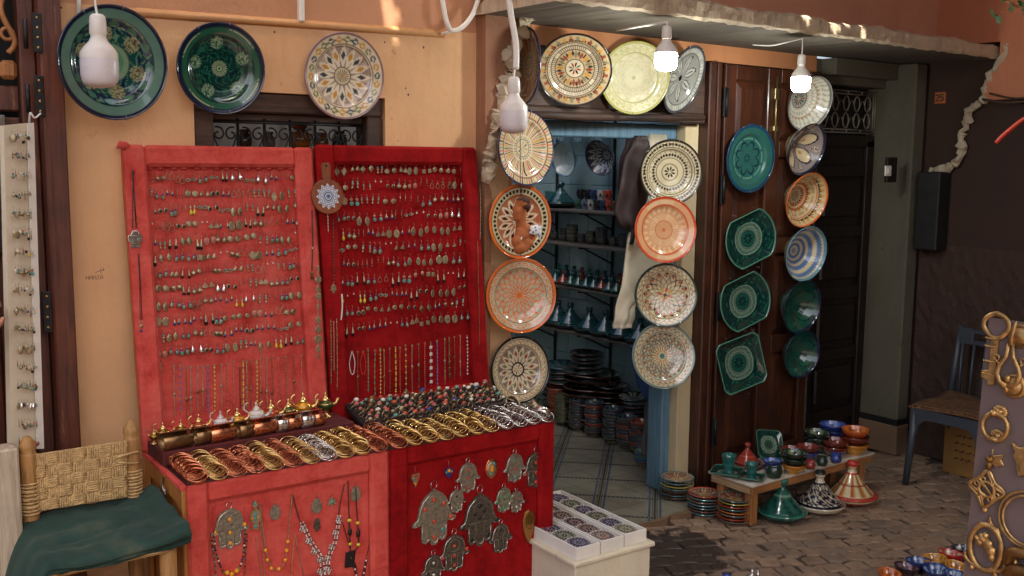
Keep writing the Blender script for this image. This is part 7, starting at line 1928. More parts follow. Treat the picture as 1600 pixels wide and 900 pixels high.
for a in range(rows_ + 1):
    for b in range(rows_ + 1):
        u, v = a / rows_, b / rows_
        x = 8 + 26 * u - 2 * v; y = 8 - 3 * math.sin(u * 3) + (10 + 16 * u) * v * (1 - .25 * u) + 2 * u
        vs.append(pc(x, y, 12 - 10 * (u - .35) ** 2 * 2 + 1.5 * math.sin(v * 3)))
for a in range(rows_):
    for b in range(rows_): fs.append((a*(rows_+1)+b, (a+1)*(rows_+1)+b, (a+1)*(rows_+1)+b+1, a*(rows_+1)+b+1))
mb.add(vs, fs, 0, True)
m_, t_, b_ = nt('saddle_print')
vo = node(t_, 'TexVoronoi'); vo.inputs['Scale'].default_value = 90.0; t_.links.new(coords(t_, False, jitter=False), vo.inputs['Vector'])
cc = ramp(t_, vo.outputs['Distance'], [(0.0, S(60, 90, 170)), (0.36, S(70, 110, 190)), (0.42, S(226, 222, 214)), (1.0, S(230, 226, 216))])
cc = mix(t_, mathn(t_, 'GREATER_THAN', node(t_, 'SeparateColor').outputs[0], 2.0), cc, cc)
t_.links.new(cc, b_.inputs['Base Color']); b_.inputs['Roughness'].default_value = .85
sd = part('saddle_cloth', mb, m_, cam_toy); so = sd.modifiers.new('thick', 'SOLIDIFY'); so.thickness = .004
for (x, y, r, rot) in ((-12, 26, 8.2, .6), (-1, 38, 8.2, -.4)):
    mb = MB(); mb.ring(r * k, 1.0 * k, 18, 6, 0, T(*pc(x, y, 5)) @ RY(rot + PI/2) @ SC(1, 1, 1.6)); part('band', mb, M_white, cam_toy)
mb = MB(); mb.tube([pc(-1, -36, 0), pc(-1, -75, 0)], .0015, 5); part('cord', mb, M_blackp, cam_toy)

# ================================================================== rope chair with a folded green cloth
ch = thing('rope_chair', 'rustic wooden chair with woven rope back beside the red case', 'chair', T(.72, 3.1, GZ))
M_stick = wood('turned_stick_wood', S(178, 132, 76), S(120, 80, 42), rough=.55)
M_rope = mat('straw_rope', S(206, 170, 116), .9, var=.35, scale=60, bmp=.8, bscale=180, bdist=.006)
pL, pR = ony(42, 682, 3.22), ony(204, 658, 3.24)
def post(p, r0=.026):
    mb = MB(); x, y, z = p
    mb.lathe([(r0, 0), (r0 * .95, z - GZ - .13), (r0, z - GZ - .06), (r0 * .95, z - GZ - .052), (r0 * .8, z - GZ - .048), (r0 * .98, z - GZ - .035), (r0 * .9, z - GZ - .022), (r0 * .35, z - GZ), (.001, z - GZ + .002)], 10, 0, T(x, y, GZ))
    return mb
part('leg', post(pL), M_stick, ch, world=True); part('leg', post(pR), M_stick, ch, world=True)
SZ = .615
fL, fR = ony(78, 885, 2.90), ony(262, 852, 2.93)
for f in (fL, fR):
    mb = MB(); mb.lathe([(.024, 0), (.027, .2), (.026, SZ - GZ - .015), (.02, SZ - GZ)], 10, 0, T(f.x, f.y, GZ)); part('leg', mb, M_stick, ch, world=True)
for a, b in ((Vector((pL.x, pL.y, SZ - .01)), Vector((pR.x, pR.y, SZ - .01))), (Vector((fL.x, fL.y, SZ - .02)), Vector((fR.x, fR.y, SZ - .02))), (Vector((pL.x, pL.y, SZ - .015)), Vector((fL.x, fL.y, SZ - .015))), (Vector((pR.x, pR.y, SZ - .015)), Vector((fR.x, fR.y, SZ - .015))), (Vector((fL.x, fL.y, .25)), Vector((fR.x, fR.y, .25))), (Vector((pR.x, pR.y, .3)), Vector((fR.x, fR.y, .3)))):
    mb = MB(); mb.tube([a, b], .013, 8); part('rail', mb, M_stick, ch, world=True)
# woven rope back: strands over two sticks
bt, bb = (718, 693), (800, 787)
mb = MB()
nstr = 26
rr = random.Random(4)
for i in range(nstr):                                       # horizontal strands
    v = i / (nstr - 1)
    P = []
    for jx in range(29):
        u = jx / 28
        x = 52 + (198 - 52) * u; y = (712 + (690 - 712) * u) + ((798 + (775 - 798) * u) - (712 + (690 - 712) * u)) * v
        blk = (int(u * 7.001) + int(v * 4.999)) % 2
        pp = ony(x, y, 3.225 - .006 - .012 * math.sin(u * PI) - (.011 if blk else .001) + rr.uniform(-.001, .001))
        P.append(pp)
    mb.tube(spline(P, 2), .0042, 6)
part('rope_back', mb, M_rope, ch, world=True)
mb = MB()
for jx in range(40):
    u = (jx + .5) / 40; x = 54 + (196 - 54) * u
    P = []
    for i in range(21):
        v = i / 20; y = (710 + (688 - 710) * u) + ((800 + (777 - 800) * u) - (710 + (688 - 710) * u)) * v
        blk = (int(u * 7.001) + int(v * 4.999)) % 2
        P.append(ony(x + rr.uniform(-.4, .4), y, 3.225 - .009 - .012 * math.sin(u * PI) - (.001 if blk else .009)))
    mb.tube(P, .0036, 6)
part('rope_weave', mb, M_rope, ch, world=True)
for p, ys in ((pL, (755, 800)), (pR, (735, 772))):
    for q in range(12):
        y = ys[0] + (ys[1] - ys[0]) * q / 11; xx = 45 if p is pL else 207
        c = ony(xx, y, p.y)
        mb = MB(); mb.ring(.0275, .0032, 18, 5, 0, T(p.x, p.y, c.z) @ RX(.1 * (q % 3 - 1))); part('rope_turn', mb, M_rope, ch, world=True)
mb = MB(); mb.tube(spline([ony(180, 716, 3.2), ony(205, 708, 3.2), ony(216, 706, 3.22)], 4), .003, 5); mb.tube(spline([ony(182, 722, 3.2), ony(205, 724, 3.2), ony(216, 723, 3.22)], 4), .003, 5); part('loose_rope', mb, M_rope, ch, world=True)
mb = MB(); mb.box((min(pL.x, fL.x) - .01, fL.y - .01, SZ - .03), (max(pR.x, fR.x) + .0, pL.y, SZ), 0, .01); part('rope_seat', mb, M_rope, ch, world=True)
# folded towel
mb = MB(); nu, nv = 44, 30; vs, fs = [], []
for layer in range(3):
    base = len(vs)
    for a in range(nu + 1):
        for b in range(nv + 1):
            u, v = a / nu, b / nv
            x = fL.x - .075 + (fR.x + .05 - fL.x + .08) * u; y = 2.862 + .010 * layer + .006 * math.sin(14 * u + layer * 2) * (1 - v) + (3.24 - 2.862) * v
            sag = -.018 * math.sin(u * PI) * math.sin(min(1, v * 1.2) * PI) + .030 * (u > .86) * (u - .86) * 3
            wr = (.005 * math.sin(9 * u + 5 * v) + .004 * math.sin(17 * v - 6 * u) + .007 * math.exp(-((u - .45) ** 2 + (v - .5) ** 2) * 22) * math.sin(34 * v + 16 * u + 3 * math.sin(7 * u))) * (1 - .3 * layer) + .0025 * math.sin(41 * u + 7 * math.sin(9 * v)) * math.sin(23 * v)
            edge = 0
            if v < .12: edge = -(.12 - v) * (.12 - v) * 2.0
            if u < .16: edge -= (.16 - u) ** 2 * 5.5
            z = SZ + .012 + .011 * (2 - layer) + sag + wr + edge + .03 * v * u
            vs.append((x, y, z))
    for a in range(nu):
        for b in range(nv): fs.append((base + a*(nv+1)+b, base + (a+1)*(nv+1)+b, base + (a+1)*(nv+1)+b+1, base + a*(nv+1)+b+1))
mb.add(vs, fs, 0, True)
tw = solo('green_cloth', mb, mat('worn_green_cloth', S(34, 62, 53), .92, var=.45, scale=9, col2=S(74, 80, 62), bmp=.4, bscale=240, sheen=.3), 'folded dark green cloth lying on the rope chair', 'cloth')
tw.modifiers.new('thick', 'SOLIDIFY').thickness = .005

# ================================================================== far left: cloth covered earring board and weathered post
eb = thing('earring_board', 'tall cream cloth covered board of earrings at the far left', 'display board', T(.6, 3.33, .75))
TL_, TR_, BL_, BR_ = ony(6, 196, 3.36), ony(46, 192, 3.40), ony(18, 702, 3.30), ony(62, 700, 3.34)
def quad_slab(mb, a, b, c, d, th, m=0):
    n = (b - a).cross(d - a).normalized() * th
    mb.add([a, b, c, d, a + n, b + n, c + n, d + n], [(0,1,2,3),(7,6,5,4),(0,4,5,1),(1,5,6,2),(2,6,7,3),(3,7,4,0)], m)
mb = MB(); quad_slab(mb, TL_, TR_, BR_, BL_, .02); part('board', mb, mat('cream_linen', S(222, 206, 178), .9, var=.1, scale=8, bmp=.3, bscale=200), eb, world=True)
n_ = (TR_ - TL_).cross(BL_ - TL_).normalized(); n_ = n_ if n_.y < 0 else -n_
mb = MB(); e0, e1 = TR_ + (TR_ - TL_) * .02, BR_ + (BR_ - BL_) * .02
quad_slab(mb, TR_ - (TR_ - TL_) * .25 + n_ * .021, TR_ + n_ * .021, BR_ + n_ * .021, BR_ - (BR_ - BL_) * .25 + n_ * .021, .004); part('white_edge', mb, mat('white_cloth', S(226, 218, 204), .9, var=.06), eb, world=True)
mb = MB(); mb.tube(spline([TR_, TR_ + Vector((.0, -.02, .03)), TR_ + Vector((.012, -.02, .015)), TR_ + Vector((.03, -.02, .03))], 4), .003, 5); part('cloth_tie', mb, M_white, eb, world=True)
mb = MB(); er2 = random.Random(8)
for row in range(17):
    f = (row + .55) / 17
    for q in range(7):
        g_ = .06 + .62 * q / 6
        p = (TL_ + (TR_ - TL_) * g_) * (1 - f) + (BL_ + (BR_ - BL_) * g_) * f + n_ * .03 + Vector((0, 0, .012 + er2.uniform(-.004, .004) - .012 * g_))
        d = er2.choices(range(len(EDES)), EW)[0]; me = EM[d]
        mb.add([v.co[:] for v in me.vertices], [tuple(ff.vertices) for ff in me.polygons], [ff.material_index for ff in me.polygons], True, T(*p) @ RZ(er2.uniform(-.6, .6)) @ SC(er2.uniform(.6, .85)))
solo('board_earrings', mb, J, 'many small earrings pinned in rows on the cream board', 'earrings', kind='stuff')
mb = MB(); a = ony(0, 700, 3.2); mb.box((a.x - .10, 3.17, GZ), (a.x + .045, 3.25, a.z), 0, .006)
solo('peeling_post', mb, wood('peeling_white_wood', S(196, 180, 156), S(150, 130, 106), rough=.8, wear=S(60, 54, 50)), 'weathered post with peeling white paint behind the rope chair', 'post')
mb = MB(); c0 = ony(4, 240, 3.55)
mb.box((c0.x - .1, 3.50, 1.45), (c0.x + .006, 3.525, c0.z + .12), 0, .003)
solo('small_mirror', mb, mat('mirror_glass', S(196, 214, 226), .05, 1.0, var=.02, bmp=0), 'pale mirror edge at the far left behind the earring board', 'mirror')

# ================================================================== blue grey plastic chair with patterned cushion, carton behind
SZC = .42
pc_ = thing('plastic_chair', 'blue grey plastic chair with slatted back beside the dark side wall', 'chair', T(5.2, 2.83, GZ))
M_pl = mat('blue_grey_plastic', S(62, 67, 74), .4, var=.1, bmp=.05)
X0, X1, Y0, Y1 = 5.03, 5.42, 2.62, 3.04
mb = MB(); mb.box((X0, Y0, SZC - .02), (X1, Y1, SZC), 0, .012); part('seat', mb, M_pl, pc_, world=True)
mb = MB(); vs = []
arch = [(X0 - .002, Y0, SZC - .002), (X0 - .002, Y1, SZC - .002)]
out = [(Y0, SZC - .004), (Y1, SZC - .004), (Y1, SZC - .16), (Y1 - .035, SZC - .16), (Y1 - .045, SZC - .10), (Y1 - .09, SZC - .06), (Y0 + .09, SZC - .06), (Y0 + .045, SZC - .10), (Y0 + .035, SZC - .16), (Y0, SZC - .16)]
mb.prism(out, -.012, .012, 0, Matrix(((0,0,1,X0),(1,0,0,0),(0,1,0,0),(0,0,0,1)))); part('apron', mb, M_pl, pc_, world=True)
for (xt, yt, xb, yb_) in ((X0 + .012, Y1 - .02, X0 - .02, Y1 + .0), (X0 + .012, Y0 + .02, X0 - .02, Y0 - .01), (X1 - .03, Y1 - .02, X1 + .04, Y1), (X1 - .03, Y0 + .02, X1 + .04, Y0 - .01)):
    mb = MB(); mb.tube([(xt, yt, SZC - .01), ((xt+xb)/2, (yt+yb_)/2, SZC/2), (xb, yb_, GZ)], [.024, .021, .018], 8); part('leg', mb, M_pl, pc_, world=True)
BT = .84
for yy in (Y1 - .012, Y0 + .012):
    mb = MB(); mb.tube([(X1 - .03, yy, SZC - .02), (X1 + .01, yy, .62), (X1 + .05, yy, BT)], [.02, .018, .016], 8); part('back_post', mb, M_pl, pc_, world=True)
mb = MB(); mb.box((X1 + .022, Y0 + .01, .735), (X1 + .05, Y0 + .10, BT - .01), 0, .008); mb.box((X1 + .022, Y1 - .10, .735), (X1 + .05, Y1 - .01, BT - .01), 0, .008); mb.box((X1 + .026, Y0 + .098, .735), (X1 + .05, Y1 - .098, .765), 0, .006); mb.box((X1 + .026, Y0 + .098, .80), (X1 + .05, Y1 - .098, BT - .012), 0, .006); part('back_top', mb, M_pl, pc_, world=True)
for q in range(6):
    yy = Y0 + .055 + .062 * q; mb = MB(); mb.tube([(X1 - .005, yy, SZC + .005), (X1 + .012, yy + (q - 2.5) * .004, .58), (X1 + .034, yy + (q - 2.5) * .006, .742)], [.012, .012, .014], 6, flat=.6); part('slat', mb, M_pl, pc_, world=True)
m_, t_, b_ = nt('kilim_cushion')
v_ = coords(t_, False, jitter=False); w1 = node(t_, 'TexWave'); w1.inputs['Scale'].default_value = 14.0; w1.inputs['Distortion'].default_value = 5.0; w1.inputs['Detail'].default_value = 3; w1.inputs['Detail Scale'].default_value = 4; t_.links.new(v_, w1.inputs['Vector'])
cc = ramp(t_, w1.outputs['Fac'], [(0.0, S(50, 32, 24)), (0.45, S(110, 66, 30)), (0.6, S(60, 40, 28)), (0.8, S(150, 112, 66)), (1.0, S(70, 30, 24))])
t_.links.new(cc, b_.inputs['Base Color']); b_.inputs['Roughness'].default_value = .95; bump(t_, b_, w1.outputs['Fac'], .4, .004)
mb = MB(); nu = 16; vs, fs = [], []
for a in range(nu + 1):
    for b in range(nu + 1):
        u, v = a / nu, b / nu; e = min(u, 1-u, v, 1-v)
        vs.append((X0 - .015 + (X1 - X0 + .01) * u, Y0 - .01 + (Y1 - Y0 + .03) * v, SZC + .006 + .03 * min(1, e * 5) ** .6 + .006 * math.sin(u * 9 + v * 5) + (.05 * max(0, u - .7) * 2 if v > .5 else 0)))
for a in range(nu):
    for b in range(nu): fs.append((a*(nu+1)+b, (a+1)*(nu+1)+b, (a+1)*(nu+1)+b+1, a*(nu+1)+b+1))
mb.add(vs, fs, 0, True)
cu_ = solo('patterned_cushion', mb, m_, 'flat patterned brown cushion on the plastic chair', 'cushion'); cu_.modifiers.new('thick', 'SOLIDIFY').thickness = .012
ct = thing('carton', 'yellow brown carton with dark print under the plastic chair', 'box', T(5.45, 2.9, GZ))
mb = MB(); mb.box((5.40, 2.70, GZ), (5.60, 3.05, .27), 0, .003); part('box', mb, mat('carton_board', S(150, 106, 52), .85, var=.15), ct, world=True)
mb = MB(); r_ = random.Random(2)
for ln in range(4):
    y = 2.98
    while y > 2.74:
        L_ = r_.uniform(.012, .035); zz = .21 - ln * .045
        mb.tube(spline([(5.3985, y, zz), (5.3985, y - L_ * .4, zz - .006), (5.3985, y - L_ * .7, zz + .006), (5.3985, y - L_, zz - .002)], 3), .0022, 4)
        if r_.random() < .6: mb.ball((5.3985, y - L_ * .5, zz + r_.choice((-.013, .013))), (.001, .0025, .0025), 6, 4)
        y -= L_ + .012
part('print', mb, M_blackp, ct, world=True)['kind'] = 'stuff'

# ================================================================== brass board at the right edge
BX = 2.93; bN = Vector((-1, 0, .045)).normalized()
bO = CAM + ray(1545, 497) * (3.0 / ray(1545, 497).dot(fwd))
def onb(x, y, off=0.0): return onp(x, y, bO + bN * off, bN)
bd = thing('hardware_board', 'grey board hung with brass door knockers at the right edge', 'display board', T(bO.x, bO.y - .2, GZ))
ul = onb(1545, 497); ll = onb(1505, 900); ey = Vector((0, -1, 0))
dl_ = (ll - ul); ll2 = ul + dl_ * ((GZ - ul.z) / dl_.z)
mb = MB(); quad_slab(mb, ul, ll2, ll2 + ey * .42, ul + ey * .42, .0); mb = MB()
th = -bN * .018
A4 = [ul, ul + ey * .42, ll2 + ey * .42, ll2]
mb.add(A4 + [p + th for p in A4], [(0,1,2,3),(7,6,5,4),(0,4,5,1),(1,5,6,2),(2,6,7,3),(3,7,4,0)])
part('board', mb, mat('grey_brown_board', S(112, 96, 92), .7, var=.08, scale=5), bd, world=True)
mb = MB(); mb.tube([ul + ey * .3 + th, Vector((ul.x + .35, ul.y - .3, GZ))], .015, 6); part('prop', mb, M_pine, bd, world=True)
BR = mat('cast_brass', S(196, 158, 102), .42, .85, var=.5, scale=35, bmp=.4, bscale=120)
BRd = mat('dark_brass', S(140, 104, 60), .42, .85, var=.4, scale=35, bmp=.4, bscale=120)
bk_ = depth(bO) / FPX * .9
fx = ey; fz_ = (Vector((0, 0, 1)) - bN * bN.z).normalized()
BM = Matrix((fx, fz_, bN)).transposed().to_4x4()           # local x right, y up, z out of the board
def brass(name, label, cat, cx, cy, fn, mats_=None):
    p = onb(cx, cy, .002); mb = MB(); kx = bk_ / .86; fn(mb, bk_, kx); return solo(name, mb, mats_ or [BR, BRd], label, cat, T(*p) @ BM, 'brass fittings on the grey board')
def key_rack(mb, k, kx):
    pts = [(-9, 30), (-17, 22), (-19, 10), (-14, 0), (-6, -8), (6, -8), (14, 0), (19, 10), (17, 22), (9, 30), (0, 33)]
    mb.tube([(x*kx, y*k, .004) for x, y in spline([(x, y, 0) for x, y in pts], 4, True) and [(q.x, q.y) for q in spline([(x, y, 0) for x, y in pts], 4, True)]], 4.2*k, 8, 0, True, flat=.6)
    mb.prism([(-5*kx, -8*k), (6*kx, -8*k), (5*kx, -90*k), (-5*kx, -92*k)], 0, .007, 0, bev=.002)
    mb.prism([(-16*kx, -68*k), (-4*kx, -66*k), (-4*kx, -84*k), (-16*kx, -80*k)], 0, .007, 0, bev=.002)
    mb.ball((0, 34*k, .004), (4*k, 4*k, 3*k), 8, 6, 0)
    for y in (-10, -24, -50, -72): mb.ring(7*k, 1.3*k, 14, 6, 0, T(-6*kx, y*k, .008) @ RX(PI/2) @ SC(1.2, .7, 1)); 
brass('key_rack', 'brass key shaped hook rack at the top of the grey board', 'key rack', 1557, 520, key_rack)
def lyre(mb, k, kx):
    for sg in (-1, 1): mb.tube([(sg*x*kx, y*k, .012) for x, y in ((3, 32), (5, 10), (14, -8), (17, -22), (12, -36), (0, -42))], [3*k, 3.6*k, 4*k, 5*k, 5*k, 5*k], 8, 0, flat=.7); mb.ring(5*k, 1.8*k, 12, 6, 0, T(sg*20*kx, 5*k, .01)); mb.tube([(sg*14*kx, -6*k, .011), (sg*19*kx, 0, .011)], 2*k, 6, 0)
    mb.tube([(0, 30*k, .01), (0, 44*k, .01), (3*kx, 62*k, .01), (5*kx, 72*k, .01)], [5*k, 4*k, 3*k, 1*k], 8, 0); mb.ball((0, -28*k, .012), (5*k, 7*k, 4*k), 8, 6, 0); mb.ball((0, -46*k, .012), (4*k, 6*k, 4*k), 8, 6, 0)
brass('lyre_knocker', 'brass lyre shaped door knocker beside the key rack', 'door knocker', 1580, 566, lyre)
def rosette(mb, k, kx): mb.lathe([(.001, .016), (8*k, .014), (12*k, .008), (19*k, .007), (21*k, .002), (21*k, 0)], 24, 0, SC(1.1, 1, 1)); mb.ring(16*k, 2*k, 20, 6, 1, T(0, 0, .007))
brass('brass_rosette', 'round brass rosette under the lyre knocker', 'rosette', 1585, 603, rosette); brass('brass_rosette', 'round brass rosette at the top right frame edge', 'rosette', 1596, 525, rosette)
def ring_knock(mb, k, kx):
    for cy, rr_ in ((24, 14), (-18, 13)):
        for q in range(12): a = q * PI/6; mb.ball((7*k*math.cos(a)*1.1 + 3*kx, cy*k + 8*k*math.sin(a), .004), (6.5*k, 4*k, 4*k), 8, 5, 0)
        mb.ball((3*kx, cy*k, .008), (7*k, 6*k, 5*k), 10, 6, 0)
    n = 48; mb.tube([((19*kx*math.sin(2*PI*q/n)), 23*k*math.cos(2*PI*q/n) - 2*k, .014 + .002) for q in range(n)], [3.4*k + (.7*k if q % 2 else 0) for q in range(n)], 8, 0, True)
    mb.ball((-4*kx, 21*k, .016), (6*k, 6*k, 6*k), 10, 7, 0); mb.ball((0, -24*k, .016), (9*k, 5*k, 5*k), 10, 7, 0)
brass('ring_knocker', 'brass ring door knocker with two shell plates', 'door knocker', 1559, 664, ring_knock)
def lattice_knock(mb, k, kx):
    D = [(0, 34), (11, 16), (27, 2), (14, -14), (-2, -32), (-12, -14), (-27, 2), (-13, 18)]
    P = spline([(x*kx, y*k, .006) for x, y in D], 3, True); mb.tube(P, 3.2*k, 7, 0, True, flat=.7)
    mb.ring(13*k, 3*k, 24, 7, 0, T(0, 1*k, .006) @ SC(1.05, 1, 1))
    for q in range(8): a = q * PI/4; mb.tube([(12*kx*math.cos(a), 1*k + 12*k*math.sin(a), .006), (P[q*3].x * .95, P[q*3].y * .95, .006)], 2.6*k, 6, 0)
    for q in range(8): a = q * PI/4 + .39; mb.ring(4*k, 1.8*k, 12, 5, 0, T(17*kx*math.cos(a), 1*k + 17*k*math.sin(a), .006))
    mb.ball((0, -36*k, .006), (6*k, 5*k, 4*k), 8, 6, 0); mb.ball((2*kx, 44*k, .012), (6*k, 9*k, 6*k), 8, 6, 1); mb.ball((2*kx, 56*k, .014), (7*k, 6*k, 6*k), 8, 6, 1); mb.prism([(4*kx, 62*k), (20*kx, 68*k), (17*kx, 58*k), (22*kx, 50*k), (10*kx, 44*k), (2*kx, 48*k)], 0, .006, 0, bev=.002); mb.tube([(4*kx, 60*k, .01), (5*kx, 74*k, .01)], 1.5*k, 5, 0)
brass('lattice_knocker', 'brass diamond lattice door knocker halfway down the board', 'door knocker', 1543, 765, lattice_knock)
def horse(mb, k, kx):
    n = 40; mb.tube([(24*kx*math.sin(2*PI*q/n), 40*k*math.cos(2*PI*q/n) - 6*k, .006) for q in range(n)], 5*k, 8, 0, True, flat=.7)
    mb.prism([(-20*kx, 26*k), (-14*kx, 36*k), (0, 38*k), (2*kx, 52*k), (6*kx, 40*k), (16*kx, 34*k), (21*kx, 24*k), (0, 32*k)], 0, .008, 0, bev=.003)
    for x, y, a, b in ((-4, 10, 9, 10), (-8, 2, 8, 7), (4, 2, 10, 10), (10, -8, 9, 10), (-12, 8, 6, 5), (0, 16, 6, 7), (12, -18, 6, 8)): mb.ball((x*kx, y*k, .012), (a*k, b*k, 6*k), 10, 7, 0)
    for sg in (-1, 1): mb.tube(spline([(sg*10*kx, -44*k, .006), (sg*22*kx, -40*k, .006), (sg*30*kx, -32*k, .006), (sg*30*kx, -24*k, .006)], 4), 3.5*k, 7, 0); mb.ball((sg*18*kx, -48*k, .006), (5*k, 5*k, 4*k), 8, 6, 0)
brass('horse_knocker', 'brass oval door knocker with a horse head', 'door knocker', 1542, 850, horse)
brass('brass_hoop', 'large double brass hoop at the right frame edge', 'hoop', 1606, 812, lambda mb, k, kx: (mb.ring(47*k, 2.6*k, 48, 7, 0, T(0, 0, .008)), mb.ring(42*k, 2.2*k, 48, 7, 0, T(3*kx, 0, .014))))
brass('brass_lion', 'brass crest plate cut by the right frame edge', 'crest', 1596, 718, lambda mb, k, kx: mb.prism([(-14*kx, 26*k), (-4*kx, 20*k), (12*kx, 24*k), (14*kx, -24*k), (0, -28*k), (-4*kx, -16*k), (-6*kx, -4*k), (-12*kx, 4*k), (-8*kx, 12*k)], 0, .01, 0, bev=.003))
brass('curled_brass', 'fat curled brass handle at the lower right corner', 'handle', 1594, 882, lambda mb, k, kx: (mb.tube(spline([(-16*kx, 0, .01), (-8*kx, 20*k, .02), (14*kx, 24*k, .02), (30*kx, 16*k, .02)], 6), 10*k, 10, 1), mb.tube(spline([(-14*kx, -22*k, .01), (-4*kx, -8*k, .02), (14*kx, -6*k, .02), (30*kx, -10*k, .02)], 6), 10*k, 10, 1), mb.ball((-4*kx, 2*k, .012), (4*k, 8*k, 4*k), 8, 6, 0)))
# red hoop end and vine sprig at the upper right
mb = MB(); P = [onx(x, y, 4.6) for x, y in ((1557, 223), (1566, 213), (1580, 201), (1600, 186), (1630, 172))]; mb.tube(spline(P, 5), .011, 8)
solo('red_tube', mb, mat('red_plastic', S(196, 58, 36), .4, var=.1), 'bent orange red plastic tube reaching in at the right edge', 'tube')
vn = thing('vine_sprig', 'green vine sprig hanging into the upper right corner', 'vine', T(*onx(1600, 8, 4.3)))
mb = MB(); mb.tube(spline([onx(1640, 18, 4.3), onx(1600, 12, 4.3), onx(1585, 8, 4.3), onx(1565, -6, 4.3), onx(1555, -30, 4.3)], 5), .005, 6); mb.tube([onx(1585, 8, 4.3), onx(1563, 20, 4.28)], .002, 5); mb.tube([onx(1575, 0, 4.3), onx(1585, 3, 4.3)], .002, 5); part('stem', mb, M_pine, vn, world=True)
M_leaf = mat('vine_leaf', S(58, 92, 44), .5, var=.3)
for x, y, s_, rot in ((1562, 28, .035, .2), (1552, 20, .026, 1.2), (1580, 10, .03, -.9), (1598, 6, .034, .5), (1568, -8, .04, 2.0), (1605, 22, .03, .9)):
    p = onx(x, y, 4.29); mb = MB(); out = [(0, .2), (.5, .5), (.9, .1), (.6, -.2), (.7, -.6), (.2, -.6), (0, -1.1), (-.2, -.6), (-.7, -.6), (-.6, -.2), (-.9, .1), (-.5, .5)]
    vs = [(0, 0, 0)] + [(a * s_, b2 * s_, -.25 * s_ * abs(a)) for a, b2 in out]; mb.add(vs, [(0, i + 1, (i + 1) % 12 + 1) for i in range(12)], 0, True, T(*p) @ RZ(.9) @ RX(PI/2 - .3) @ RZ(rot))
    part('leaf', mb, M_leaf, vn, world=True)
# jars behind the barred window
for k_, (x, y, wpx, hpx, c, lb) in enumerate(((382, 205, 22, 34, S(70, 50, 40), 'dark'), (420, 206, 20, 30, S(110, 90, 80), 'grey'), (468, 210, 34, 44, S(170, 96, 34), 'round amber'), (503, 211, 20, 30, S(140, 80, 40), 'brown'), (530, 212, 24, 34, S(50, 40, 36), 'tall dark'))):
    p = ony(x, y, 3.80); p.z = 1.802; r_ = width_r(p, wpx); h = hpx / FPX * depth(p) * .8
    mb = MB(); mb.lathe([(.001, 0), (r_ * .8, 0), (r_, h * .15), (r_, h * .6), (r_ * .6, h * .78), (r_ * .55, h * .84), (r_ * .7, h * .86), (r_ * .7, h), (.001, h)], 20, 0)
    solo('jar', mb, mat('jar_glaze_%d' % k_, c, .12, coat=.6), '%s jar on the shelf behind the window bars' % lb, 'jar', T(*p), 'jars behind the window bars')
# ================================================================== person mostly outside the left edge, hand on the earring board
pe = thing('person', 'person in a dark maroon robe reaching in at the far left edge', 'person', T(.128, 3.30, GZ))
J3 = [((0,0,.92),.13),((0,0,1.12),.14),((0,0,1.36),.15),((0,0,1.46),.06),((.02,-.01,1.53),.055),((.02,-.01,1.60),.085),((.02,-.01,1.68),.085),((.02,-.01,1.74),.05),
      ((.17,-.02,1.38),.06),((.22,-.06,1.14),.048),((.34,-.03,1.22),.034),((-.17,0,1.38),.06),((-.21,-.02,1.12),.048),((-.2,-.12,.92),.036),
      ((.09,0,.86),.09),((.1,-.01,.48),.062),((.1,0,.09),.045),((.1,-.11,.03),.036),((-.09,0,.86),.09),((-.1,.01,.48),.062),((-.1,.02,.09),.045),((-.1,-.09,.03),.036)]
E3 = [(0,1),(1,2),(2,3),(3,4),(4,5),(5,6),(6,7),(2,8),(8,9),(9,10),(2,11),(11,12),(12,13),(0,14),(14,15),(15,16),(16,17),(0,18),(18,19),(19,20),(20,21)]
def skin_obj(name, jj, ee, mt, parent, root=0, sub_=2):
    me = bpy.data.meshes.new(name); me.from_pydata([j[0] for j in jj], ee, []); me.materials.append(mt)
    o = link(name, me, parent); md = o.modifiers.new('skin', 'SKIN'); md.use_smooth_shade = True
    me.skin_vertices.new() if not me.skin_vertices else None
    for i, j in enumerate(jj): me.skin_vertices[0].data[i].radius = (j[1], j[1]); me.skin_vertices[0].data[i].use_root = (i == root)
    ss = o.modifiers.new('sub', 'SUBSURF'); ss.levels = ss.render_levels = sub_
    return o
M_skin = mat('skin', S(176, 122, 94), .5, var=.1, bmp=.1)
skin_obj('body', J3, E3, M_skin, pe)
hp = Vector((.34, -.03, 1.22))
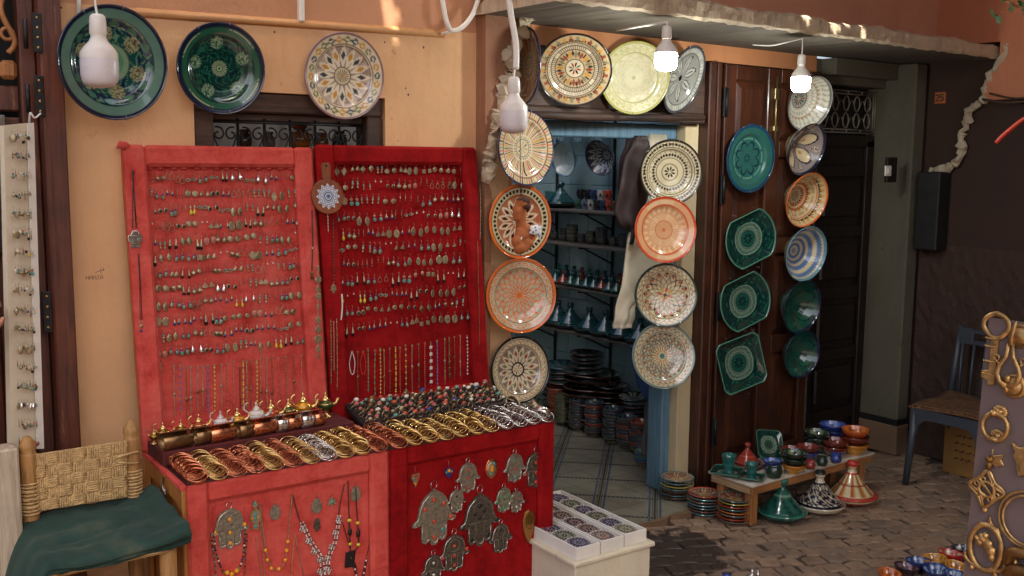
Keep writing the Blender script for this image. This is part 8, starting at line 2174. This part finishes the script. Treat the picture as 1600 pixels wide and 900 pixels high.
mb = MB(); pal = [(hp, .02), (hp + Vector((.012, .0, .045)), .024), (hp + Vector((.016, -.0, .08)), .022)]
jj = [(tuple(a), b) for a, b in pal]; ee = [(0, 1), (1, 2)]
for i, (dx, L_) in enumerate(((-.026, .055), (-.009, .07), (.009, .066), (.025, .05))):
    b0 = pal[2][0] + Vector((dx * .3, dx * .9, .004)); n0 = len(jj); jj += [(tuple(b0), .0095), (tuple(b0 + Vector((.016, dx * .2, L_ * .5))), .0088), (tuple(b0 + Vector((.034, dx * .3, L_ * .72))), .0078)]; ee += [(2, n0), (n0, n0 + 1), (n0 + 1, n0 + 2)]
n0 = len(jj); b0 = pal[1][0] + Vector((.012, -.026, .004)); jj += [(tuple(b0), .011), (tuple(b0 + Vector((.016, -.014, .022))), .0095), (tuple(b0 + Vector((.03, -.012, .04))), .008)]; ee += [(1, n0), (n0, n0 + 1), (n0 + 1, n0 + 2)]
skin_obj('hand', jj, ee, M_skin, pe)
M_robe = mat('maroon_robe', S(66, 32, 34), .9, var=.3, bmp=.3)
skin_obj('robe', [((0,0,.1),.22),((0,0,.5),.2),((0,0,.9),.17),((0,0,1.15),.165),((0,0,1.38),.17),((.17,-.01,1.385),.075),((.23,-.06,1.14),.07),((.31,-.03,1.2),.05),((-.17,.0,1.385),.075),((-.215,-.02,1.12),.075),((-.202,-.10,.95),.065)], [(0,1),(1,2),(2,3),(3,4),(4,5),(5,6),(6,7),(4,8),(8,9),(9,10)], M_robe, pe, 2)
mb = MB(); mb.ball((.02, .012, 1.69), (.098, .105, .092), 16, 10); part('hair', mb, mat('dark_hair', S(30, 24, 22), .7, bmp=.6, bscale=200), pe)
for sx in (-.032, .032):
    mb = MB(); mb.ball((.02 + sx, -.083, 1.645), (.013, .008, .008), 8, 6); part('eye', mb, M_blackp, pe)
mb = MB(); mb.ball((.02, -.095, 1.615), (.012, .018, .022), 8, 6); part('nose', mb, M_skin, pe)
mb = MB(); mb.ball((.02, -.082, 1.578), (.024, .008, .007), 8, 6); part('mouth', mb, mat('lips', S(140, 80, 72), .5), pe)
